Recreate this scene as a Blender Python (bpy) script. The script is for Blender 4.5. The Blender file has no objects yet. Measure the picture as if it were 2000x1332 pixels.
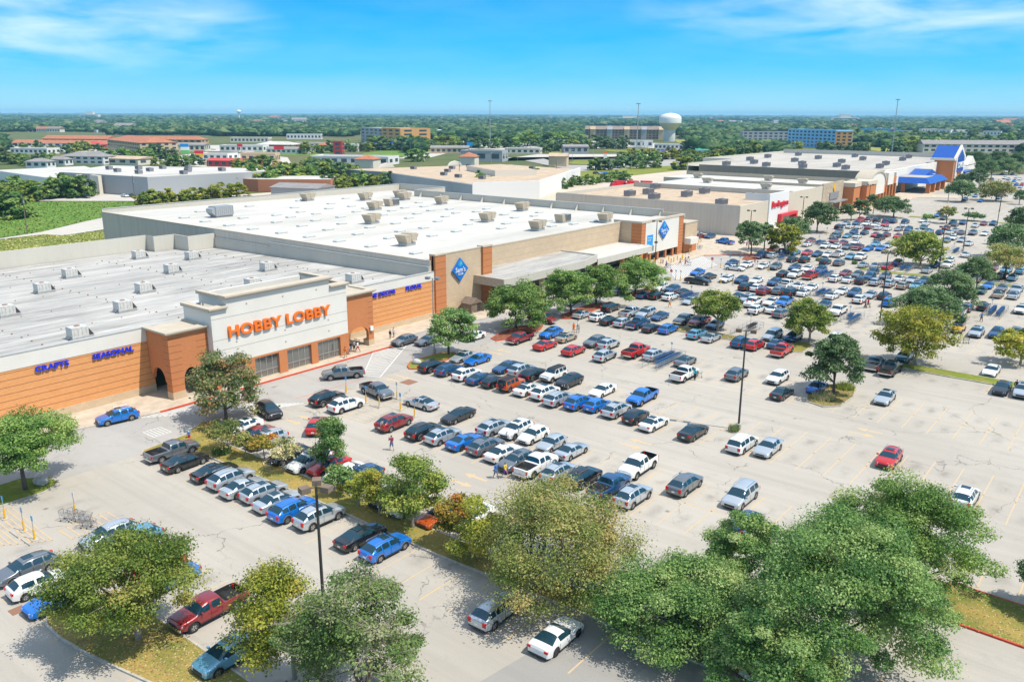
import bpy, bmesh, math, random
import numpy as np
from mathutils import Vector, Matrix
R = math.radians
rnd = random.Random(7)
sc = bpy.context.scene
col = sc.collection

# ------------------------------------------------------------------ camera
CAM_H = 36.0
AZ = 38.3            # angle between the view and the storefront line (deg)
FPX, W0, H0 = 1615.0, 2000.0, 1332.0
PITCH = math.atan((666 - 223.7) / FPX)
cd = bpy.data.cameras.new('camera'); cam = bpy.data.objects.new('camera', cd); col.objects.link(cam)
cd.sensor_fit = 'HORIZONTAL'; cd.sensor_width = 36.0; cd.lens = 36.0 * FPX / W0
cd.clip_start = 0.5; cd.clip_end = 120000
fw = Vector((-math.sin(R(AZ)), math.cos(R(AZ)), 0)); right = Vector((math.cos(R(AZ)), math.sin(R(AZ)), 0))
view = fw * math.cos(PITCH) + Vector((0, 0, -math.sin(PITCH)))
up = fw * math.sin(PITCH) + Vector((0, 0, math.cos(PITCH)))
ROLL = 0.003
r2 = right * math.cos(ROLL) + up * math.sin(ROLL); u2 = -right * math.sin(ROLL) + up * math.cos(ROLL)
cam.matrix_world = Matrix((( r2.x, u2.x, -view.x, 0), (r2.y, u2.y, -view.y, 0), (r2.z, u2.z, -view.z, CAM_H), (0, 0, 0, 1)))
sc.camera = cam

# ------------------------------------------------------------------ light
SUN_EL = 60.0
sx, sy = 0.962, 0.27          # where the sun stands, seen from above
SUN_AZ = math.atan2(sx, sy)
sl = bpy.data.lights.new('sun', 'SUN'); sun = bpy.data.objects.new('sun', sl); col.objects.link(sun)
sl.energy = 3.7; sl.angle = R(0.5); sl.color = (1.0, 0.94, 0.84)
sd = Vector((sx * math.cos(R(SUN_EL)), sy * math.cos(R(SUN_EL)), math.sin(R(SUN_EL))))
sun.rotation_euler = sd.to_track_quat('Z', 'Y').to_euler()
sun.location = (0, 0, 80)

wd = bpy.data.worlds.new('World'); sc.world = wd; wd.use_nodes = True
nt = wd.node_tree; N = nt.nodes; Lk = nt.links
for n in list(N): N.remove(n)
def nd(t, **k):
    n = N.new(t)
    for a, b in k.items(): setattr(n, a, b)
    return n
out = nd('ShaderNodeOutputWorld'); bg = nd('ShaderNodeBackground')
sky = nd('ShaderNodeTexSky'); sky.sky_type = 'NISHITA'; sky.sun_disc = False
sky.sun_elevation = R(SUN_EL); sky.sun_rotation = SUN_AZ; sky.air_density = 1.3; sky.dust_density = 0.6; sky.ozone_density = 2.5
tc = nd('ShaderNodeTexCoord'); sep = nd('ShaderNodeSeparateXYZ'); Lk.new(tc.outputs['Generated'], sep.inputs[0])
# the air near the horizon: pale rim rising fast to a saturated blue
ramp = nd('ShaderNodeValToRGB'); Lk.new(sep.outputs['Z'], ramp.inputs[0])
cr_ = ramp.color_ramp; SK = 8.6
stops = [(0.0, (0.46, 0.74, 0.87)), (0.012, (0.28, 0.67, 0.89)), (0.045, (0.07, 0.54, 0.89)), (0.085, (0.004, 0.44, 0.86)), (0.135, (0.0, 0.34, 0.80)), (0.35, (0.36, 0.53, 0.78)), (1.0, (0.50, 0.60, 0.78))]  # last two stops, above the view, brightened and greyed to add fill light
while len(cr_.elements) < len(stops): cr_.elements.new(0.5)
for e, (p_, c_) in zip(cr_.elements, stops): e.position = p_; e.color = (*c_, 1)
gain = nd('ShaderNodeVectorMath', operation='SCALE'); Lk.new(ramp.outputs[0], gain.inputs[0]); gain.inputs['Scale'].default_value = SK
mx = nd('ShaderNodeMix', data_type='RGBA'); mx.inputs['Factor'].default_value = 0.95
Lk.new(sky.outputs[0], mx.inputs['A']); Lk.new(gain.outputs[0], mx.inputs['B'])
# thin cirrus: two veils, one to the left and one to the right, broken up by stretched noise (azimuth, height)
def wm(op, a, b=None, clamp=False):
    q = nd('ShaderNodeMath', operation=op); q.use_clamp = clamp
    for i, v in enumerate((a, b)):
        if v is None: continue
        if isinstance(v, (int, float)): q.inputs[i].default_value = v
        else: Lk.new(v, q.inputs[i])
    return q.outputs[0]
az = wm('ARCTAN2', sep.outputs['Y'], sep.outputs['X']); el = sep.outputs['Z']
cv = nd('ShaderNodeCombineXYZ'); Lk.new(wm('MULTIPLY', az, 5.0), cv.inputs[0]); Lk.new(wm('MULTIPLY', el, 26.0), cv.inputs[1])
mp = nd('ShaderNodeMapping'); mp.inputs['Rotation'].default_value = (0, 0, R(24)); mp.inputs['Scale'].default_value = (1.2, 1.1, 1); mp.inputs['Location'].default_value = (3.1, 0.7, 0); Lk.new(cv.outputs[0], mp.inputs['Vector'])
n1 = nd('ShaderNodeTexNoise'); n1.inputs['Scale'].default_value = 1.3; n1.inputs['Detail'].default_value = 7; n1.inputs['Roughness'].default_value = 0.52; n1.inputs['Distortion'].default_value = 0.35; Lk.new(mp.outputs[0], n1.inputs['Vector'])
def blob(a0, wa, e0, we):
    p_ = wm('POWER', wm('DIVIDE', wm('SUBTRACT', az, a0), wa), 2.0); q_ = wm('POWER', wm('DIVIDE', wm('SUBTRACT', el, e0), we), 2.0)
    return wm('SUBTRACT', 1.0, wm('ADD', p_, q_), True)
bl = wm('ADD', wm('MAXIMUM', blob(2.72, 0.24, 0.088, 0.055), blob(1.78, 0.34, 0.112, 0.055)), 0.10)
m1 = nd('ShaderNodeMapRange'); m1.inputs['From Min'].default_value = 0.32; m1.inputs['From Max'].default_value = 0.78; Lk.new(n1.outputs['Fac'], m1.inputs['Value'])
mxf = wm('MULTIPLY', wm('MULTIPLY', m1.outputs[0], bl), 0.85, True)
mx2 = nd('ShaderNodeMix', data_type='RGBA'); Lk.new(mxf, mx2.inputs['Factor']); Lk.new(mx.outputs['Result'], mx2.inputs['A']); mx2.inputs['B'].default_value = (6.6, 7.9, 8.8, 1)
Lk.new(mx2.outputs['Result'], bg.inputs['Color']); bg.inputs['Strength'].default_value = 0.1
Lk.new(bg.outputs[0], out.inputs['Surface'])

vs = sc.view_settings; vs.view_transform = 'Standard'; vs.look = 'None'; vs.gamma = 1; vs.exposure = 0.52
sc.cycles.use_denoising = True
sc.cycles.max_bounces = 6; sc.cycles.diffuse_bounces = 2; sc.cycles.glossy_bounces = 3; sc.cycles.transmission_bounces = 3; sc.cycles.transparent_max_bounces = 6
sc.cycles.volume_bounces = 0

# ------------------------------------------------------------------ helpers
def link(o, parent=None):
    col.objects.link(o)
    if parent is not None: o.parent = parent
    return o
def tag(o, label=None, cat=None, group=None, kind=None):
    if label: o['label'] = label
    if cat: o['category'] = cat
    if group: o['group'] = group
    if kind: o['kind'] = kind
    return o
def empty(name, loc=(0, 0, 0), rz=0.0):
    o = bpy.data.objects.new(name, None); o.empty_display_size = 0.5; o.location = loc; o.rotation_euler = (0, 0, rz); link(o); return o
class MB:
    def __init__(s): s.v = []; s.f = []; s.m = []
    def quad(s, a, b, c, d, mi=0):
        n = len(s.v); s.v += [tuple(a), tuple(b), tuple(c), tuple(d)]; s.f.append((n, n+1, n+2, n+3)); s.m.append(mi); return s
    def tri(s, a, b, c, mi=0):
        n = len(s.v); s.v += [tuple(a), tuple(b), tuple(c)]; s.f.append((n, n+1, n+2)); s.m.append(mi); return s
    def poly(s, pts, mi=0):
        n = len(s.v); s.v += [tuple(p) for p in pts]; s.f.append(tuple(range(n, n+len(pts)))); s.m.append(mi); return s
    def box(s, x0, x1, y0, y1, z0, z1, mi=0):
        n = len(s.v)
        s.v += [(x0,y0,z0),(x1,y0,z0),(x1,y1,z0),(x0,y1,z0),(x0,y0,z1),(x1,y0,z1),(x1,y1,z1),(x0,y1,z1)]
        for q in ((0,3,2,1),(4,5,6,7),(0,1,5,4),(1,2,6,5),(2,3,7,6),(3,0,4,7)): s.f.append(tuple(n+i for i in q)); s.m.append(mi)
        return s
    def hexa(s, p, mi=0):          # 8 corners: bottom 4 counter-clockwise, top 4
        n = len(s.v); s.v += [tuple(q) for q in p]
        for q in ((0,3,2,1),(4,5,6,7),(0,1,5,4),(1,2,6,5),(2,3,7,6),(3,0,4,7)): s.f.append(tuple(n+i for i in q)); s.m.append(mi)
        return s
    def prism(s, pts, z0, z1, mi=0, top=None):
        n = len(s.v); k = len(pts)
        s.v += [(x, y, z0) for x, y in pts] + [(x, y, z1) for x, y in pts]
        for i in range(k): s.f.append((n+i, n+(i+1)%k, n+k+(i+1)%k, n+k+i)); s.m.append(mi)
        s.f.append(tuple(n+k+i for i in range(k))); s.m.append(mi if top is None else top)
        s.f.append(tuple(n+i for i in reversed(range(k)))); s.m.append(mi); return s
    def prismx(s, pts, x0, x1, mi=0):   # outline in (y, z) extruded along x
        n = len(s.v); k = len(pts)
        s.v += [(x0, y, z) for y, z in pts] + [(x1, y, z) for y, z in pts]
        for i in range(k): s.f.append((n+i, n+(i+1)%k, n+k+(i+1)%k, n+k+i)); s.m.append(mi)
        s.f.append(tuple(n+k+i for i in range(k))); s.m.append(mi)
        s.f.append(tuple(n+i for i in reversed(range(k)))); s.m.append(mi); return s
    def prismy(s, pts, y0, y1, mi=0):   # outline in (x, z) extruded along y
        n = len(s.v); k = len(pts)
        s.v += [(x, y0, z) for x, z in pts] + [(x, y1, z) for x, z in pts]
        for i in range(k): s.f.append((n+i, n+(i+1)%k, n+k+(i+1)%k, n+k+i)); s.m.append(mi)
        s.f.append(tuple(n+k+i for i in range(k))); s.m.append(mi)
        s.f.append(tuple(n+i for i in reversed(range(k)))); s.m.append(mi); return s
    def tube(s, a, b, r0, r1=None, n=8, mi=0, cap=True):
        r1 = r0 if r1 is None else r1
        a = Vector(a); b = Vector(b); d = (b - a)
        if d.length < 1e-6: return s
        d.normalize(); t = Vector((0,0,1)) if abs(d.z) < 0.9 else Vector((1,0,0))
        e1 = d.cross(t).normalized(); e2 = d.cross(e1)
        k = len(s.v)
        for i in range(n):
            w = 2*math.pi*i/n; o = e1*math.cos(w) + e2*math.sin(w); s.v.append(tuple(a + o*r0))
        for i in range(n):
            w = 2*math.pi*i/n; o = e1*math.cos(w) + e2*math.sin(w); s.v.append(tuple(b + o*r1))
        for i in range(n): s.f.append((k+i, k+n+i, k+n+(i+1)%n, k+(i+1)%n)); s.m.append(mi)
        if cap:
            s.f.append(tuple(k+i for i in range(n))); s.m.append(mi); s.f.append(tuple(k+n+i for i in reversed(range(n)))); s.m.append(mi)
        return s
    def lathe(s, prof, n=24, c=(0,0), mi=0):   # prof: (radius, z)
        k = len(s.v)
        for r, z in prof:
            for i in range(n): w = 2*math.pi*i/n; s.v.append((c[0]+r*math.cos(w), c[1]+r*math.sin(w), z))
        for j in range(len(prof)-1):
            for i in range(n): s.f.append((k+j*n+i, k+j*n+(i+1)%n, k+(j+1)*n+(i+1)%n, k+(j+1)*n+i)); s.m.append(mi)
        return s
    def mesh(s, name, mats, smooth=None):
        me = bpy.data.meshes.new(name); me.from_pydata(s.v, [], s.f)
        for m in (mats if isinstance(mats, (list, tuple)) else [mats]): me.materials.append(m)
        me.polygons.foreach_set('material_index', s.m); me.update()
        if smooth:
            bm = bmesh.new(); bm.from_mesh(me); bmesh.ops.remove_doubles(bm, verts=bm.verts, dist=0.0008); bmesh.ops.recalc_face_normals(bm, faces=bm.faces); bm.to_mesh(me); bm.free()
            me.shade_smooth(); me.set_sharp_from_angle(angle=R(smooth))
        return me
    def build(s, name, mats, parent=None, smooth=None, loc=None):
        o = bpy.data.objects.new(name, s.mesh(name, mats, smooth)); link(o, parent)
        if loc: o.location = loc
        return o
def bevel_mesh(me, w=0.03, seg=2):
    bm = bmesh.new(); bm.from_mesh(me)
    bmesh.ops.bevel(bm, geom=bm.edges[:], offset=w, segments=seg, affect='EDGES', clamp_overlap=True); bm.to_mesh(me); bm.free()

# ------------------------------------------------------------------ materials
def pmat(name, color, rough=0.7, metal=0.0, spec=0.5, noise=0.0, nscale=1.0, bump=0.0, bscale=20.0, col2=None, stretch=None, coat=0.0, detail=6):
    m = bpy.data.materials.new(name); m.use_nodes = True; t = m.node_tree; b = t.nodes['Principled BSDF']
    b.inputs['Base Color'].default_value = (*color, 1); b.inputs['Roughness'].default_value = rough; b.inputs['Metallic'].default_value = metal
    b.inputs['Specular IOR Level'].default_value = spec; b.inputs['Coat Weight'].default_value = coat; b.inputs['Coat Roughness'].default_value = 0.03
    if noise > 0 or col2 is not None or bump > 0:
        tcn = t.nodes.new('ShaderNodeTexCoord'); src = tcn.outputs['Object']
        if stretch:
            mpn = t.nodes.new('ShaderNodeMapping'); mpn.inputs['Scale'].default_value = stretch; t.links.new(src, mpn.inputs[0]); src = mpn.outputs[0]
    if noise > 0 or col2 is not None:
        nz = t.nodes.new('ShaderNodeTexNoise'); nz.inputs['Scale'].default_value = nscale; nz.inputs['Detail'].default_value = detail; nz.inputs['Roughness'].default_value = 0.6
        t.links.new(src, nz.inputs['Vector'])
        mr = t.nodes.new('ShaderNodeMapRange'); mr.inputs['From Min'].default_value = 0.35; mr.inputs['From Max'].default_value = 0.65; t.links.new(nz.outputs['Fac'], mr.inputs['Value'])
        mi = t.nodes.new('ShaderNodeMix'); mi.data_type = 'RGBA'; t.links.new(mr.outputs[0], mi.inputs['Factor'])
        c2 = col2 if col2 is not None else tuple(c*(1-noise) for c in color)
        mi.inputs['A'].default_value = (*color, 1); mi.inputs['B'].default_value = (*c2, 1); t.links.new(mi.outputs['Result'], b.inputs['Base Color'])
    if bump > 0:
        nb = t.nodes.new('ShaderNodeTexNoise'); nb.inputs['Scale'].default_value = bscale; nb.inputs['Detail'].default_value = 5; t.links.new(src, nb.inputs['Vector'])
        bp = t.nodes.new('ShaderNodeBump'); bp.inputs['Strength'].default_value = bump; bp.inputs['Distance'].default_value = 0.05; t.links.new(nb.outputs['Fac'], bp.inputs['Height']); t.links.new(bp.outputs[0], b.inputs['Normal'])
    return m
class G:     # small node-graph helper for the bigger materials
    def __init__(s, name):
        s.m = bpy.data.materials.new(name); s.m.use_nodes = True; s.t = s.m.node_tree; s.b = s.t.nodes['Principled BSDF']
        s.tc = s.t.nodes.new('ShaderNodeTexCoord'); s.P = s.tc.outputs['Object']
    def n(s, t, **k):
        q = s.t.nodes.new(t)
        for a, b in k.items(): setattr(q, a, b)
        return q
    def set(s, sock, val):
        if isinstance(val, bpy.types.NodeSocket): s.t.links.new(val, sock)
        elif val is not None: sock.default_value = val
    def noise(s, scale, detail=4, rough=0.55, vec=None, dist=0.0):
        q = s.n('ShaderNodeTexNoise'); q.inputs['Scale'].default_value = scale; q.inputs['Detail'].default_value = detail; q.inputs['Roughness'].default_value = rough; q.inputs['Distortion'].default_value = dist
        s.set(q.inputs['Vector'], vec if vec is not None else s.P); return q.outputs['Fac']
    def rng(s, v, a, b, c=0.0, d=1.0):
        q = s.n('ShaderNodeMapRange'); s.set(q.inputs['Value'], v); q.inputs['From Min'].default_value = a; q.inputs['From Max'].default_value = b; q.inputs['To Min'].default_value = c; q.inputs['To Max'].default_value = d; return q.outputs[0]
    def math(s, op, a, b=None):
        q = s.n('ShaderNodeMath', operation=op); s.set(q.inputs[0], a)
        if b is not None: s.set(q.inputs[1], b)
        return q.outputs[0]
    def mix(s, f, a, b, mode='MIX'):
        q = s.n('ShaderNodeMix', data_type='RGBA', blend_type=mode); s.set(q.inputs['Factor'], f)
        s.set(q.inputs['A'], (*a, 1) if isinstance(a, tuple) else a); s.set(q.inputs['B'], (*b, 1) if isinstance(b, tuple) else b); return q.outputs['Result']
    def map(s, scale=(1,1,1), rot=(0,0,0), loc=(0,0,0), vec=None):
        q = s.n('ShaderNodeMapping'); q.inputs['Scale'].default_value = scale; q.inputs['Rotation'].default_value = rot; q.inputs['Location'].default_value = loc; s.set(q.inputs['Vector'], vec if vec is not None else s.P); return q.outputs[0]
    def color(s, c): s.set(s.b.inputs['Base Color'], c)
    def wallvec(s):    # (x + y, z): runs along any wall square to the axes
        q = s.n('ShaderNodeSeparateXYZ'); s.set(q.inputs[0], s.P); a = s.math('ADD', q.outputs['X'], q.outputs['Y']); c = s.n('ShaderNodeCombineXYZ'); s.set(c.inputs[0], a); s.set(c.inputs[1], q.outputs['Z']); return c.outputs[0]
def asphalt(name, base, patch, dark, crack=True, seed=0.0, stains=False):
    g = G(name); v0 = g.map(loc=(seed, seed*1.7, 0))
    c = g.mix(g.rng(g.noise(0.035, 5, 0.6, v0), 0.4, 0.62), base, patch)
    streak = g.noise(1.0, 5, 0.7, g.map(scale=(0.03, 0.6, 1), vec=v0))
    c = g.mix(g.rng(streak, 0.5, 0.72, 0, 0.45), c, tuple(x*0.8 for x in base))
    c = g.mix(g.rng(g.noise(0.45, 6, 0.7, v0), 0.56, 0.75, 0, 0.5), c, dark)
    c = g.mix(g.rng(g.noise(9, 3, 0.7, v0), 0.35, 0.7, 0, 0.22), c, tuple(x*0.55 for x in base))
    if stains:
        sp = g.n('ShaderNodeSeparateXYZ'); g.set(sp.inputs[0], g.P)
        fx = g.math('ABSOLUTE', g.math('SUBTRACT', g.math('FLOORED_MODULO', g.math('ADD', sp.outputs['X'], 29.19+2.773*60), 2.773), 1.386))
        fy = g.math('ABSOLUTE', g.math('SUBTRACT', g.math('PINGPONG', g.math('SUBTRACT', g.math('FLOORED_MODULO', g.math('SUBTRACT', sp.outputs['Y'], 61.6), 20.0), 5.8), 5.8), 3.1))
        ins = g.math('LESS_THAN', g.math('FLOORED_MODULO', g.math('SUBTRACT', sp.outputs['Y'], 61.6), 20.0), 11.6)
        m_ = g.math('MULTIPLY', g.rng(fx, 0.15, 0.85, 1, 0), g.rng(fy, 0.3, 2.0, 1, 0)); m_ = g.math('MULTIPLY', g.math('MULTIPLY', m_, ins), g.rng(g.noise(0.37, 4, 0.7, v0), 0.40, 0.62, 0, 0.5))
        c = g.mix(m_, c, tuple(x*0.42 for x in base))
        # lanes: polished lighter wheel tracks along the aisles
        lane = g.math('MULTIPLY', g.math('SUBTRACT', 1.0, ins), g.rng(g.noise(1.0, 4, 0.6, g.map(scale=(0.02, 0.9, 1), vec=v0)), 0.4, 0.65, 0, 0.30)); c = g.mix(lane, c, tuple(x*0.74 for x in base))
        spots = g.n('ShaderNodeTexVoronoi'); spots.inputs['Scale'].default_value = 0.22; g.set(spots.inputs['Vector'], v0); c = g.mix(g.math('MULTIPLY', g.rng(spots.outputs['Distance'], 0.03, 0.07, 0.6, 0), g.rng(g.noise(0.13, 2, 0.5, v0), 0.45, 0.6)), c, (0.07, 0.065, 0.06))
    if crack:
        wv = g.n('ShaderNodeTexNoise'); wv.inputs['Scale'].default_value = 0.35; wv.inputs['Detail'].default_value = 5; g.set(wv.inputs['Vector'], v0)
        sub = g.n('ShaderNodeVectorMath', operation='SCALE'); g.set(sub.inputs[0], wv.outputs['Color']); sub.inputs['Scale'].default_value = 5.0
        add = g.n('ShaderNodeVectorMath', operation='ADD'); g.set(add.inputs[0], v0); g.set(add.inputs[1], sub.outputs[0])
        vo = g.n('ShaderNodeTexVoronoi', feature='DISTANCE_TO_EDGE'); vo.inputs['Scale'].default_value = 0.085; g.set(vo.inputs['Vector'], add.outputs[0])
        line = g.rng(vo.outputs['Distance'], 0.0015, 0.0070, 1, 0)
        mask = g.rng(g.noise(0.11, 3, 0.6, v0), 0.47, 0.55)
        c = g.mix(g.math('MULTIPLY', g.math('MULTIPLY', line, mask), 0.55), c, (0.05, 0.05, 0.052))
    g.color(c); g.b.inputs['Roughness'].default_value = 0.85; g.b.inputs['Specular IOR Level'].default_value = 0.25
    return g.m
def brick(name, c1, c2, mortar, w=0.4, h=0.1, joint=0.012, var=None):
    g = G(name); q = g.n('ShaderNodeTexBrick'); g.set(q.inputs['Vector'], g.wallvec()); q.inputs['Scale'].default_value = 1.0; q.inputs['Brick Width'].default_value = w; q.inputs['Row Height'].default_value = h
    q.inputs['Mortar Size'].default_value = joint; q.inputs['Color1'].default_value = (*c1, 1); q.inputs['Color2'].default_value = (*c2, 1); q.inputs['Mortar'].default_value = (*mortar, 1); q.inputs['Bias'].default_value = 0.0
    c = g.mix(g.rng(g.noise(0.35, 5, 0.6), 0.3, 0.7, 0, 0.45), q.outputs['Color'], tuple(x*0.78 for x in c1))
    g.color(c); g.b.inputs['Roughness'].default_value = 0.9; g.b.inputs['Specular IOR Level'].default_value = 0.2; return g.m
def streaked(name, base, dirt, amt=0.6, vertical=True, scale=1.0):
    g = G(name); v = g.map(scale=(1.2*scale, 1.2*scale, 0.06*scale))
    c = g.mix(g.rng(g.noise(1.0, 5, 0.65, v), 0.45, 0.75, 0, amt), base, dirt)
    c = g.mix(g.rng(g.noise(0.08, 4, 0.6), 0.35, 0.7, 0, 0.35), c, tuple(x*0.85 for x in base))
    g.color(c); g.b.inputs['Roughness'].default_value = 0.85; g.b.inputs['Specular IOR Level'].default_value = 0.2; return g.m
M = {}
M['lot'] = asphalt('lot_asphalt', (0.405, 0.370, 0.318), (0.465, 0.426, 0.366), (0.29, 0.27, 0.235), stains=True)
M['drive'] = asphalt('drive_asphalt', (0.36, 0.342, 0.315), (0.42, 0.398, 0.366), (0.26, 0.245, 0.22), seed=31.0)
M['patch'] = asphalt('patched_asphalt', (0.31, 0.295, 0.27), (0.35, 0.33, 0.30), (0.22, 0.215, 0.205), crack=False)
M['road'] = asphalt('road_concrete', (0.50, 0.46, 0.40), (0.56, 0.52, 0.46), (0.40, 0.37, 0.33), crack=False, seed=77)
M['backlot'] = asphalt('back_lot_concrete', (0.52, 0.44, 0.34), (0.58, 0.50, 0.40), (0.42, 0.36, 0.29), crack=False, seed=11)
M['walk'] = pmat('sidewalk_concrete', (0.56, 0.47, 0.36), 0.9, noise=0.25, nscale=0.6)
M['curb'] = pmat('curb_concrete', (0.50, 0.46, 0.39), 0.9, noise=0.3, nscale=2)
M['redcurb'] = pmat('red_curb_paint', (0.62, 0.075, 0.03), 0.7, noise=0.4, nscale=3)
def worn(name, c, lo=0.38, hi=0.6, base=(0.42, 0.39, 0.345)):
    g = G(name); f = g.rng(g.noise(2.2, 7, 0.75), lo, hi); g.color(g.mix(f, c, base)); g.b.inputs['Roughness'].default_value = 0.8; return g.m
M['yellow'] = worn('worn_yellow_paint', (0.62, 0.40, 0.14), 0.38, 0.62)
M['white'] = worn('worn_white_paint', (0.70, 0.69, 0.66), 0.48, 0.75)
M['redline'] = worn('worn_red_paint', (0.60, 0.17, 0.08), 0.5, 0.75)
M['bluepaint'] = worn('worn_blue_paint', (0.25, 0.42, 0.62), 0.45, 0.75)
M['cream'] = pmat('cream_stucco', (0.71, 0.68, 0.61), 0.9, noise=0.07, nscale=0.3)
M['creamtrim'] = pmat('tan_cornice', (0.52, 0.45, 0.35), 0.85, noise=0.12, nscale=0.5)
M['hobbrick'] = brick('orange_brick', (0.80, 0.36, 0.13), (0.68, 0.28, 0.09), (0.55, 0.33, 0.18))
M['pierbrick'] = brick('red_orange_brick', (0.60, 0.22, 0.08), (0.53, 0.185, 0.065), (0.42, 0.22, 0.12))
M['stone'] = brick('limestone_base', (0.62, 0.47, 0.31), (0.55, 0.41, 0.27), (0.50, 0.40, 0.28), 0.6, 0.3, 0.015)
M['tanblock'] = brick('tan_split_block', (0.60, 0.46, 0.31), (0.54, 0.41, 0.28), (0.46, 0.36, 0.25), 0.8, 0.4, 0.02)
M['greywall'] = streaked('stained_grey_wall', (0.60, 0.53, 0.44), (0.42, 0.37, 0.31), 0.6)
M['panel'] = streaked('tilt_panel_concrete', (0.52, 0.49, 0.42), (0.44, 0.41, 0.35), 0.5)
M['tanpanel'] = streaked('tan_tilt_panel', (0.60, 0.53, 0.42), (0.52, 0.45, 0.35), 0.4)
M['parapet'] = streaked('parapet_membrane', (0.56, 0.53, 0.455), (0.46, 0.43, 0.37), 0.4)
M['cap'] = pmat('metal_coping', (0.50, 0.49, 0.46), 0.5, 0.2, noise=0.1)
M['joint'] = pmat('dark_joint', (0.24, 0.10, 0.045), 0.9)
M['greyjoint'] = pmat('grey_joint', (0.36, 0.33, 0.28), 0.9)
M['glass'] = pmat('storefront_glass', (0.20, 0.20, 0.18), 0.05, 0.45, 0.9)
M['mullion'] = pmat('aluminium', (0.55, 0.55, 0.54), 0.35, 0.7)
M['dark'] = pmat('dark_metal', (0.045, 0.045, 0.045), 0.5)
M['grey'] = pmat('grey_metal', (0.30, 0.30, 0.30), 0.5, 0.3)
M['galv'] = pmat('galvanised_metal', (0.46, 0.47, 0.47), 0.45, 0.5, noise=0.2, nscale=3)
M['rtu'] = pmat('rooftop_unit_paint', (0.58, 0.57, 0.53), 0.6, noise=0.25, nscale=2)
M['rtutan'] = pmat('tan_unit_paint', (0.46, 0.39, 0.29), 0.6, noise=0.2, nscale=2)
M['rtugrey'] = pmat('grey_unit_paint', (0.23, 0.23, 0.25), 0.6, noise=0.2, nscale=2)
M['rust'] = pmat('rusty_vent', (0.25, 0.13, 0.08), 0.9)
M['orange'] = pmat('orange_letters', (0.82, 0.17, 0.01), 0.4)
M['blueletter'] = pmat('blue_letters', (0.006, 0.03, 0.62), 0.5)
M['blue'] = pmat('sign_blue', (0.01, 0.15, 0.50), 0.35)
M['blue2'] = pmat('sign_light_blue', (0.01, 0.30, 0.68), 0.35)
M['signgreen'] = pmat('sign_green', (0.15, 0.52, 0.16), 0.35)
M['whitep'] = pmat('white_paint', (0.80, 0.80, 0.78), 0.4)
M['red'] = pmat('sign_red', (0.62, 0.02, 0.035), 0.4)
M['roofblue'] = pmat('blue_metal_roof', (0.004, 0.075, 0.38), 0.35, noise=0.1, nscale=0.5)
M['terracotta'] = pmat('terracotta_tile', (0.46, 0.17, 0.085), 0.8, noise=0.3, nscale=0.4)
M['gravelroof'] = pmat('gravel_roof', (0.55, 0.42, 0.29), 0.95, noise=0.25, nscale=0.25)
M['yellowpole'] = pmat('yellow_bollard', (0.75, 0.42, 0.02), 0.5)
M['wood'] = pmat('grey_brown_wood', (0.20, 0.15, 0.11), 0.9, noise=0.2)
M['mulch'] = pmat('red_mulch', (0.30, 0.10, 0.05), 0.95, noise=0.5, nscale=3, bump=0.4)
M['bark'] = pmat('bark', (0.13, 0.105, 0.085), 0.95, noise=0.4, nscale=6, stretch=(1,1,0.2), bump=0.6)
M['palebark'] = pmat('pale_bark', (0.36, 0.30, 0.24), 0.95, noise=0.3, nscale=6, stretch=(1,1,0.2))
M['rubber'] = pmat('tyre_rubber', (0.022, 0.022, 0.023), 0.8)
M['rim'] = pmat('alloy_rim', (0.50, 0.50, 0.51), 0.3, 0.8)
M['rimd'] = pmat('dark_rim', (0.10, 0.10, 0.11), 0.35, 0.7)
M['carglass'] = pmat('car_glass', (0.018, 0.062, 0.09), 0.035, 0.4, 0.9)
M['trim'] = pmat('black_trim', (0.02, 0.02, 0.021), 0.6)
M['greytrim'] = pmat('grey_trim', (0.16, 0.16, 0.17), 0.6)
M['taillight'] = pmat('tail_lamp', (0.50, 0.012, 0.012), 0.15)
M['headlight'] = pmat('head_lamp', (0.62, 0.64, 0.66), 0.08, 0.3)
M['plate'] = pmat('licence_plate', (0.70, 0.71, 0.72), 0.5)
M['chrome'] = pmat('chrome', (0.65, 0.65, 0.66), 0.15, 1.0)
M['sunshade'] = pmat('sunshade', (0.20, 0.62, 0.58), 0.4)
def roofmat(name, base, dark, wx=0.5, wy=0.05, amt=0.8, streak=False):
    g = G(name); v = g.map(scale=(wx, wy, 1))
    c = g.mix(g.rng(g.noise(1.0, 10, 0.78, v), 0.43, 0.66, 0, amt), base, dark)
    c = g.mix(g.rng(g.noise(0.05, 4, 0.6), 0.4, 0.65, 0, 0.3), c, tuple(x*0.82 for x in base))
    if streak:
        f2 = g.math('MULTIPLY', g.rng(g.noise(1.0, 9, 0.8, g.map(scale=(1.6, 0.09, 1))), 0.45, 0.62, 0, 0.8), g.rng(g.noise(0.06, 4, 0.6), 0.38, 0.55)); c = g.mix(f2, c, dark)
    c = g.mix(g.rng(g.noise(0.022, 5, 0.65, g.map(loc=(40, 9, 0))), 0.48, 0.62, 0, 0.35), c, tuple(x*0.72 for x in base))
    sm_ = g.n('ShaderNodeSeparateXYZ'); g.set(sm_.inputs[0], g.P)
    seam = g.rng(g.math('ABSOLUTE', g.math('SUBTRACT', g.math('FLOORED_MODULO', sm_.outputs['X'], 3.1), 1.55)), 0.0, 0.06, 0.16, 0); c = g.mix(seam, c, tuple(x*0.6 for x in base))
    g.color(c); g.b.inputs['Roughness'].default_value = 0.8; g.b.inputs['Specular IOR Level'].default_value = 0.2; return g.m
M['hlroof'] = roofmat('weathered_roof', (0.54, 0.52, 0.48), (0.14, 0.135, 0.13), 0.42, 0.05, 0.75, streak=True)
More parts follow.
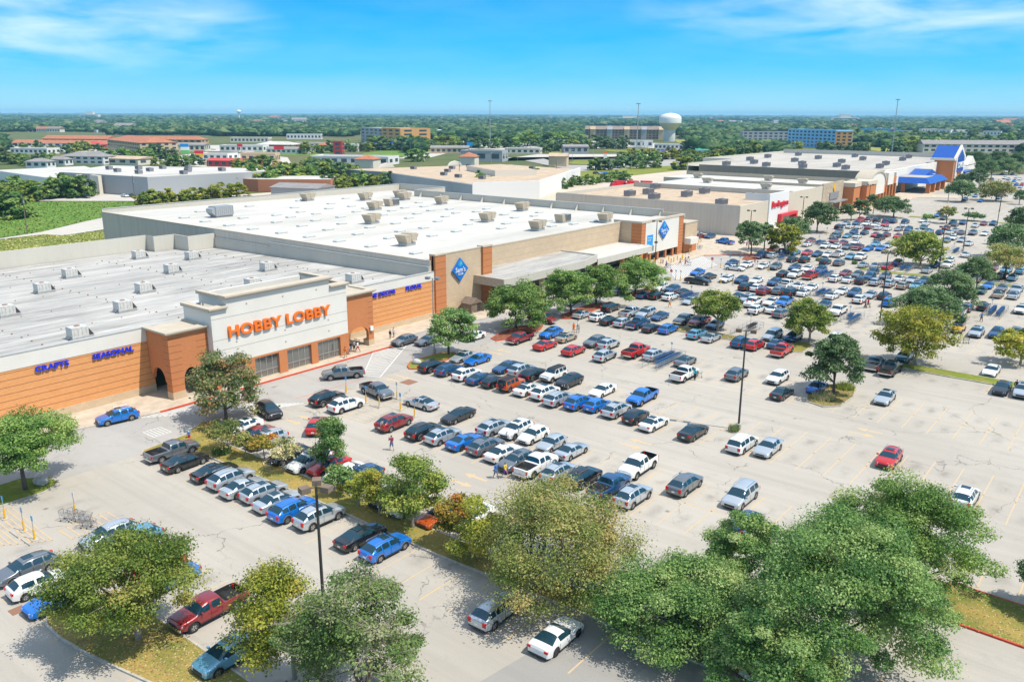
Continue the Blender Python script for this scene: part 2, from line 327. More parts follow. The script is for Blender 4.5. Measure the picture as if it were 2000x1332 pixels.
M['scroof'] = roofmat('white_membrane_roof', (0.59, 0.565, 0.51), (0.40, 0.38, 0.34), 0.09, 0.022, 0.9)
M['lwroof'] = roofmat('grey_membrane_roof', (0.50, 0.46, 0.40), (0.30, 0.27, 0.235), 0.06, 0.02, 0.7)
def grassmat(name, a, b, c, s1=0.15, s2=1.2):
    g = G(name); k = g.mix(g.rng(g.noise(s1, 5, 0.65), 0.38, 0.62), a, b); k = g.mix(g.rng(g.noise(s2, 6, 0.7), 0.45, 0.7, 0, 0.8), k, c); k = g.mix(g.rng(g.noise(s2*5, 4, 0.8), 0.4, 0.7, 0, 0.5), k, tuple(x*0.5 for x in b))
    g.color(k); g.b.inputs['Roughness'].default_value = 0.95; g.b.inputs['Specular IOR Level'].default_value = 0.1
    return g.m
M['grass'] = grassmat('dry_lawn', (0.42, 0.29, 0.09), (0.15, 0.19, 0.035), (0.30, 0.22, 0.07), 0.20, 2.6)
M['field'] = grassmat('green_field', (0.12, 0.24, 0.03), (0.20, 0.27, 0.05), (0.06, 0.14, 0.025), 0.07, 0.5)
M['weed'] = grassmat('weedy_verge', (0.25, 0.27, 0.04), (0.14, 0.20, 0.03), (0.34, 0.27, 0.09), 0.06, 0.4)
M['earth'] = grassmat('far_ground', (0.10, 0.14, 0.045), (0.17, 0.16, 0.07), (0.06, 0.10, 0.035), 0.004, 0.02)
ARROWS = [(-51.7, 57.2, 0), (-51.5, 59.2, 180), (-43.2, 76.4, 0), (-43.1, 78.2, 180), (-23.9, 96.5, 0), (-23.6, 98.2, 180), (-79.0, 57.4, 0), (-78.8, 59.2, 180), (-81.4, 78.2, 0), (-81.7, 76.4, 180), (-78.8, 95.9, 0), (-78.9, 97.7, 180)]
CROSS = [('w', [(-94.0, 84.0), (-86.6, 75.3), (-84.0, 76.2), (-93.6, 91.2)], 17, 0.15), ('w', [(-94.8, 46.5), (-84.6, 59.6), (-83.4, 62.6), (-93.8, 53.0)], 26, 0.13),
         ('w', [(-94.8, 181), (-94.8, 201), (-86.3, 191.5), (-85.0, 168)], 24, 0.2), ('y', [(-81.7, 22.8), (-81.2, 26.6), (-71.8, 26.2), (-74.5, 22.8)], 8, 0.13),
         ('y', [(-73.5, 27.4), (-73.5, 31.8), (-70.7, 31.8), (-70.7, 27.4)], 6, 0.13), ('y', [(-77.6, 62.5), (-77.6, 70.5), (-72.0, 70.5), (-72.0, 62.5)], 9, 0.13),
         ('w', [(-90.0, 44.3), (-90.0, 46.4), (-87.5, 46.4), (-87.5, 44.3)], 5, 0.1)]
REDLINES = [((-85.8, 62.8), (-85.4, 68.6)), ((-85.4, 68.6), (-85.3, 74.0)), ((-85.2, 128), (-85.2, 140))]
ISLANDS = [
 ([(-60.6, 22.8), (-60.5, 21.0), (-59.2, 20.3), (-56.8, 20.2), (-53.2, 20.6), (-49.9, 21.2), (-47.2, 21.7), (-40, 22.0), (-33, 22.2), (-31.5, 24), (-33, 25.8), (-59.8, 25.8)], 'grass', 'curb'),
 ([(-84.6, 41.4), (-83.6, 40.7), (-82.2, 41.4), (-82.0, 44.8), (-60, 45.5), (-44, 45.3), (-29.5, 45.9), (-18, 46.0), (-13.5, 47.0), (-11.9, 49.0), (-11.8, 51.0), (-12.8, 52.6), (-14.6, 53.3), (-17, 52.5), (-18.5, 48.5), (-47, 48.3), (-68, 48.3), (-82.5, 48.2), (-84.5, 50.5), (-86.6, 52.5), (-87.2, 50.0), (-85.2, 46.8)], 'grass', 'curb'),
 ([(-10.6, 66.3), (-11.2, 64.2), (-10.0, 62.4), (-8.2, 62.0), (-3, 61.8), (30, 61.8), (60, 61.8), (60, 67.6), (-3.8, 67.6), (-8.2, 67.8)], 'grass', 'redcurb'),
 ([(-84.6, 82.2), (-85.8, 84.0), (-85.8, 88.0), (-85.4, 90.6), (-84.1, 91.9), (-82.8, 91.2), (-82.4, 88.9), (-82.4, 82.0), (-83.4, 81.4)], 'weed', 'redcurb'),
 ([(-85.0, 102.0), (-86.0, 105.5), (-86.4, 110.5), (-85.6, 114.0), (-83.6, 114.6), (-82.2, 112.0), (-82.4, 104.0), (-83.4, 101.4)], 'mulch', 'redcurb'),
 ([(-83.7, 120.7), (-85.2, 122.5), (-86.0, 127.5), (-86.4, 134.0), (-85.2, 136.2), (-83.4, 134.6), (-82.6, 127), (-82.4, 121.8)], 'mulch', 'redcurb'),
 ([(-83.8, 143.6), (-85.2, 145.2), (-85.8, 150.0), (-85.2, 155.0), (-83.6, 155.6), (-82.3, 151.0), (-82.3, 145.2)], 'mulch', 'redcurb'),
 ([(-84.6, 203.0), (-85.4, 206.0), (-85.0, 213.0), (-82.4, 213.0), (-81.6, 205.0), (-83.0, 202.6)], 'mulch', 'redcurb'),
 ([(-65.2, 126.0), (-65.2, 129.2), (-60, 129.0), (-52.6, 129.0), (-52.6, 126.4), (-58, 126.0)], 'grass', 'curb'),
 ([(-33.0, 103.8), (-33.9, 106.4), (-33.6, 111.6), (-32.0, 113.8), (-29.6, 113.6), (-28.8, 109.3), (-29.0, 104.6), (-30.6, 103.0)], 'grass', 'curb'),
 ([(-27.6, 127.2), (-27.6, 129.6), (-25, 130.2), (-14.4, 130.0), (60, 129.8), (60, 127.0), (-20, 127.0)], 'weed', 'curb'),
 ([(-44.8, 126.6), (-44.8, 131.6), (-43.2, 132.6), (-41.6, 131.4), (-41.6, 126.4), (-43.2, 125.4)], 'grass', 'curb'),
 ([(-87.4, 26.6), (-87.3, 29.8), (-85.4, 31.8), (-83.3, 31.9), (-82.2, 30.0), (-82.4, 12), (-87.2, 12)], 'weed', 'curb'),
 ([(-56.5, 206.6), (-56.5, 209.0), (-20, 209.0), (-20, 206.6)], 'weed', 'curb'),
 ([(-75.0, 330.0), (-75.0, 333.0), (40, 333.0), (40, 330.0)], 'weed', 'curb'),
]
DRAINS = [(-79.2, 77.1, 0.95), (-62.9, 19.8, 0.5)]
CARS = [
('sed','W',-16.4,48.2,-90,0,(0, 4)),
('suv','L',-45.2,26.2,-89,0,(0, 1)),
('cou','W',-29.0,41.9,91,0,(12, 3)),
('suv','S',-34.2,41.6,91,0,(11, 3)),
('pu','M',-51.0,28.4,-89,0,(5, 2)),
('cou','B',-61.2,22.1,-89,0,(2, 0)),
('hat','W',-64.4,22.0,88,0,(1, 0)),
('sed','B',-57.2,28.8,-90,0,(4, 2)),
('suv','G',-67.5,22.4,-89,0,(0, 0)),
('sed','R',-59.6,28.9,-90,0,(3, 2)),
('sed','W',-61.9,29.0,-89,0,(2, 2)),
('suv','B',-47.5,42.9,89,0,(10, 3)),
('suv','L',-65.3,30.1,-90,0,(1, 2)),
('suv','S',-67.7,29.3,-91,0,(0, 2)),
('sed','K',-50.6,42.9,90,0,(9, 3)),
('sed','N',-25.4,66.2,90,0,(14, 6)),
('suv','S',-56.2,42.9,88,0,(8, 3)),
('sed','W',-45.4,51.7,-91,0,(11, 5)),
('sed','O',-47.9,50.1,-91,0,(10, 5)),
('suv','B',-59.2,42.3,91,0,(7, 3)),
('sed','W',-51.5,49.9,-89,0,(9, 5)),
('sed','S',-61.9,42.6,89,0,(6, 3)),
('suv','K',-54.0,49.9,-89,0,(8, 5)),
('suv','S',-36.0,64.5,89,0,(13, 6)),
('suv','W',-10.9,84.2,90,0,(17, 8)),
('van','S',-27.9,71.0,-91,0,(8, 7)),
('suv','S',-64.6,42.9,88,0,(5, 3)),
('sed','S',-67.0,42.3,91,0,(4, 3)),
('pu','N',-38.9,64.8,89,0,(12, 6)),
('suv','G',-33.3,70.0,89,0,(7, 7)),
('suv','S',-69.6,42.6,92,0,(3, 3)),
('suv','N',-59.6,51.0,-89,0,(7, 5)),
('suv','K',-42.1,65.0,89,0,(11, 6)),
('sed','W',-61.9,50.8,-89,0,(6, 5)),
('sed','K',-72.5,42.6,90,0,(2, 3)),
('suv','S',-44.8,64.5,91,0,(10, 6)),
('sed','R',-64.4,50.8,-91,0,(5, 5)),
('pu','W',-47.5,64.3,91,0,(9, 6)),
('pu','W',-39.1,70.8,-89,0,(6, 7)),
('sed','K',-77.1,42.1,91,0,(1, 3)),
('van','W',-66.9,50.2,-89,0,(4, 5)),
('suv','G',-49.9,64.0,-91,0,(8, 6)),
('suv','R',-19.2,89.6,-90,0,(9, 9)),
('suv','K',-70.0,50.0,-91,0,(3, 5)),
('pu','G',-80.8,42.7,89,0,(0, 3)),
('sed','W',-52.5,65.0,89,0,(7, 6)),
('sed','S',-47.0,70.1,89,0,(5, 7)),
('sed','S',-30.5,84.4,-90,0,(16, 8)),
('suv','G',-55.1,65.1,88,0,(6, 6)),
('hat','S',-49.9,70.4,-89,0,(4, 7)),
('van','W',-33.2,83.7,89,0,(15, 8)),
('suv','S',-75.5,51.0,-91,0,(2, 5)),
('cou','B',-58.0,64.8,91,0,(5, 6)),
('sed','M',-77.9,51.1,-90,0,(1, 5)),
('suv','S',-60.9,64.4,89,0,(4, 6)),
('hat','W',-52.9,71.0,-90,0,(3, 7)),
('suv','K',-63.6,64.0,91,0,(3, 6)),
('sed','K',-39.1,83.5,89,0,(14, 8)),
('suv','W',-55.5,71.1,-88,0,(2, 7)),
('suv','S',-58.0,70.1,88,0,(1, 7)),
('sed','W',-81.3,52.0,-89,0,(0, 5)),
('suv','R',-74.6,57.4,130,0,'red boxy SUV driving up the lane behind a small green tree'),
('suv','M',-68.2,63.8,91,0,(2, 6)),
('sed','W',-44.1,83.2,88,0,(13, 8)),
('suv','B',-95.7,44.2,-99,0,'bright blue SUV driving along the brick wall of the craft store'),
('hat','K',-46.9,83.8,91,0,(12, 8)),
('sed','K',-64.0,70.5,-90,0,(0, 7)),
('suv','K',-83.3,57.0,-14,0,'dark SUV driving in the lane beside the white-striped crossing'),
('suv','S',-49.9,84.2,90,0,(11, 8)),
('suv','W',-77.4,64.3,88,0,(1, 6)),
('hat','B',-52.8,84.3,89,0,(10, 8)),
('sed','S',-70.7,70.9,180,0,'silver sedan leaving the disabled bays toward the store'),
('suv','B',-55.1,83.5,89,0,(9, 8)),
('suv','K',-81.2,64.4,91,0,(0, 6)),
('suv','S',-57.9,83.0,89,0,(8, 8)),
('pu','B',-49.8,90.5,-89,0,(8, 9)),
('sed','S',-25.1,110.4,-89,0,(10, 13)),
('suv','W',-60.7,83.9,91,0,(7, 8)),
('sed','K',-36.3,103.7,90,0,(5, 12)),
('pu','G',-78.4,70.4,-9,0,'dark pickup parked across the disabled bays, nose to the right'),
('sed','W',-55.4,89.7,-90,0,(7, 9)),
('suv','S',-11.4,124.5,-90,0,(15, 14)),
('sed','W',-63.5,83.8,91,0,(6, 8)),
('sed','K',-13.8,124.3,-91,0,(14, 14)),
('sed','B',-33.5,109.1,91,1,(9, 13)),
('jeep','O',-66.2,83.6,91,1,(5, 8)),
('hat','K',-69.0,83.4,91,1,(4, 8)),
('suv','K',-60.9,89.8,-91,1,(6, 9)),
('sed','N',-71.5,83.4,91,1,(3, 8)),
('suv','W',-39.2,109.7,-91,1,(8, 13)),
('jeep','W',-64.1,90.6,-91,1,(5, 9)),
('pu','G',-87.8,72.7,-123,1,'grey pickup truck driving past the craft store windows'),
('suv','W',-74.1,83.5,90,1,(2, 8)),
('suv','K',-66.7,89.4,91,1,(4, 9)),
('pu','W',-50.0,102.7,89,1,(4, 12)),
('suv','G',-44.3,107.5,91,1,(7, 13)),
('suv','S',-69.2,89.8,90,1,(3, 9)),
('suv','N',-77.5,83.5,89,1,(1, 8)),
('sed','W',-16.4,132.6,-91,1,(10, 16)),
('pu','K',-27.9,123.7,89,1,(13, 14)),
('sed','N',-71.9,89.7,-91,1,(2, 9)),
('suv','K',-80.4,83.2,89,1,(0, 8)),
('pu','G',-30.4,125.0,91,1,(12, 14)),
('sed','G',-53.0,108.9,92,1,(6, 13)),
('sed','B',-77.7,90.1,-91,1,(1, 9)),
('sed','S',-80.3,89.8,-91,1,(0, 9)),
('suv','S',-63.8,103.6,92,1,(3, 12)),
('suv','C',-28.0,131.9,-90,1,(9, 16)),
('suv','S',-58.2,108.8,90,1,(5, 13)),
('pu','R',-61.2,108.5,89,1,(4, 13)),
('suv','R',-69.2,103.1,90,1,(2, 12)),
('pu','R',-43.8,123.4,91,1,(11, 14)),
('sed','R',-74.5,102.9,90,1,(1, 12)),
('suv','S',-66.8,109.5,90,1,(3, 13)),
('suv','R',-48.5,124.0,89,1,(10, 14)),
('sed','N',-46.1,127.0,91,1,(0, 15)),
('suv','G',-69.3,109.4,-91,1,(2, 13)),
('suv','N',-50.8,123.9,90,1,(9, 14)),
('suv','G',-93.8,90.6,-89,1,'dark grey SUV standing before the craft store, nose to the left'),
('sed','G',-91.0,93.1,-89,1,(0, 10)),
('pu','W',-39.4,135.4,-91,1,(0, 17)),
('pu','M',-80.1,103.5,-89,1,(0, 12)),
('sed','T',-74.6,108.9,91,1,(1, 13)),
('sed','S',-56.0,124.0,90,1,(8, 14)),
('sed','W',-87.0,99.9,-89,1,(0, 11)),
('suv','N',-45.5,132.8,-91,1,(8, 16)),
('van','S',-48.5,131.5,-90,1,(7, 16)),
('suv','L',-58.7,124.3,89,1,(7, 14)),
('suv','B',-77.9,109.2,-89,1,(0, 13)),
('suv','N',-19.5,156.6,-91,1,(10, 20)),
('suv','S',-22.3,155.3,-90,1,(9, 20)),
('sed','G',-17.1,159.7,-88,1,(2, 22)),
('suv','B',-64.1,124.3,91,1,(6, 14)),
('sed','K',-66.8,123.4,92,1,(5, 14)),
('jeep','Y',-25.3,156.4,-90,1,(8, 20)),
('pu','N',-69.8,124.1,90,1,(4, 14)),
('sed','N',-59.2,132.5,-89,1,(6, 16)),
('suv','S',-72.4,123.4,90,1,(3, 14)),
('pu','M',-62.1,132.2,-91,1,(5, 16)),
('sed','K',-75.1,123.2,90,1,(2, 14)),
('pu','G',-65.0,132.2,-91,1,(4, 16)),
('pu','M',-85.2,116.5,0,1,'dark red pickup half hidden under the round tree by the canopy'),
('suv','W',-78.1,124.4,90,2,(1, 14)),
('sed','N',-69.8,131.9,-88,2,(3, 16)),
('sed','S',-81.7,124.3,91,2,(0, 14)),
('van','S',-72.9,132.3,-90,2,(2, 16)),
('pu','S',-75.2,130.6,90,2,(1, 16)),
('suv','G',-53.3,147.8,89,2,(6, 18)),
('suv','W',-27.7,169.9,89,2,(8, 24)),
('pu','W',-45.6,156.4,-91,2,(7, 20)),
('suv','W',-58.0,147.7,91,2,(5, 18)),
('sed','W',-55.7,150.2,91,2,(0, 19)),
('suv','W',-19.0,179.7,-90,2,(0, 27)),
('suv','K',-80.3,131.9,91,2,(0, 16)),
('suv','G',-27.4,175.0,91,2,(13, 25)),
('suv','K',-25.1,178.1,91,2,(0, 26)),
('sed','N',-49.6,160.6,-89,2,(1, 22)),
('pu','W',-60.9,153.0,-89,2,(5, 20)),
('pu','B',-56.2,157.3,-90,2,(0, 21)),
('van','B',-40.2,170.3,91,2,(7, 24)),
('sed','W',-58.5,156.4,-91,2,(6, 20)),
('sed','S',-71.4,147.3,-90,2,(4, 18)),
('suv','S',-63.2,155.6,-89,2,(4, 20)),
('suv','W',-45.6,169.6,91,2,(6, 24)),
('sed','N',-65.6,156.2,-91,2,(3, 20)),
('suv','W',-76.2,147.9,91,2,(3, 18)),
('suv','K',-78.9,147.1,90,2,(2, 18)),
('suv','K',-42.7,176.3,90,2,(12, 25)),
('sed','W',-51.1,170.0,88,2,(5, 24)),
('sed','N',-81.2,146.5,90,2,(1, 18)),
('sed','S',-22.2,193.6,89,2,(8, 29)),
('sed','S',-45.3,175.9,-89,2,(11, 25)),
('sed','T',-24.9,192.9,90,2,(7, 29)),
('sed','K',-75.9,153.5,91,2,(2, 20)),
('sed','W',-56.6,169.0,90,2,(4, 24)),
('suv','N',-48.3,175.4,-89,2,(10, 25)),
('suv','K',-86.9,145.7,-90,2,(0, 18)),
('van','K',-58.9,167.7,90,2,(3, 24)),
('suv','M',-63.6,165.2,91,2,(0, 23)),
('suv','G',-61.3,167.5,91,2,(2, 24)),
('sed','W',-51.0,175.9,-90,2,(9, 25)),
('sed','C',-28.3,195.2,-89,2,(6, 29)),
('suv','N',-79.5,155.1,-89,2,(1, 20)),
('pu','S',-22.6,200.3,-89,2,(10, 30)),
('suv','W',-82.1,154.7,-88,2,(0, 20)),
('suv','W',-66.0,167.5,91,2,(1, 24)),
('suv','K',-68.3,167.0,90,2,(0, 24)),
('sed','G',-25.4,200.9,-90,2,(9, 30)),
('sed','W',-57.4,175.8,-91,2,(8, 25)),
('sed','W',-59.9,175.4,91,2,(7, 25)),
('suv','T',-42.5,189.7,91,2,(8, 28)),
('pu','W',-62.2,174.2,90,2,(6, 25)),
('sed','L',-40.2,191.9,-89,2,(5, 29)),
('sed','B',-28.2,202.2,-89,2,(1, 31)),
('suv','S',-45.4,190.0,91,2,(7, 28)),
('suv','N',-65.5,175.9,-91,2,(5, 25)),
('suv','S',-48.2,190.0,91,2,(6, 28)),
('pu','K',-79.0,166.0,6,2,'black pickup crossing the lane near the yellow bollards'),
('suv','K',-51.1,189.6,90,2,(5, 28)),
('suv','N',-72.2,173.7,-89,2,(3, 25)),
('sed','W',-69.6,175.9,-90,2,(4, 25)),
('sed','N',-40.4,199.2,-90,2,(8, 30)),
('sed','W',-53.8,189.2,91,2,(4, 28)),
('suv','W',-75.3,172.7,-90,2,(2, 25)),
('sed','S',-42.8,198.7,-89,2,(7, 30)),
('suv','W',-56.4,188.5,88,2,(3, 28)),
('sed','W',-45.1,197.8,89,2,(6, 30)),
('sed','W',-93.8,161.0,-90,2,(0, 22)),
('sed','L',-25.5,215.7,90,2,(2, 34)),
('suv','N',-51.1,195.9,-91,2,(4, 29)),
('sed','K',-79.7,173.5,91,2,(1, 25)),
('suv','G',-48.4,198.6,-90,2,(5, 30)),
('pu','R',-61.9,188.2,89,2,(2, 28)),
('sed','K',-28.1,215.7,90,2,(1, 34)),
('pu','W',-65.1,187.6,-91,2,(1, 28)),
('sed','G',-54.2,197.4,-91,2,(4, 30)),
('sed','K',-67.7,186.9,89,2,(0, 28)),
('sed','M',-56.9,197.3,-91,2,(3, 30)),
('sed','B',-84.0,176.2,-91,2,(0, 25)),
('sed','N',-52.2,202.6,-91,2,(0, 31)),
('suv','L',-25.4,226.1,89,2,(3, 36)),
('suv','N',-62.5,196.9,-90,2,(2, 30)),
('pu','L',-28.1,224.7,-90,2,(2, 36)),
('sed','S',-42.9,213.4,90,2,(0, 33)),
('sed','W',-65.8,197.5,-90,2,(1, 30)),
('sed','W',-79.7,187.2,1,2,'white sedan crossing the aisle by the yellow bollards'),
('sed','N',-68.8,197.3,-91,2,(0, 30)),
('suv','G',-72.6,194.8,-89,2,(3, 29)),
('sed','R',-51.4,212.0,88,2,(8, 32)),
('sed','M',-31.3,227.9,-90,2,(0, 37)),
('sed','W',-75.5,194.1,-91,2,(2, 29)),
('sed','S',-54.1,211.6,90,2,(7, 32)),
('suv','W',-79.1,192.9,-91,2,(1, 29)),
('sed','S',-56.8,211.1,91,2,(6, 32)),
('pu','W',-40.6,224.0,-90,2,(1, 36)),
('sed','N',-43.2,222.8,-91,2,(8, 35)),
('suv','N',-50.8,219.0,90,2,(7, 35)),
('sed','N',-83.2,193.6,-91,2,(0, 29)),
('suv','G',-62.4,210.1,90,2,(5, 32)),
('suv','K',-65.5,209.4,89,2,(4, 32)),
('suv','W',-41.7,231.3,-90,2,(2, 38)),
('suv','K',-70.6,208.9,91,2,(3, 32)),
('suv','K',-73.3,207.9,91,2,(2, 32)),
('pu','W',-60.7,222.3,-90,2,(6, 35)),
('sed','L',-63.1,221.9,-89,2,(5, 35)),
('pu','N',-81.8,208.4,90,2,(0, 32)),
('suv','S',-79.5,210.4,90,2,(1, 32)),
('pu','W',-66.6,223.4,89,2,(0, 36)),
('sed','W',-68.9,221.6,-90,2,(4, 35)),
('sed','W',-40.4,244.5,90,2,(2, 41)),
('sed','N',-71.3,220.6,-89,2,(3, 35)),
('sed','R',-74.1,220.9,-89,2,(2, 35)),
('pu','N',-79.2,217.2,-90,2,(0, 34)),
('sed','L',-76.8,219.3,-90,2,(1, 35)),
('pu','O',-82.9,219.8,91,2,(0, 35)),
('sed','B',-63.5,238.8,-92,2,(6, 39)),
('sed','B',-61.0,241.6,-91,2,(0, 40)),
('pu','M',-66.2,238.7,-90,2,(5, 39)),
('sed','G',-68.9,238.1,-90,2,(4, 39)),
('sed','W',-71.9,237.8,-91,2,(3, 39)),
('suv','W',-74.3,236.2,-90,2,(2, 39)),
('sed','S',-60.9,248.4,-89,2,(3, 42)),
('sed','W',-79.5,236.2,90,2,(1, 39)),
('sed','L',-64.3,248.7,-90,2,(2, 42)),
('sed','W',-43.7,267.2,89,2,(6, 45)),
('sed','M',-72.4,245.5,-91,2,(1, 41)),
('pu','B',-99.2,224.7,161,2,'dark blue pickup driving past the end of the warehouse club'),
('sed','W',-70.1,249.3,-88,2,(1, 42)),
('sed','M',-81.1,243.8,-90,2,(0, 41)),
('sed','M',-75.9,248.1,-89,2,(0, 42)),
('suv','G',-50.1,269.6,-89,2,(5, 45)),
('sed','S',-46.8,273.7,-90,2,(0, 47)),
('pu','K',-66.8,262.2,89,2,(2, 44)),
('suv','W',-49.8,276.7,-88,2,(0, 48)),
('suv','M',-110.0,230.7,90,2,(0, 38)),
('suv','N',-107.6,232.5,-90,2,(1, 38)),
('pu','G',-78.3,257.3,-91,2,(0, 43)),
('sed','W',-73.3,262.2,92,2,(1, 44)),
('sed','R',-63.7,270.2,-90,2,(4, 45)),
('sed','L',-75.9,260.9,-91,2,(0, 44)),
('sed','R',-69.8,268.7,-90,2,(2, 45)),
('sed','M',-67.2,270.9,89,2,(3, 45)),
('sed','W',-113.4,235.5,90,2,(0, 39)),
('sed','W',-44.1,293.7,-90,2,(2, 51)),
('suv','G',-47.2,292.4,-91,2,(1, 51)),
('sed','N',-73.9,271.8,91,2,(0, 46)),
('suv','N',-76.7,270.0,-89,2,(1, 45)),
('sed','G',-63.3,280.6,88,2,(0, 49)),
('suv','N',-55.5,286.7,90,2,(3, 50)),
('sed','G',-50.2,291.4,89,2,(0, 51)),
('sed','W',-53.2,289.8,91,2,(4, 50)),
('sed','G',-81.1,269.7,-89,2,(0, 45)),
('sed','B',-59.0,288.9,89,2,(2, 50)),
('sed','W',-62.1,287.4,89,2,(1, 50)),
('sed','S',-52.8,296.0,89,2,(0, 52)),
('suv','N',-65.2,289.3,-88,2,(0, 50)),
]
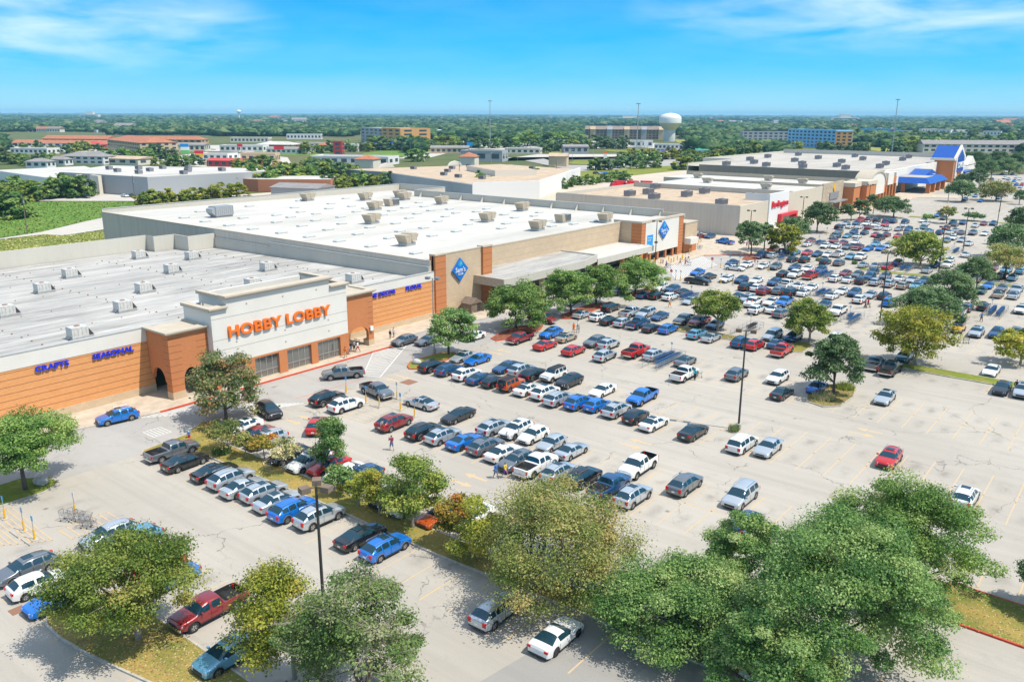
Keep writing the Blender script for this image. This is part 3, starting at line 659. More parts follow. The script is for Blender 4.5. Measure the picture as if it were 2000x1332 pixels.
FARCARS = [('sed', 'S', -67.8, 287.6, 90), ('sed', 'W', -70.8, 286.1, 90), ('suv', 'W', -73.6, 285.4, 90), ('sed', 'M', -56.6, 301.0, -90), ('sed', 'M', -76.6, 285.5, 90), ('suv', 'K', -84.4, 279.9, 90), ('sed', 'C', -62.5, 297.1, -90), ('sed', 'W', -79.5, 285.1, 90), ('sed', 'W', -82.1, 283.9, 90), ('sed', 'W', -50.2, 313.6, 90), ('sed', 'W', -69.0, 299.2, 90), ('sed', 'W', -76.8, 293.9, -90), ('sed', 'R', -74.5, 296.7, -90), ('sed', 'G', -56.1, 311.9, 90), ('suv', 'W', -79.7, 294.2, -90), ('sed', 'S', -85.5, 291.0, -90), ('sed', 'W', -64.4, 308.5, 90), ('suv', 'N', -46.4, 322.9, -90), ('sed', 'N', -83.0, 294.1, -90), ('sed', 'M', -49.0, 321.2, -90), ('suv', 'N', -57.7, 317.1, -90), ('suv', 'N', -55.0, 319.2, -90), ('suv', 'N', -71.1, 309.3, 90), ('suv', 'N', -74.6, 307.6, 90), ('suv', 'N', -77.0, 307.9, 90), ('sed', 'W', -67.0, 316.6, -90), ('suv', 'K', -79.8, 306.7, 90), ('pu', 'R', -84.3, 303.5, -90), ('suv', 'G', -83.0, 309.0, 90), ('sed', 'K', -63.2, 329.4, -90), ('sed', 'B', -66.8, 337.9, -90), ('sed', 'W', -67.0, 365.7, -90), ('sed', 'B', -64.8, 408.2, -90), ('suv', 'N', -71.2, 410.3, -90), ('sed', 'B', -61.1, 428.4, -90), ('sed', 'L', -71.0, 431.9, -90), ('sed', 'B', -87.4, 466.8, -90), ('sed', 'S', -62.7, 502.7, -90), ('suv', 'B', -66.6, 518.3, -90), ('suv', 'R', -64.2, 520.3, -90), ('sed', 'B', -71.8, 549.0, -90), ('sed', 'N', -83.8, 553.9, -90), ('sed', 'S', -76.3, 560.3, -90), ('sed', 'W', -71.1, 564.8, -90), ('suv', 'W', -79.4, 568.1, -90), ('sed', 'W', -75.3, 581.2, -90), ('suv', 'N', -81.3, 609.4, -90), ('sed', 'B', -86.7, 607.7, -90), ('sed', 'R', -79.8, 632.5, -90), ('sed', 'W', -88.6, 638.1, -90), ('sed', 'W', -104.5, 659.4, -90), ('sed', 'N', -113.0, 680.8, -90), ('suv', 'W', -117.6, 683.5, -90), ('pu','R',-586,747,90), ('suv','S',-583,746,-90), ('suv','K',-580,745,-90), ('sed','B',-577,743,-90), ('suv','K',-575,742,90), ('pu','W',-572,741,90), ('pu','K',-569,739,-90), ('pu','N',-563,737,90), ('sed','S',-557,734,90), ('pu','K',-554,733,-90), ('pu','S',-621,796,90), ('pu','G',-618,796,90), ('sed','W',-616,797,90), ('sed','W',-614,797,90), ('pu','W',-611,797,-90), ('sed','W',-609,797,90), ('sed','W',-606,798,-90), ('pu','W',-604,798,90), ('pu','W',-602,798,90), ('sed','R',-599,798,90), ('sed','S',-597,799,90), ('sed','N',-594,799,90), ('sed','G',-592,799,-90), ('suv','K',-590,799,90), ('suv','K',-601,845,-90), ('suv','S',-598,847,90), ('suv','S',-597,849,90), ('suv','B',-595,850,-90), ('sed','G',-594,851,90), ('sed','W',-592,853,90), ('pu','S',-591,854,-90), ('suv','W',-588,857,90), ('pu','K',-586,858,90), ('suv','W',-583,861,90), ('suv','W',-580,864,-90), ('suv','S',-579,865,-90), ('pu','N',-576,868,90), ('suv','S',-576,812,-90), ('sed','K',-574,815,90), ('pu','W',-572,816,90), ('suv','S',-571,818,90), ('pu','G',-570,820,90), ('suv','K',-569,821,-90), ('pu','W',-568,823,90), ('suv','W',-567,825,-90), ('suv','W',-564,830,-90), ('suv','S',-562,831,90), ('sed','G',-561,833,-90), ('sed','K',-560,834,-90), ('suv','W',-559,836,-90), ('suv','W',-558,838,90), ('sed','K',-557,839,90), ('pu','G',-500,813,-90), ('suv','S',-498,814,90), ('pu','W',-497,814,90), ('suv','K',-495,815,-90), ('suv','K',-493,816,-90), ('pu','W',-492,816,90), ('suv','W',-490,817,90), ('pu','W',-488,817,-90), ('suv','K',-487,818,-90), ('sed','K',-485,818,-90), ('pu','S',-434,782,90), ('pu','S',-430,784,90), ('suv','W',-429,785,90), ('suv','K',-427,785,90), ('sed','B',-424,786,-90), ('pu','R',-423,787,90), ('suv','B',-422,788,90), ('suv','S',-420,788,-90), ('suv','N',-419,789,-90), ('sed','B',-418,790,90), ('pu','K',-416,790,90), ('pu','S',-415,791,90), ('suv','G',-413,791,90), ('suv','N',-412,792,90), ('suv','K',-409,793,90), ('sed','K',-408,794,-90), ('pu','R',-407,794,90), ('suv','W',-405,795,90), ('suv','S',-404,796,90), ('sed','K',-402,796,90), ('suv','G',-401,797,-90), ('suv','R',-415,751,-90), ('suv','G',-413,751,-90), ('suv','W',-412,752,-90), ('suv','W',-410,753,-90), ('pu','N',-409,754,90), ('pu','S',-408,755,-90), ('suv','B',-406,755,90), ('suv','R',-405,756,-90), ('sed','W',-402,758,-90), ('suv','K',-400,759,90), ('suv','N',-398,760,-90), ('suv','S',-396,761,-90), ('suv','S',-395,762,-90), ('suv','K',-393,763,-90), ('suv','W',-392,763,90), ('sed','W',-391,764,90), ('suv','S',-389,765,-90), ('pu','R',-388,766,90), ('pu','K',-386,767,90), ('suv','N',-385,767,90), ('sed','K',-383,768,-90), ('pu','R',-382,769,-90), ('sed','R',-381,770,90), ('suv','K',-379,771,90), ('suv','S',-378,771,-90), ('sed','G',-376,772,-90), ('sed','S',-375,773,90), ('sed','S',-374,774,-90), ('suv','B',-372,775,90), ('pu','N',-369,776,90), ('pu','W',-368,777,90), ('pu','G',-365,779,90), ('suv','S',-364,779,90), ('suv','S',-362,780,90), ('pu','W',-374,750,90), ('pu','N',-372,750,90), ('suv','S',-371,750,-90), ('suv','W',-369,750,-90), ('sed','S',-367,750,90), ('suv','K',-365,750,90), ('suv','W',-364,750,90), ('sed','G',-360,750,90), ('suv','K',-357,751,-90), ('sed','S',-355,751,90), ('suv','W',-354,751,-90), ('sed','K',-352,751,-90), ('suv','R',-350,751,90), ('sed','S',-349,751,90), ('suv','B',-347,751,90), ('pu','N',-345,751,90), ('suv','W',-344,751,90), ('suv','W',-342,751,-90), ('suv','K',-287,448,90), ('suv','S',-283,448,-90), ('suv','B',-280,449,90), ('suv','N',-277,449,-90), ('pu','K',-271,451,90), ('suv','S',-268,451,90), ('sed','R',-271,432,-90), ('suv','R',-268,432,-90), ('pu','G',-263,433,90), ('sed','W',-701,811,-90), ('sed','S',-696,810,-90), ('suv','S',-683,810,-90), ('sed','S',-678,809,-90), ('sed','W',-674,809,-90), ('pu','K',-670,809,90), ('pu','N',-665,809,-90), ('suv','G',-656,808,90), ('suv','N',-652,808,90), ('pu','S',-643,808,-90), ('suv','S',-1021,397,90), ('sed','W',-1020,399,-90), ('pu','K',-1018,400,-90), ('sed','B',-1015,403,-90), ('suv','B',-1013,405,90), ('suv','K',-1011,407,90), ('pu','W',-1010,408,-90), ('suv','G',-1008,410,90), ('sed','S',-1006,411,90), ('pu','G',-1005,413,-90), ('pu','R',-1003,414,-90), ('suv','S',-1000,417,90), ('pu','W',-998,419,90), ('sed','K',-996,421,90), ('pu','S',-995,422,90), ('sed','R',-993,424,90), ('pu','G',-972,417,90), ('pu','B',-970,419,90), ('suv','K',-967,421,-90), ('pu','N',-965,422,-90), ('sed','B',-963,424,90), ('pu','W',-960,426,-90), ('suv','N',-958,427,90), ('sed','B',-956,429,90), ('suv','K',-953,431,-90), ('sed','W',-951,432,-90), ('suv','S',-946,436,-90), ('suv','W',-944,437,-90), ('sed','S',-942,439,-90), ('suv','S',-939,441,-90), ('suv','K',-935,444,90), ('sed','K',-930,447,-90), ('pu','K',-928,449,90), ('sed','N',-379,170,0), ('pu','K',-375,172,0), ('sed','W',-366,185,0), ('sed','K',-364,187,0), ('pu','S',-398,195,90), ('suv','W',-397,197,-90), ('suv','B',-395,198,-90), ('suv','R',-781,480,-90), ('suv','S',-780,482,-90), ('suv','B',-780,485,90), ('sed','N',-780,487,-90), ('pu','W',-779,490,90), ('pu','W',-779,492,-90), ('suv','K',-696,394,90), ('pu','R',-696,397,90), ('suv','N',-695,400,-90), ('suv','K',-461,321,90), ('pu','G',-459,321,-90), ('sed','W',-457,320,90), ('sed','S',-455,320,90), ('pu','W',-758,544,-90), ('pu','G',-753,552,90), ('suv','G',-750,556,-90), ('sed','S',-745,565,90), ('sed','R',-742,569,-90), ('pu','W',-739,573,90), ('suv','W',-737,577,-90), ('sed','W',-729,590,90), ('sed','W',-726,594,-90), ('suv','S',-723,598,-90), ('suv','R',-576,848,20), ('suv','S',-542,829,20), ('sed','W',-525,819,20), ('pu','S',-508,810,20), ('suv','S',-795,1074,90), ('suv','B',-779,1064,-90), ('sed','W',-764,1054,90), ('sed','B',-749,1044,90), ('suv','W',-734,1034,-90), ('pu','W',-718,1024,-90)]
TREES = [
 ('live', 'g', -84.2, 29.0, 7.5, 5.4, 3.3, 0.2, 0.6, 82),
 ('elm', 'gy', -52.3, 23.6, 8.0, 5.4, 2.9, -0.2, -0.4, 59),
 ('elm', 'y', -40.3, 27.9, 8.0, 3.2, 2.8, -0.5, -0.8, 55),
 ('live', 'ash', -33.8, 28.4, 9.5, 5.1, 1.6, -0.3, -0.4, 51),
 ('elm', 'br', -34.4, 46.1, 8.4, 6.9, 1.6, 1.5, 1.1, 65),
 ('sm', 'o', -44.0, 47.1, 4.8, 2.0, 1.6, 0.5, 0.4, 72),
 ('sm', 'y', -40.6, 46.8, 5.6, 2.5, 1.6, -0.0, -0.0, 69),
 ('elm', 'gy', -48.8, 47.4, 6.5, 3.0, 1.8, -0.1, -0.1, 74),
 ('elm', 'y', -52.7, 47.0, 4.7, 1.9, 1.8, -0.5, -0.6, 77),
 ('elm', 'g2', -64.0, 49.5, 6.5, 2.3, 1.6, 0.5, 0.6, 85),
 ('sm', 'br', -77.1, 47.2, 3.6, 2.3, 1.6, -0.2, -0.3, 91),
 ('sm', 'br', -74.0, 47.3, 3.1, 1.3, 1.6, -0.1, -0.1, 90),
 ('sm', 'o', -72.3, 48.4, 2.7, 1.7, 1.6, 0.0, 0.0, 89),
 ('sm', 'pale', -67.7, 47.4, 4.0, 1.6, 2.0, 0.2, 0.3, 86),
 ('sm', 'g2', -59.2, 47.2, 3.3, 1.5, 1.7, 0.2, 0.3, 81),
 ('sm', 'y', -55.8, 47.2, 3.0, 1.3, 1.6, -0.0, -0.0, 79),
 ('elm', 'dry', -86.3, 52.9, 8.3, 5.0, 1.6, 0.1, 0.1, 101),
 ('elm', 'g2', -84.1, 90.6, 7.4, 4.4, 2.9, 0.6, 0.5, 128),
 ('live', 'g', -86.0, 109.9, 7.8, 5.8, 1.6, 0.4, 0.3, 144),
 ('live', 'g', -84.4, 124.5, 8.3, 5.3, 2.1, -0.6, -0.4, 154),
 ('live', 'g', -85.2, 134.4, 8.1, 5.1, 1.6, 0.6, 0.4, 162),
 ('live', 'g', -84.3, 148.0, 7.2, 5.7, 2.2, 0.7, 0.4, 172),
 ('elm', 'gy', -57.8, 130.4, 6.9, 4.7, 3.0, -0.1, -0.1, 143),
 ('elm', 'gy', -42.8, 132.8, 6.9, 4.5, 2.3, -0.6, -0.2, 136),
 ('live', 'dk', -31.3, 109.0, 7.7, 4.6, 2.3, 0.2, 0.0, 111),
 ('elm', 'y', -26.0, 129.8, 8.8, 5.8, 2.7, -0.6, -0.1, 123),
 ('elm', 'y', -13.8, 140.6, 5.3, 3.7, 1.6, -0.7, -0.1, 124),
 ('live', 'dk', -28.2, 157.7, 6.8, 5.3, 2.0, -2.6, -0.5, 146),
 ('live', 'dk', -28.8, 169.6, 8.2, 5.1, 2.4, -0.8, -0.1, 155),
 ('live', 'dk', -29.0, 193.0, 7.6, 4.5, 3.1, -0.7, -0.1, 173),
 ('elm', 'br', -27.1, 216.2, 8.2, 5.6, 3.4, -0.2, -0.0, 189),
 ('live', 'dk', -29.4, 250.3, 8.7, 6.1, 3.4, -2.0, -0.2, 217),
 ('live', 'dk', -31.5, 277.0, 10.8, 4.8, 4.6, -1.1, -0.1, 238),
 ('elm', 'gy', -46.3, 221.8, 8.2, 6.4, 1.6, -0.5, -0.1, 205),
 ('elm', 'y', -79.0, 218.1, 8.2, 4.7, 1.7, -0.4, -0.1, 222),
 ('live', 'dk', -85.8, 211.5, 8.8, 4.4, 3.5, -0.7, -0.3, 221),
 ('live', 'dk', -85.8, 220.4, 7.6, 4.0, 3.1, -0.4, -0.2, 228),
 ('live', 'dk', -86.4, 248.8, 6.5, 5.0, 2.1, -1.3, -0.5, 250),
 ('live', 'dk', -87.2, 267.1, 9.2, 5.9, 2.7, 0.5, 0.2, 264),
 ('live', 'dk', -87.8, 304.1, 5.9, 2.9, 2.3, -1.4, -0.4, 292),
 ('live', 'dk', -86.4, 309.1, 7.5, 3.5, 2.4, 0.1, 0.0, 295),
 ('live', 'dk', -79.0, 325.1, 7.2, 6.8, 2.7, -1.0, -0.3, 303),
 ('live', 'dk', -88.1, 332.2, 7.0, 2.8, 3.6, -0.7, -0.2, 314),
 ('elm', 'br', -59.9, 318.0, 6.0, 3.7, 2.8, -0.2, -0.0, 286),
 ('sm', 'g2', -65.4, 319.0, 2.8, 2.4, 1.6, -0.4, -0.1, 290),
 ('sm', 'dk', -53.9, 332.2, 2.8, 3.4, 1.6, -0.2, -0.0, 293),
 ('live', 'dk', -71.2, 403.4, 9.2, 6.3, 3.5, -0.8, -0.1, 357),
 ('elm', 'br', -60.5, 418.1, 8.6, 8.1, 2.1, -0.7, -0.1, 362),
 ('live', 'dk', -76.7, 474.0, 10.4, 5.8, 4.4, -1.4, -0.2, 414),
 ('live', 'dk', -86.0, 564.4, 11.0, 7.5, 4.6, -2.9, -0.4, 488),
 ('live', 'dk', -83.6, 611.6, 9.9, 9.2, 2.4, -2.2, -0.3, 522),
 ('live', 'dk', -110.8, 668.9, 11.8, 10.3, 4.4, -2.6, -0.4, 582),
 ('live', 'dk', -87.8, 514.1, 5.3, 5.3, 1.6, -2.6, -0.5, 451),
 ('live', 'dk', -50.2, 407.3, 5.9, 2.9, 2.3, 0.3, 0.0, 348),
 ('live', 'dk', -98.2, 679.8, 11.8, 8.2, 5.1, -2.7, -0.4, 583),
 ('live', 'dk', -87.0, 689.6, 11.1, 7.6, 3.7, -2.6, -0.3, 584),
 ('live', 'g2', -13.8, 50.1, 10.5, 6.9, 2.8, 1.0, 0.3, 56),
 ('live', 'g2', -20.7, 47.9, 5.8, 6.1, 1.6, -1.2, -0.6, 58),
 ('live', 'g', -10.4, 64.0, 8.8, 5.9, 2.1, -1.1, -0.2, 64),
 ('live', 'g2', -19.1, 54.9, 7.2, 4.1, 2.4, -0.9, -0.3, 62),
 ('live', 'g2', -14.0, 43.0, 7.3, 4.2, 1.7, -0.3, -0.1, 50),
 ('live', 'dk', -2.5, 67.7, 4.1, 2.2, 1.7, -0.2, -0.0, 62),
]
BELTS = ['dark belt before the white complex', 'clump at the far left edge', 'bushy clump left of the green field', 'thicket along the club roof edge', 'upper thicket by the club roof edge', 'thick belt behind the middle of the club roof', 'back of the thick belt behind the club roof', 'belt end before the strip mall', 'bushes right of the strip mall end', 'bright clump behind the club roof corner', 'hedge along the back lot', 'young bright trees by the back lot', 'clump by the white house row', 'belt behind the white house row', 'trees before the orange-roofed hotel', 'pair right of the orange-roofed hotel', 'trees along the near plaza kerb', 'trees behind the red-fronted restaurant', 'trees by the red and white restaurant', 'trees by the yellow and red sign', 'trees left of the banded office', 'round pair below the banded office', 'trees right of the banded office', 'trees on the mall car park edge', 'row below the dealership', 'trees beside the home store rear', 'trees behind the home store rear', 'trees left of the gabled hotel', 'trees before the gabled hotel', 'long belt behind the dealership', 'row before the pale blue hotel', 'row right of the pale blue hotel', 'trees behind the tall right mast', 'far right belt behind the apartments', 'woods right of the water tower', 'woods behind the pale blue hotel', 'woods behind the far apartments']
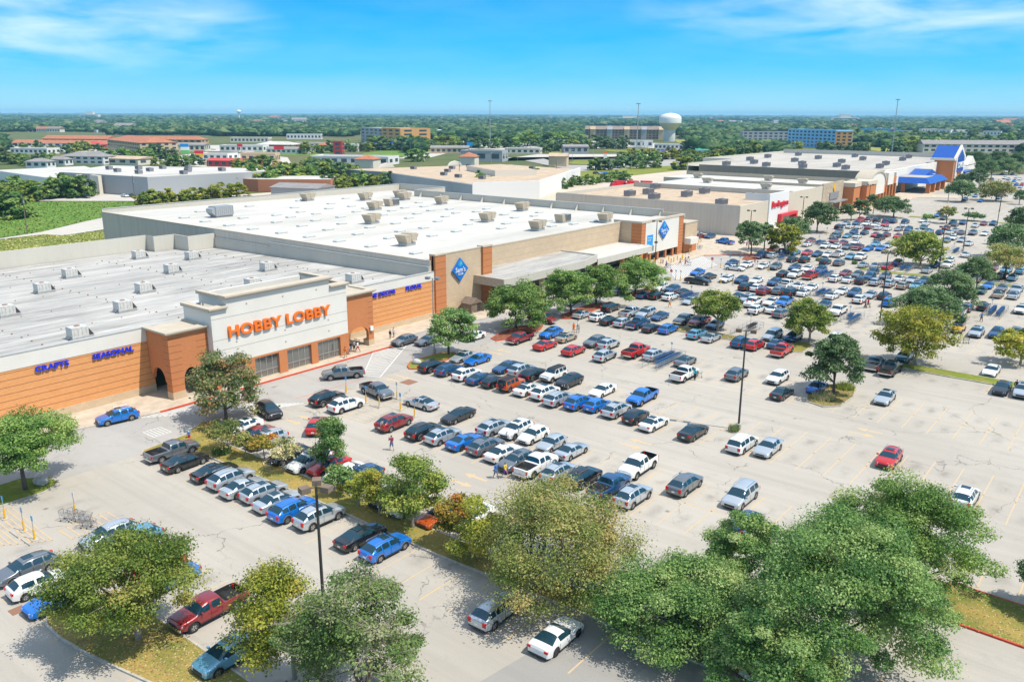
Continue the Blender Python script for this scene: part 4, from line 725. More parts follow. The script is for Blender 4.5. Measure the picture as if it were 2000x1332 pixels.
MIDTREES = [('live','gy',-379,143,7.8,5.1,0,0), ('live','g',-382,147,8.5,4.0,0,1), ('live','g',-380,150,8.9,5.2,0,2), ('live','gy',-381,153,8.7,4.0,0,3), ('live','g',-385,158,6.8,4.3,0,4), ('live','dk',-384,162,6.7,3.8,0,5), ('live','g',-384,166,10.4,6.4,0,6), ('live','g',-384,168,5.9,3.2,0,7), ('live','g',-380,171,9.7,4.8,0,8), ('live','dk',-384,177,9.0,4.2,0,9), ('live','dk',-327,121,6.8,3.1,1,0), ('live','g',-327,122,10.1,4.7,1,1), ('live','g',-323,122,8.7,5.9,1,2), ('live','g',-411,153,6.6,3.0,2,0), ('live','g',-410,157,9.1,4.5,2,1), ('live','g',-411,159,5.3,2.7,2,2), ('live','g',-416,164,6.1,2.9,2,3), ('live','y',-325,171,5.1,2.8,3,0), ('live','gy',-322,173,6.7,4.0,3,1), ('live','gy',-322,175,6.2,3.9,3,2), ('live','y',-320,179,6.8,3.2,3,3), ('live','y',-324,182,4.7,2.9,3,4), ('live','gy',-323,187,4.8,3.2,3,5), ('live','y',-325,192,6.0,3.6,3,6), ('live','g2',-327,196,3.9,2.1,3,7), ('live','gy',-327,199,5.6,2.6,3,8), ('live','y',-327,203,6.3,3.7,3,9), ('live','y',-330,209,6.9,3.6,3,10), ('live','g2',-330,213,4.1,2.1,3,11), ('live','y',-327,216,6.3,3.9,3,12), ('live','g2',-360,228,5.3,3.5,4,0), ('live','g',-357,232,8.5,3.9,4,1), ('live','gy',-366,242,5.2,3.1,4,2), ('live','g',-360,243,6.5,4.0,4,3), ('live','g',-363,248,7.1,3.2,4,4), ('live','g2',-368,256,7.8,4.9,4,5), ('live','gy',-362,257,6.4,3.9,4,6), ('live','g2',-363,261,7.7,4.3,4,7), ('live','gy',-371,273,7.6,4.9,4,8), ('live','dk',-356,242,7.0,3.7,5,0), ('live','g',-360,248,11.6,5.5,5,1), ('live','gy',-352,246,8.4,4.7,5,2), ('live','g',-350,249,8.7,5.6,5,3), ('live','dk',-354,255,7.8,4.1,5,4), ('live','g',-362,263,8.8,5.5,5,5), ('live','g',-354,262,11.6,6.4,5,6), ('live','gy',-355,266,11.5,5.7,5,7), ('live','gy',-357,271,10.4,6.4,5,8), ('live','gy',-361,277,10.1,5.7,5,9), ('live','g',-356,279,10.1,4.7,5,10), ('live','gy',-364,290,8.7,5.7,5,11), ('live','dk',-359,287,9.0,5.0,5,12), ('live','gy',-359,293,10.7,7.1,5,13), ('live','dk',-363,299,6.8,3.9,5,14), ('live','dk',-358,301,10.9,6.2,5,15), ('live','g',-364,308,7.8,3.9,5,16), ('live','gy',-370,320,9.2,5.8,5,17), ('live','br',-396,275,10.2,6.2,6,0), ('live','gy',-390,279,6.8,3.7,6,1), ('live','br',-395,286,7.2,4.6,6,2), ('live','br',-398,292,10.9,5.4,6,3), ('live','gy',-395,297,9.4,5.1,6,4), ('live','gy',-399,301,9.2,5.2,6,5), ('live','br',-395,306,9.0,4.4,6,6), ('live','dk',-391,308,10.6,5.4,6,7), ('live','dk',-398,317,10.7,6.1,6,8), ('live','br',-403,326,7.7,4.8,6,9), ('live','dk',-327,267,7.8,4.8,7,0), ('live','gy',-324,270,7.3,4.4,7,1), ('live','gy',-320,272,5.0,2.7,7,2), ('live','gy',-327,280,7.6,3.8,7,3), ('live','gy',-323,281,5.5,3.3,7,4), ('live','g',-323,285,8.6,4.3,7,5), ('live','gy',-327,295,5.9,2.8,7,6), ('live','gy',-319,290,7.2,3.4,7,7), ('live','gy',-328,303,5.7,3.1,7,8), ('live','dk',-321,302,7.6,4.3,7,9), ('live','g2',-264,290,6.1,3.8,8,0), ('live','g2',-260,293,6.5,3.2,8,1), ('live','g2',-257,295,6.1,2.9,8,2), ('live','y',-265,306,7.5,4.3,8,3), ('live','g2',-265,313,9.0,4.4,8,4), ('live','g2',-262,315,6.5,3.1,8,5), ('live','g',-280,330,8.4,4.9,9,0), ('live','g',-278,332,8.1,5.3,9,1), ('live','g',-275,338,6.6,4.3,9,2), ('live','g2',-276,346,6.6,3.1,9,3), ('live','g2',-284,360,6.4,3.2,9,4), ('live','g2',-282,368,7.7,4.4,9,5), ('live','g',-279,371,7.8,5.3,9,6), ('live','g',-280,376,6.0,3.4,9,7), ('live','g2',-248,340,3.8,2.5,10,0), ('live','g',-242,335,4.7,2.8,10,1), ('live','g',-245,344,5.2,2.8,10,2), ('live','g',-242,346,5.5,3.0,10,3), ('live','g2',-247,356,4.0,2.2,10,4), ('live','g',-244,358,5.2,2.3,10,5), ('live','g2',-249,369,5.2,2.4,10,6), ('live','g2',-246,370,5.1,2.4,10,7), ('live','g',-247,379,5.8,2.7,10,8), ('live','g',-243,377,3.5,2.1,10,9), ('live','g',-247,389,3.7,2.0,10,10), ('live','g2',-251,399,4.3,2.6,10,11), ('live','g',-246,399,5.4,3.6,10,12), ('live','g2',-252,414,5.6,2.9,10,13), ('live','g2',-246,413,3.7,2.3,10,14), ('live','g',-245,413,5.6,3.3,10,15), ('live','g2',-285,307,4.3,2.5,11,0), ('live','g2',-281,310,6.2,3.5,11,1), ('live','g2',-283,322,4.7,3.0,11,2), ('live','g2',-281,328,7.0,3.8,11,3), ('live','g2',-287,341,6.6,3.4,11,4), ('live','gy',-672,254,9.8,4.6,12,0), ('live','dk',-672,257,9.3,6.0,12,1), ('live','gy',-670,262,8.0,4.7,12,2), ('live','g',-645,257,8.1,4.0,12,3), ('live','dk',-638,258,8.0,4.7,12,4), ('live','dk',-633,263,8.7,4.8,12,5), ('live','g',-635,266,9.1,4.8,12,6), ('live','g',-641,273,8.4,5.2,12,7), ('live','g',-854,340,9.5,4.7,13,0), ('live','gy',-846,347,6.4,3.0,13,1), ('live','dk',-859,355,10.8,5.0,13,2), ('live','gy',-853,364,6.7,3.2,13,3), ('live','gy',-828,357,6.8,3.7,13,4), ('live','dk',-814,361,8.1,4.4,13,5), ('live','gy',-822,372,9.0,5.7,13,6), ('live','gy',-851,391,10.4,5.5,13,7), ('live','gy',-849,397,8.8,5.3,13,8), ('live','dk',-813,391,8.6,5.7,13,9), ('live','g',-651,320,10.0,5.0,14,0), ('live','g',-640,320,6.6,4.1,14,1), ('live','g',-641,325,11.2,5.1,14,2), ('live','g',-657,341,7.4,3.7,14,3), ('live','g',-648,341,7.5,4.9,14,4), ('live','g',-637,341,9.7,6.3,14,5), ('live','g',-637,345,9.9,5.5,14,6), ('live','dk',-663,364,11.8,8.0,15,0), ('live','dk',-655,368,7.3,4.8,15,1), ('live','dk',-657,375,8.5,5.0,15,2), ('live','gy',-571,313,6.0,2.9,16,0), ('live','gy',-564,319,5.1,3.2,16,1), ('live','g',-555,318,8.4,4.4,16,2), ('live','g',-552,324,7.8,5.2,16,3), ('live','dk',-563,338,8.2,4.1,16,4), ('live','dk',-558,342,5.1,2.9,16,5), ('live','g',-665,501,8.0,4.6,17,0), ('live','g',-672,520,6.7,3.2,17,1), ('live','gy',-639,499,10.8,6.0,17,2), ('live','g',-654,524,7.9,4.4,17,3), ('live','gy',-640,519,7.4,3.6,17,4), ('live','dk',-640,531,11.5,6.6,17,5), ('live','dk',-654,547,6.9,4.6,17,6), ('live','g',-652,560,10.8,5.1,17,7), ('live','g',-640,558,7.3,3.9,17,8), ('live','g',-475,371,5.9,4.0,18,0), ('live','gy',-461,365,8.4,4.0,18,1), ('live','dk',-447,356,6.9,4.1,18,2), ('live','g',-439,358,8.2,4.9,18,3), ('live','gy',-499,332,7.2,4.0,19,0), ('live','g',-491,333,7.0,4.1,19,1), ('live','dk',-473,326,8.2,4.9,19,2), ('live','gy',-477,335,10.1,6.2,19,3), ('live','g',-470,337,8.8,4.2,19,4), ('live','dk',-651,577,9.1,4.6,20,0), ('live','gy',-639,576,10.1,5.8,20,1), ('live','dk',-659,601,14.9,8.8,20,2), ('live','g',-660,609,14.9,9.3,20,3), ('live','dk',-652,608,14.2,6.5,20,4), ('live','dk',-639,606,13.1,8.2,20,5), ('live','g',-656,634,13.0,6.3,20,6), ('live','dk',-663,644,9.3,4.5,20,7), ('live','g',-476,476,9.9,6.1,21,0), ('live','g',-485,495,8.4,4.6,21,1), ('live','dk',-638,625,13.8,9.0,22,0), ('live','g',-639,636,14.3,8.3,22,1), ('live','g',-645,653,11.5,6.0,22,2), ('live','gy',-630,643,13.7,7.2,22,3), ('live','dk',-628,658,10.2,5.1,22,4), ('live','g',-643,685,9.2,5.3,22,5), ('live','gy',-626,676,15.6,10.5,22,6), ('live','g',-643,706,14.2,8.5,22,7), ('live','g',-659,729,12.1,5.8,22,8), ('live','y',-352,584,6.8,3.1,23,0), ('live','g',-345,578,8.1,4.3,23,1), ('live','y',-351,601,9.9,5.2,23,2), ('live','g',-337,589,9.8,5.1,23,3), ('live','y',-344,621,9.6,6.3,23,4), ('live','g2',-336,610,8.3,4.9,23,5), ('live','g2',-345,642,6.1,3.9,23,6), ('live','y',-338,645,9.8,6.0,23,7), ('live','y',-343,668,6.7,3.2,23,8), ('live','g',-308,480,8.0,5.1,24,0), ('live','dk',-303,484,8.4,5.7,24,1), ('live','dk',-308,509,6.2,3.5,24,2), ('live','dk',-307,518,10.0,5.9,24,3), ('live','g',-295,512,6.0,4.1,24,4), ('live','dk',-293,522,5.7,3.9,24,5), ('live','g',-289,531,7.4,3.5,24,6), ('live','gy',-266,524,9.8,6.2,25,0), ('live','dk',-268,539,12.2,7.2,25,1), ('live','gy',-274,560,12.1,7.6,25,2), ('live','gy',-274,570,9.2,4.7,25,3), ('live','dk',-279,590,10.7,5.6,25,4), ('live','gy',-272,585,11.0,7.1,25,5), ('live','dk',-281,609,11.9,7.1,25,6), ('live','gy',-275,608,13.1,8.2,25,7), ('live','g',-302,609,10.2,5.0,26,0), ('live','dk',-298,617,8.1,4.5,26,1), ('live','gy',-296,626,8.5,5.8,26,2), ('live','g',-299,642,8.0,4.3,26,3), ('live','g',-303,666,10.8,7.3,26,4), ('live','dk',-296,670,11.7,6.0,26,5), ('live','dk',-304,702,13.9,7.2,26,6), ('live','gy',-307,734,8.8,5.3,26,7), ('live','gy',-300,723,13.4,8.9,26,8), ('live','dk',-493,678,9.9,6.3,27,0), ('live','g',-516,718,12.4,6.9,27,1), ('live','dk',-497,705,11.8,8.0,27,2), ('live','g',-512,743,11.2,5.1,27,3), ('live','gy',-498,732,12.1,6.2,27,4), ('live','dk',-494,740,10.3,4.8,27,5), ('live','g',-512,780,10.1,4.6,27,6), ('live','dk',-509,794,14.8,7.5,28,0), ('live','dk',-497,797,12.8,5.9,28,1), ('live','dk',-505,817,10.6,6.0,28,2), ('live','dk',-485,804,10.7,6.4,28,3), ('live','dk',-492,824,13.5,6.5,28,4), ('live','dk',-635,717,12.9,6.2,29,0), ('live','g',-616,713,9.9,6.0,29,1), ('live','dk',-612,715,12.8,8.6,29,2), ('live','g',-608,726,10.6,5.0,29,3), ('live','g',-594,721,12.2,6.1,29,4), ('live','dk',-598,741,12.7,7.3,29,5), ('live','g',-592,751,13.8,8.4,29,6), ('live','g',-623,802,13.1,8.6,29,7), ('live','g',-606,796,16.9,9.4,29,8), ('live','g',-620,824,12.7,7.4,29,9), ('live','g',-610,827,13.7,9.2,29,10), ('live','dk',-576,797,16.3,9.7,29,11), ('live','g',-601,847,16.8,9.0,29,12), ('live','g',-605,872,14.1,7.9,29,13), ('live','g',-584,852,12.1,7.3,29,14), ('live','dk',-584,867,13.1,7.5,29,15), ('live','gy',-352,801,10.7,7.2,30,0), ('live','gy',-335,770,8.0,4.0,30,1), ('live','dk',-345,811,7.2,4.3,30,2), ('live','gy',-337,813,7.8,4.7,30,3), ('live','gy',-333,823,10.1,6.3,30,4), ('live','dk',-319,814,11.1,5.3,30,5), ('live','dk',-324,837,7.2,4.7,30,6), ('live','dk',-321,842,10.6,5.4,30,7), ('live','g',-313,846,7.3,4.7,30,8), ('live','gy',-313,871,10.1,6.3,30,9), ('live','dk',-299,901,9.7,4.9,31,0), ('live','dk',-288,884,11.4,5.8,31,1), ('live','dk',-282,885,8.4,3.9,31,2), ('live','dk',-287,924,7.8,4.3,31,3), ('live','dk',-267,886,7.2,3.8,31,4), ('live','dk',-272,920,8.4,5.3,31,5), ('live','dk',-261,901,9.2,5.1,31,6), ('live','dk',-254,895,11.1,5.3,31,7), ('live','dk',-257,914,7.1,3.6,31,8), ('live','g',-230,893,11.1,5.4,32,0), ('live','dk',-224,891,9.1,5.1,32,1), ('live','dk',-221,902,12.9,6.8,32,2), ('live','gy',-228,950,13.9,7.1,32,3), ('live','gy',-228,960,15.4,9.9,32,4), ('live','g',-230,996,10.4,6.3,32,5), ('live','dk',-222,975,9.6,4.3,32,6), ('live','g',-226,1028,13.2,8.4,32,7), ('live','g',-214,999,15.6,10.3,32,8), ('live','dk',-246,1185,14.9,6.7,33,0), ('live','g',-236,1169,12.0,7.7,33,1), ('live','g',-234,1222,10.4,6.1,33,2), ('live','dk',-231,1254,8.7,5.0,33,3), ('live','g',-223,1284,9.4,4.6,33,4), ('live','dk',-218,1301,9.1,4.1,33,5), ('live','g',-202,1267,12.6,6.9,33,6), ('live','dk',-192,1312,13.5,8.6,33,7), ('live','g',-180,1270,14.7,8.4,33,8), ('live','dk',-175,1315,15.0,7.5,33,9), ('live','dk',-614,1200,14.0,6.7,34,0), ('live','g',-626,1249,12.7,7.2,34,1), ('live','g',-641,1298,16.3,9.0,34,2), ('live','g',-577,1198,10.3,5.4,34,3), ('live','g',-608,1284,12.8,5.9,34,4), ('live','dk',-554,1208,10.0,6.4,34,5), ('live','g',-548,1218,15.3,10.4,34,6), ('live','g',-547,1232,11.1,6.1,34,7), ('live','dk',-558,1294,11.3,5.3,34,8), ('live','dk',-406,1323,11.0,7.1,35,0), ('live','g',-389,1296,15.3,9.8,35,1), ('live','g',-387,1304,16.6,10.6,35,2), ('live','gy',-404,1386,15.7,8.8,35,3), ('live','dk',-391,1378,13.3,8.6,35,4), ('live','g',-387,1398,12.5,7.9,35,5), ('live','g',-372,1385,14.2,8.7,35,6), ('live','g',-381,1429,12.7,6.5,35,7), ('live','g',-380,1461,11.5,7.8,35,8), ('live','g',-289,1163,12.4,6.2,36,0), ('live','g',-289,1181,14.9,8.3,36,1), ('live','dk',-286,1228,15.7,8.8,36,2), ('live','dk',-275,1203,17.8,10.8,36,3), ('live','dk',-281,1297,16.0,8.9,36,4), ('live','g',-283,1337,13.5,7.0,36,5), ('live','dk',-280,1400,13.3,7.8,36,6), ('live','dk',-278,1444,10.7,6.1,36,7), ('live','g',-280,1497,12.9,5.9,36,8), ('live','dk',-255,1438,16.7,10.1,36,9)]
LAMP0 = (-41.7, 31.7)
UPOLES = [(-276.28, 107.58), (-326.97, 169.21), (-299.62, 333.8), (-273.09, 385.37), (-243.23, 393.11)]
SIGNS = [
 (-82.4, 68.6, 2.3, 'blue', 'blue sign post behind the white SUV in the disabled bays'),
 (-77.4, 67.6, 2.3, 'blue', 'blue sign post left of the dark pickup, first of a pair'),
 (-75.0, 67.7, 2.3, 'blue', 'blue sign post left of the dark pickup, nearer of the pair'),
 (-75.4, 71.2, 2.3, 'white', 'white sign post right of the dark pickup'),
 (-71.9, 68.4, 2.3, 'blue', 'sign post behind the dark red SUV hood'),
 (-68.9, 67.9, 2.3, 'blue', 'sign post in front of the silver sedan'),
 (-79.3, 25.3, 2.3, 'blue', 'leftmost sign post in the hatched bays at left'),
 (-75.5, 25.4, 2.3, 'blue', 'middle sign post in the hatched bays at left'),
 (-73.1, 25.3, 2.3, 'blue', 'right sign post in the hatched bays at left'),
 (-75.1, 29.7, 2.3, 'white', 'sign post beside the loose carts at left'),
 (-87.3, 126.8, 2.2, 'stop', 'red stop sign between the first two canopy trees'),
 (-87.5, 151.3, 2.2, 'stop', 'red stop sign left of the fourth canopy tree'),
 (-85.4, 165.7, 2.2, 'stop', 'red stop sign at the near end of the zebra crossing'),
 (-85.1, 167.4, 2.3, 'white', 'grey sign beside the zebra stop sign'),
 (-83.9, 167.4, 2.3, 'white', 'low sign post right of the zebra stop sign'),
 (-85.3, 186.5, 2.2, 'stop', 'red stop sign at the far end of the zebra crossing'),
 (-83.8, 188.3, 2.3, 'white', 'white sign on a yellow base at the aisle mouth'),
 (-84.2, 194.4, 2.3, 'blue', 'sign post on yellow base left of the white SUV row'),
 (-81.9, 195.1, 2.3, 'blue', 'sign post on yellow base behind the crossing white sedan'),
 (-75.7, 191.1, 2.3, 'blue', 'sign post on yellow base in the disabled row'),
 (-75.4, 170.1, 2.3, 'blue', 'sign post on yellow base before the white SUV'),
 (-72.7, 170.4, 2.3, 'blue', 'sign post on yellow base between two facing SUVs'),
 (-72.8, 191.2, 2.3, 'blue', 'sign post on yellow base at the row end by a grey SUV'),
 (-69.3, 196.2, 2.3, 'blue', 'sign post on yellow base behind a white pickup'),
 (-82.9, 263.5, 2.3, 'blue', 'sign post on yellow base by the far planting bed'),
 (-79.5, 268.1, 2.3, 'blue', 'sign post on yellow base at the far row end'),
]
BOLL = [(-96.6, 172.5, 0.15), (-99.6, 180.1, 0.15), (-99.6, 183.6, 0.15), (-97.8, 183.9, 0.15), (-98.1, 188.6, 0.15), (-96.0, 185.9, 0.15), (-96.2, 187.7, 0.15), (-96.6, 190.4, 0.15), (-95.9, 191.6, 0.15), (-99.5, 203.0, 0.15), (-106.2, 220.6, 0.15), (-106.2, 222.2, 0.15), (-106.0, 223.2, 0.15), (-104.2, 217.5, 0.15), (-96.9, 193.9, 0.15), (-97.6, 121.5, 0.15), (-96.8, 131, 0.15), (-97, 143, 0.15)]
WSTOPS = [(-75.34, 67.15, 0), (-76.08, 70.98, 0), (-75.41, 24.54, 0), (-73.16, 24.59, 0), (-74.45, 28.76, 0)]
TUFTS = [(-31.64, 106.08, 1.5, 'pale', 'big tuft of blond ornamental grass at the square island end'), (-30.74, 112.21, 1.2, 'gy', 'olive shrub behind the blond grass tuft'), (-84.55, 153.7, 0.7, 'y', 'yellowish grass tuft beside the fourth canopy tree'), (-36.08, 87.92, 0.6, 'ash', 'dry weeds at the foot of the tall lamp post'), (-68.32, 213.42, 0.9, 'dk', 'dark low shrub on the strip right of two SUVs'), (-59.84, 214.29, 0.7, 'dk', 'second dark low shrub on the same strip'), (-77.13, 46.37, 1.0, 'g2', 'leafy green shrub under the browning little trees'), (-59.85, 48.93, 0.8, 'y', 'low shrub by the near lamp head')]
CORRALS = [
 (-55.9, 107.8, 9.0, 2.4, 2, 'b', 'corral of blue-grey carts beside the white pickup in mid lot', (17, 13), 'mid-lot corral'),
 (-73.5, 149.8, 9.0, 2.4, 2, 'b', 'corral of blue carts before the zebra crossing', (15, 12), 'corral by the zebra'),
 (-53.7, 133.4, 8.5, 2.4, 1, 'k', 'corral with a few dark carts behind the olive tree', (8,), 'dark-cart corral'),
 (-53.6, 170.8, 9.0, 2.5, 2, 'b', 'long cart corral between white sedans', (12, 12), 'corral between white sedans'),
 (-42.1, 151.6, 9.0, 2.6, 2, 'b', 'cart corral with pale kerb by the white pickup', (14, 6), 'corral by the white pickup'),
 (-60.2, 192.8, 8.5, 2.5, 2, 'b', 'cart corral behind the red pickup', (13, 13), 'corral behind the red pickup'),
 (-76.5, 207.9, 7.5, 2.5, 1, 'b', 'cart corral beside the silver SUV under the yellow tree', (10,), 'corral under the yellow tree'),
 (-77.8, 240.9, 8.0, 2.5, 2, 'b', 'cart corral at the far bed', (11, 9), 'corral at the far bed'),
 (-22.5, 175.3, 9.0, 2.8, 2, 'b', 'cart corral beside the black SUV at right', (15, 15), 'corral beside the black SUV'),
 (-44.0, 250.7, 8.5, 2.5, 1, 'b', 'curving cart corral by the lamp post in the far rows', (14,), 'corral by the far lamp post'),
 (-47.7, 212.6, 7.5, 2.6, 2, 'b', 'cart corral in the shade of the round olive tree', (9, 9), 'shaded corral'),
]
CARTS = [
 (-74.2, 29.2, 10, 'g', 'chrome cart in the loose bunch at left, first along'),
 (-73.4, 29.4, 23, 'g', 'chrome cart in the loose bunch at left, second along'),
 (-72.7, 29.7, 36, 'g', 'chrome cart in the loose bunch at left, third along'),
 (-71.9, 29.2, 49, 'g', 'chrome cart in the loose bunch at left, fourth along'),
 (-71.2, 29.4, 22, 'g', 'chrome cart in the loose bunch at left, fifth along'),
 (-22.6, 148.6, 20, 'k', 'dark empty cart alone below the silver SUV at right'),
 (-69.4, 46.8, 60, 'g', 'chrome cart lying on the island under the little trees'),
 (-76.0, 114.4, -60, 'g', 'chrome cart pushed by the pair near the tan sedan'),
 (-48.6, 104.4, 30, 'g', 'chrome cart loaded at the white pickup bed'),
 (-91.2, 186.3, 0, 'b', 'cart pushed across the zebra by the person in purple'),
 (-93.4, 179.9, 0, 'b', 'cart pushed by the seated-looking shopper at the zebra edge'),
 (-42.9, 165.7, 30, 'k', 'dark cart pushed by the red-shirted pair'),
 (-100.5, 210.6, 0, 'b', 'blue cart beside the yellow frame at the store corner'),
 (-100.8, 212.4, 30, 'k', 'dark cart beside the yellow frame at the store corner'),
 (-96.1, 80.6, 10, 'b', 'blue cart outside the craft store windows'),
 (-99.1, 85.3, 0, 'k', 'cart held by the family at the arched entrance'),
 (-54.7, 69.1, 30, 'k', 'small dark cart behind the white hatchback'),
 (-74.5, 28.6, 20, 'g', 'chrome cart beside the wheel stop at left'),
]
PEOPLE = [
 (-97.6, 91.1, 0.00, 90, 'stand', 'black', 'khaki', 1, 'person in black standing left of the grey SUV by the brick wall'),
 (-98.0, 92.3, 0.00, -60, 'walk', 'white', 'grey', 1, 'person in white beside the person in black near the brick wall'),
 (-94.9, 79.2, 0.15, -90, 'walk', 'orange', 'khaki', 0, 'person in orange top walking on the red kerb'),
 (-96.6, 81.8, 0.15, 0, 'stand', 'black', 'denim', 0, 'person in black under the arched entrance'),
 (-96.5, 82.4, 0.15, 180, 'stand', 'grey', 'black', 0, 'person in grey near the arched entrance bin'),
 (-95.8, 82.5, 0.15, 200, 'walk', 'white', 'red', 0, 'person in striped white top outside the arched entrance'),
 (-67.9, 61.6, 0.00, 170, 'walk', 'grey', 'white', 0, 'person in pale grey walking behind the dark red SUV'),
 (-63.3, 58.7, 0.00, 170, 'phone', 'maroon', 'denim', 0, 'person in dark top and denim shorts walking in the open lane'),
 (-49.7, 60.3, 0.00, 0, 'phone', 'blue', 'denim', 0, 'woman in dark blue top with raised arm walking before the grey SUV'),
 (-49.0, 61.0, 0.00, 10, 'walk', 'yellow', 'purple', 0, 'person in bright yellow shirt and purple shorts'),
 (-76.8, 114.3, 0.00, -50, 'push', 'orange', 'orange', 0, 'person in orange pushing a cart near the tan sedan'),
 (-77.0, 115.9, 0.00, -50, 'walk', 'white', 'khaki', 0, 'person in white beside the orange-clad shopper'),
 (-48.5, 102.9, 0.00, 90, 'stand', 'teal', 'black', 1, 'person in teal shirt loading the white pickup'),
 (-72.8, 141.4, 0.00, 160, 'walk', 'khaki', 'orange', 0, 'shopper walking in the aisle by the blue cart corral'),
 (-61.2, 150.8, 0.00, 0, 'walk', 'red', 'blue', 0, 'person in red shirt right of the olive tree'),
 (-60.4, 151.2, 0.00, 0, 'stand', 'orange', 'denim', 0, 'person in orange shirt beside the one in red'),
 (-43.1, 164.8, 0.00, 200, 'push', 'maroon', 'black', 1, 'person in dark red pushing a cart below the white SUV'),
 (-43.0, 166.3, 0.00, 200, 'walk', 'red', 'black', 0, 'person in bright red walking by the cart below the white SUV'),
 (-94.0, 179.4, 0.00, 0, 'push', 'purple', 'black', 1, 'person in purple at the near edge of the zebra'),
 (-93.4, 185.7, 0.00, 180, 'walk', 'grey', 'red', 0, 'person in grey crossing the zebra'),
 (-91.8, 185.2, 0.00, 0, 'push', 'maroon', 'maroon', 0, 'person in maroon pushing a cart over the zebra'),
 (-94.9, 191.6, 0.00, 180, 'walk', 'white', 'grey', 0, 'person in white behind the maroon-clad shopper'),
 (-94.8, 193.0, 0.00, 180, 'walk', 'white', 'black', 0, 'person in white and black leaving the zebra toward the doors'),
 (-97.2, 183.8, 0.15, 0, 'stand', 'white', 'denim', 1, 'person in white at the club entrance columns'),
 (-103.3, 212.1, 0.15, 0, 'stand', 'orange', 'khaki', 1, 'worker in orange at the far corner of the club'),
 (-91.8, 222.8, 0.00, 90, 'walk', 'red', 'black', 0, 'small figure in red walking beyond the zebra'),
 (-23.5, 166.9, 0.00, 120, 'push', 'blue', 'black', 1, 'person in blue stooping at the right cart corral'),
 (-12.3, 125.3, 0.00, 90, 'stand', 'black', 'khaki', 1, 'person in black beside the black sedan at the right edge'),
 (-79.1, 197.9, 0.00, 180, 'walk', 'maroon', 'grey', 0, 'small figure between white cars near the aisle mouth'),
]
HAZE = 0.00008
M['straw'] = grassmat('straw_field', (0.36, 0.34, 0.08), (0.30, 0.29, 0.07), (0.22, 0.24, 0.06), 0.01, 0.1)
FARGROUND = [
 ('plaza_paving', [(-1032, 387), (-895, 335), (-826, 398), (-765, 473), (-704, 489), (-881, 612), (-905, 560), (-952, 462)], -0.2, 'road'),
 ('plaza_paving', [(-661, 367), (-587, 334), (-470, 322), (-447, 310), (-470, 357), (-600, 449), (-681, 473), (-724, 434)], -0.18, 'road'),
 ('grass_verge', [(-729, 505), (-655, 456), (-608, 488), (-626, 523), (-689, 576), (-709, 540)], -0.15, 'field'),
 ('grass_verge', [(-608, 539), (-547, 496), (-528, 544), (-590, 640), (-657, 684), (-652, 610)], -0.15, 'field'),
 ('road', [(-517, 495), (-497, 512), (-593, 663), (-615, 775), (-654, 825), (-630, 684), (-542, 538)], -0.12, 'road'),
 ('plaza_paving', [(-716, 902), (-688, 793), (-655, 711), (-548, 691), (-497, 697), (-512, 793), (-493, 861), (-400, 805), (-355, 786), (-322, 713), (-393, 665), (-352, 685), (-313, 705), (-432, 973), (-641, 1012), (-750, 948)], -0.16, 'road'),
 ('grass_verge', [(-565, 744), (-492, 662), (-462, 689), (-541, 844), (-583, 844)], -0.1, 'weed'),
 ('grass_verge', [(-490, 775), (-455, 734), (-355, 715), (-375, 750), (-450, 781)], -0.1, 'weed'),
 ('road', [(-434, 516), (-465, 570), (-411, 589), (-345, 648), (-303, 684), (-323, 728), (-412, 698), (-476, 641)], -0.13, 'road'),
 ('grass_verge', [(-365, 529), (-351, 530), (-338, 552), (-357, 596), (-391, 579)], -0.09, 'weed'),
 ('parking_lot', [(-417, 544), (-331, 478), (-272, 406), (-263, 447), (-282, 502), (-289, 573), (-334, 657), (-339, 575), (-330, 537), (-356, 515), (-423, 578)], -0.11, 'drive'),
 ('grass_verge', [(-261, 414), (-255, 433), (-262, 470), (-276, 544), (-292, 571), (-285, 517), (-272, 461)], -0.08, 'weed'),
 ('field', [(-610, 1170), (-536, 1037), (-415, 934), (-390, 984), (-452, 1138), (-513, 1111)], -0.14, 'straw'),
 ('field', [(-358, 1170), (-321, 1048), (-221, 889), (-223, 946), (-333, 1180)], -0.14, 'straw'),
 ('field', [(-455, 1151), (-389, 985), (-389, 1043), (-420, 1125)], -0.14, 'straw'),
 ('road', [(-400, 157), (-382, 150), (-346, 179), (-359, 188), (-377, 180), (-390, 169)], -0.04, 'road'),
 ('parking_lot', [(-402, 188), (-375, 174), (-354, 192), (-352, 213), (-397, 251), (-439, 262), (-378, 208), (-407, 202)], -0.045, 'road'),
]
# ================================================================== ground and markings
def sheet(name, pts, z, mat, kind='structure', thick=None):
    mb = MB()
    if thick: mb.prism(pts, z - thick, z)
    else: mb.poly([(x, y, z) for x, y in pts])
    o = mb.build(name, mat); tag(o, kind=kind); return o
def rect(x0, x1, y0, y1): return [(x0, y0), (x1, y0), (x1, y1), (x0, y1)]
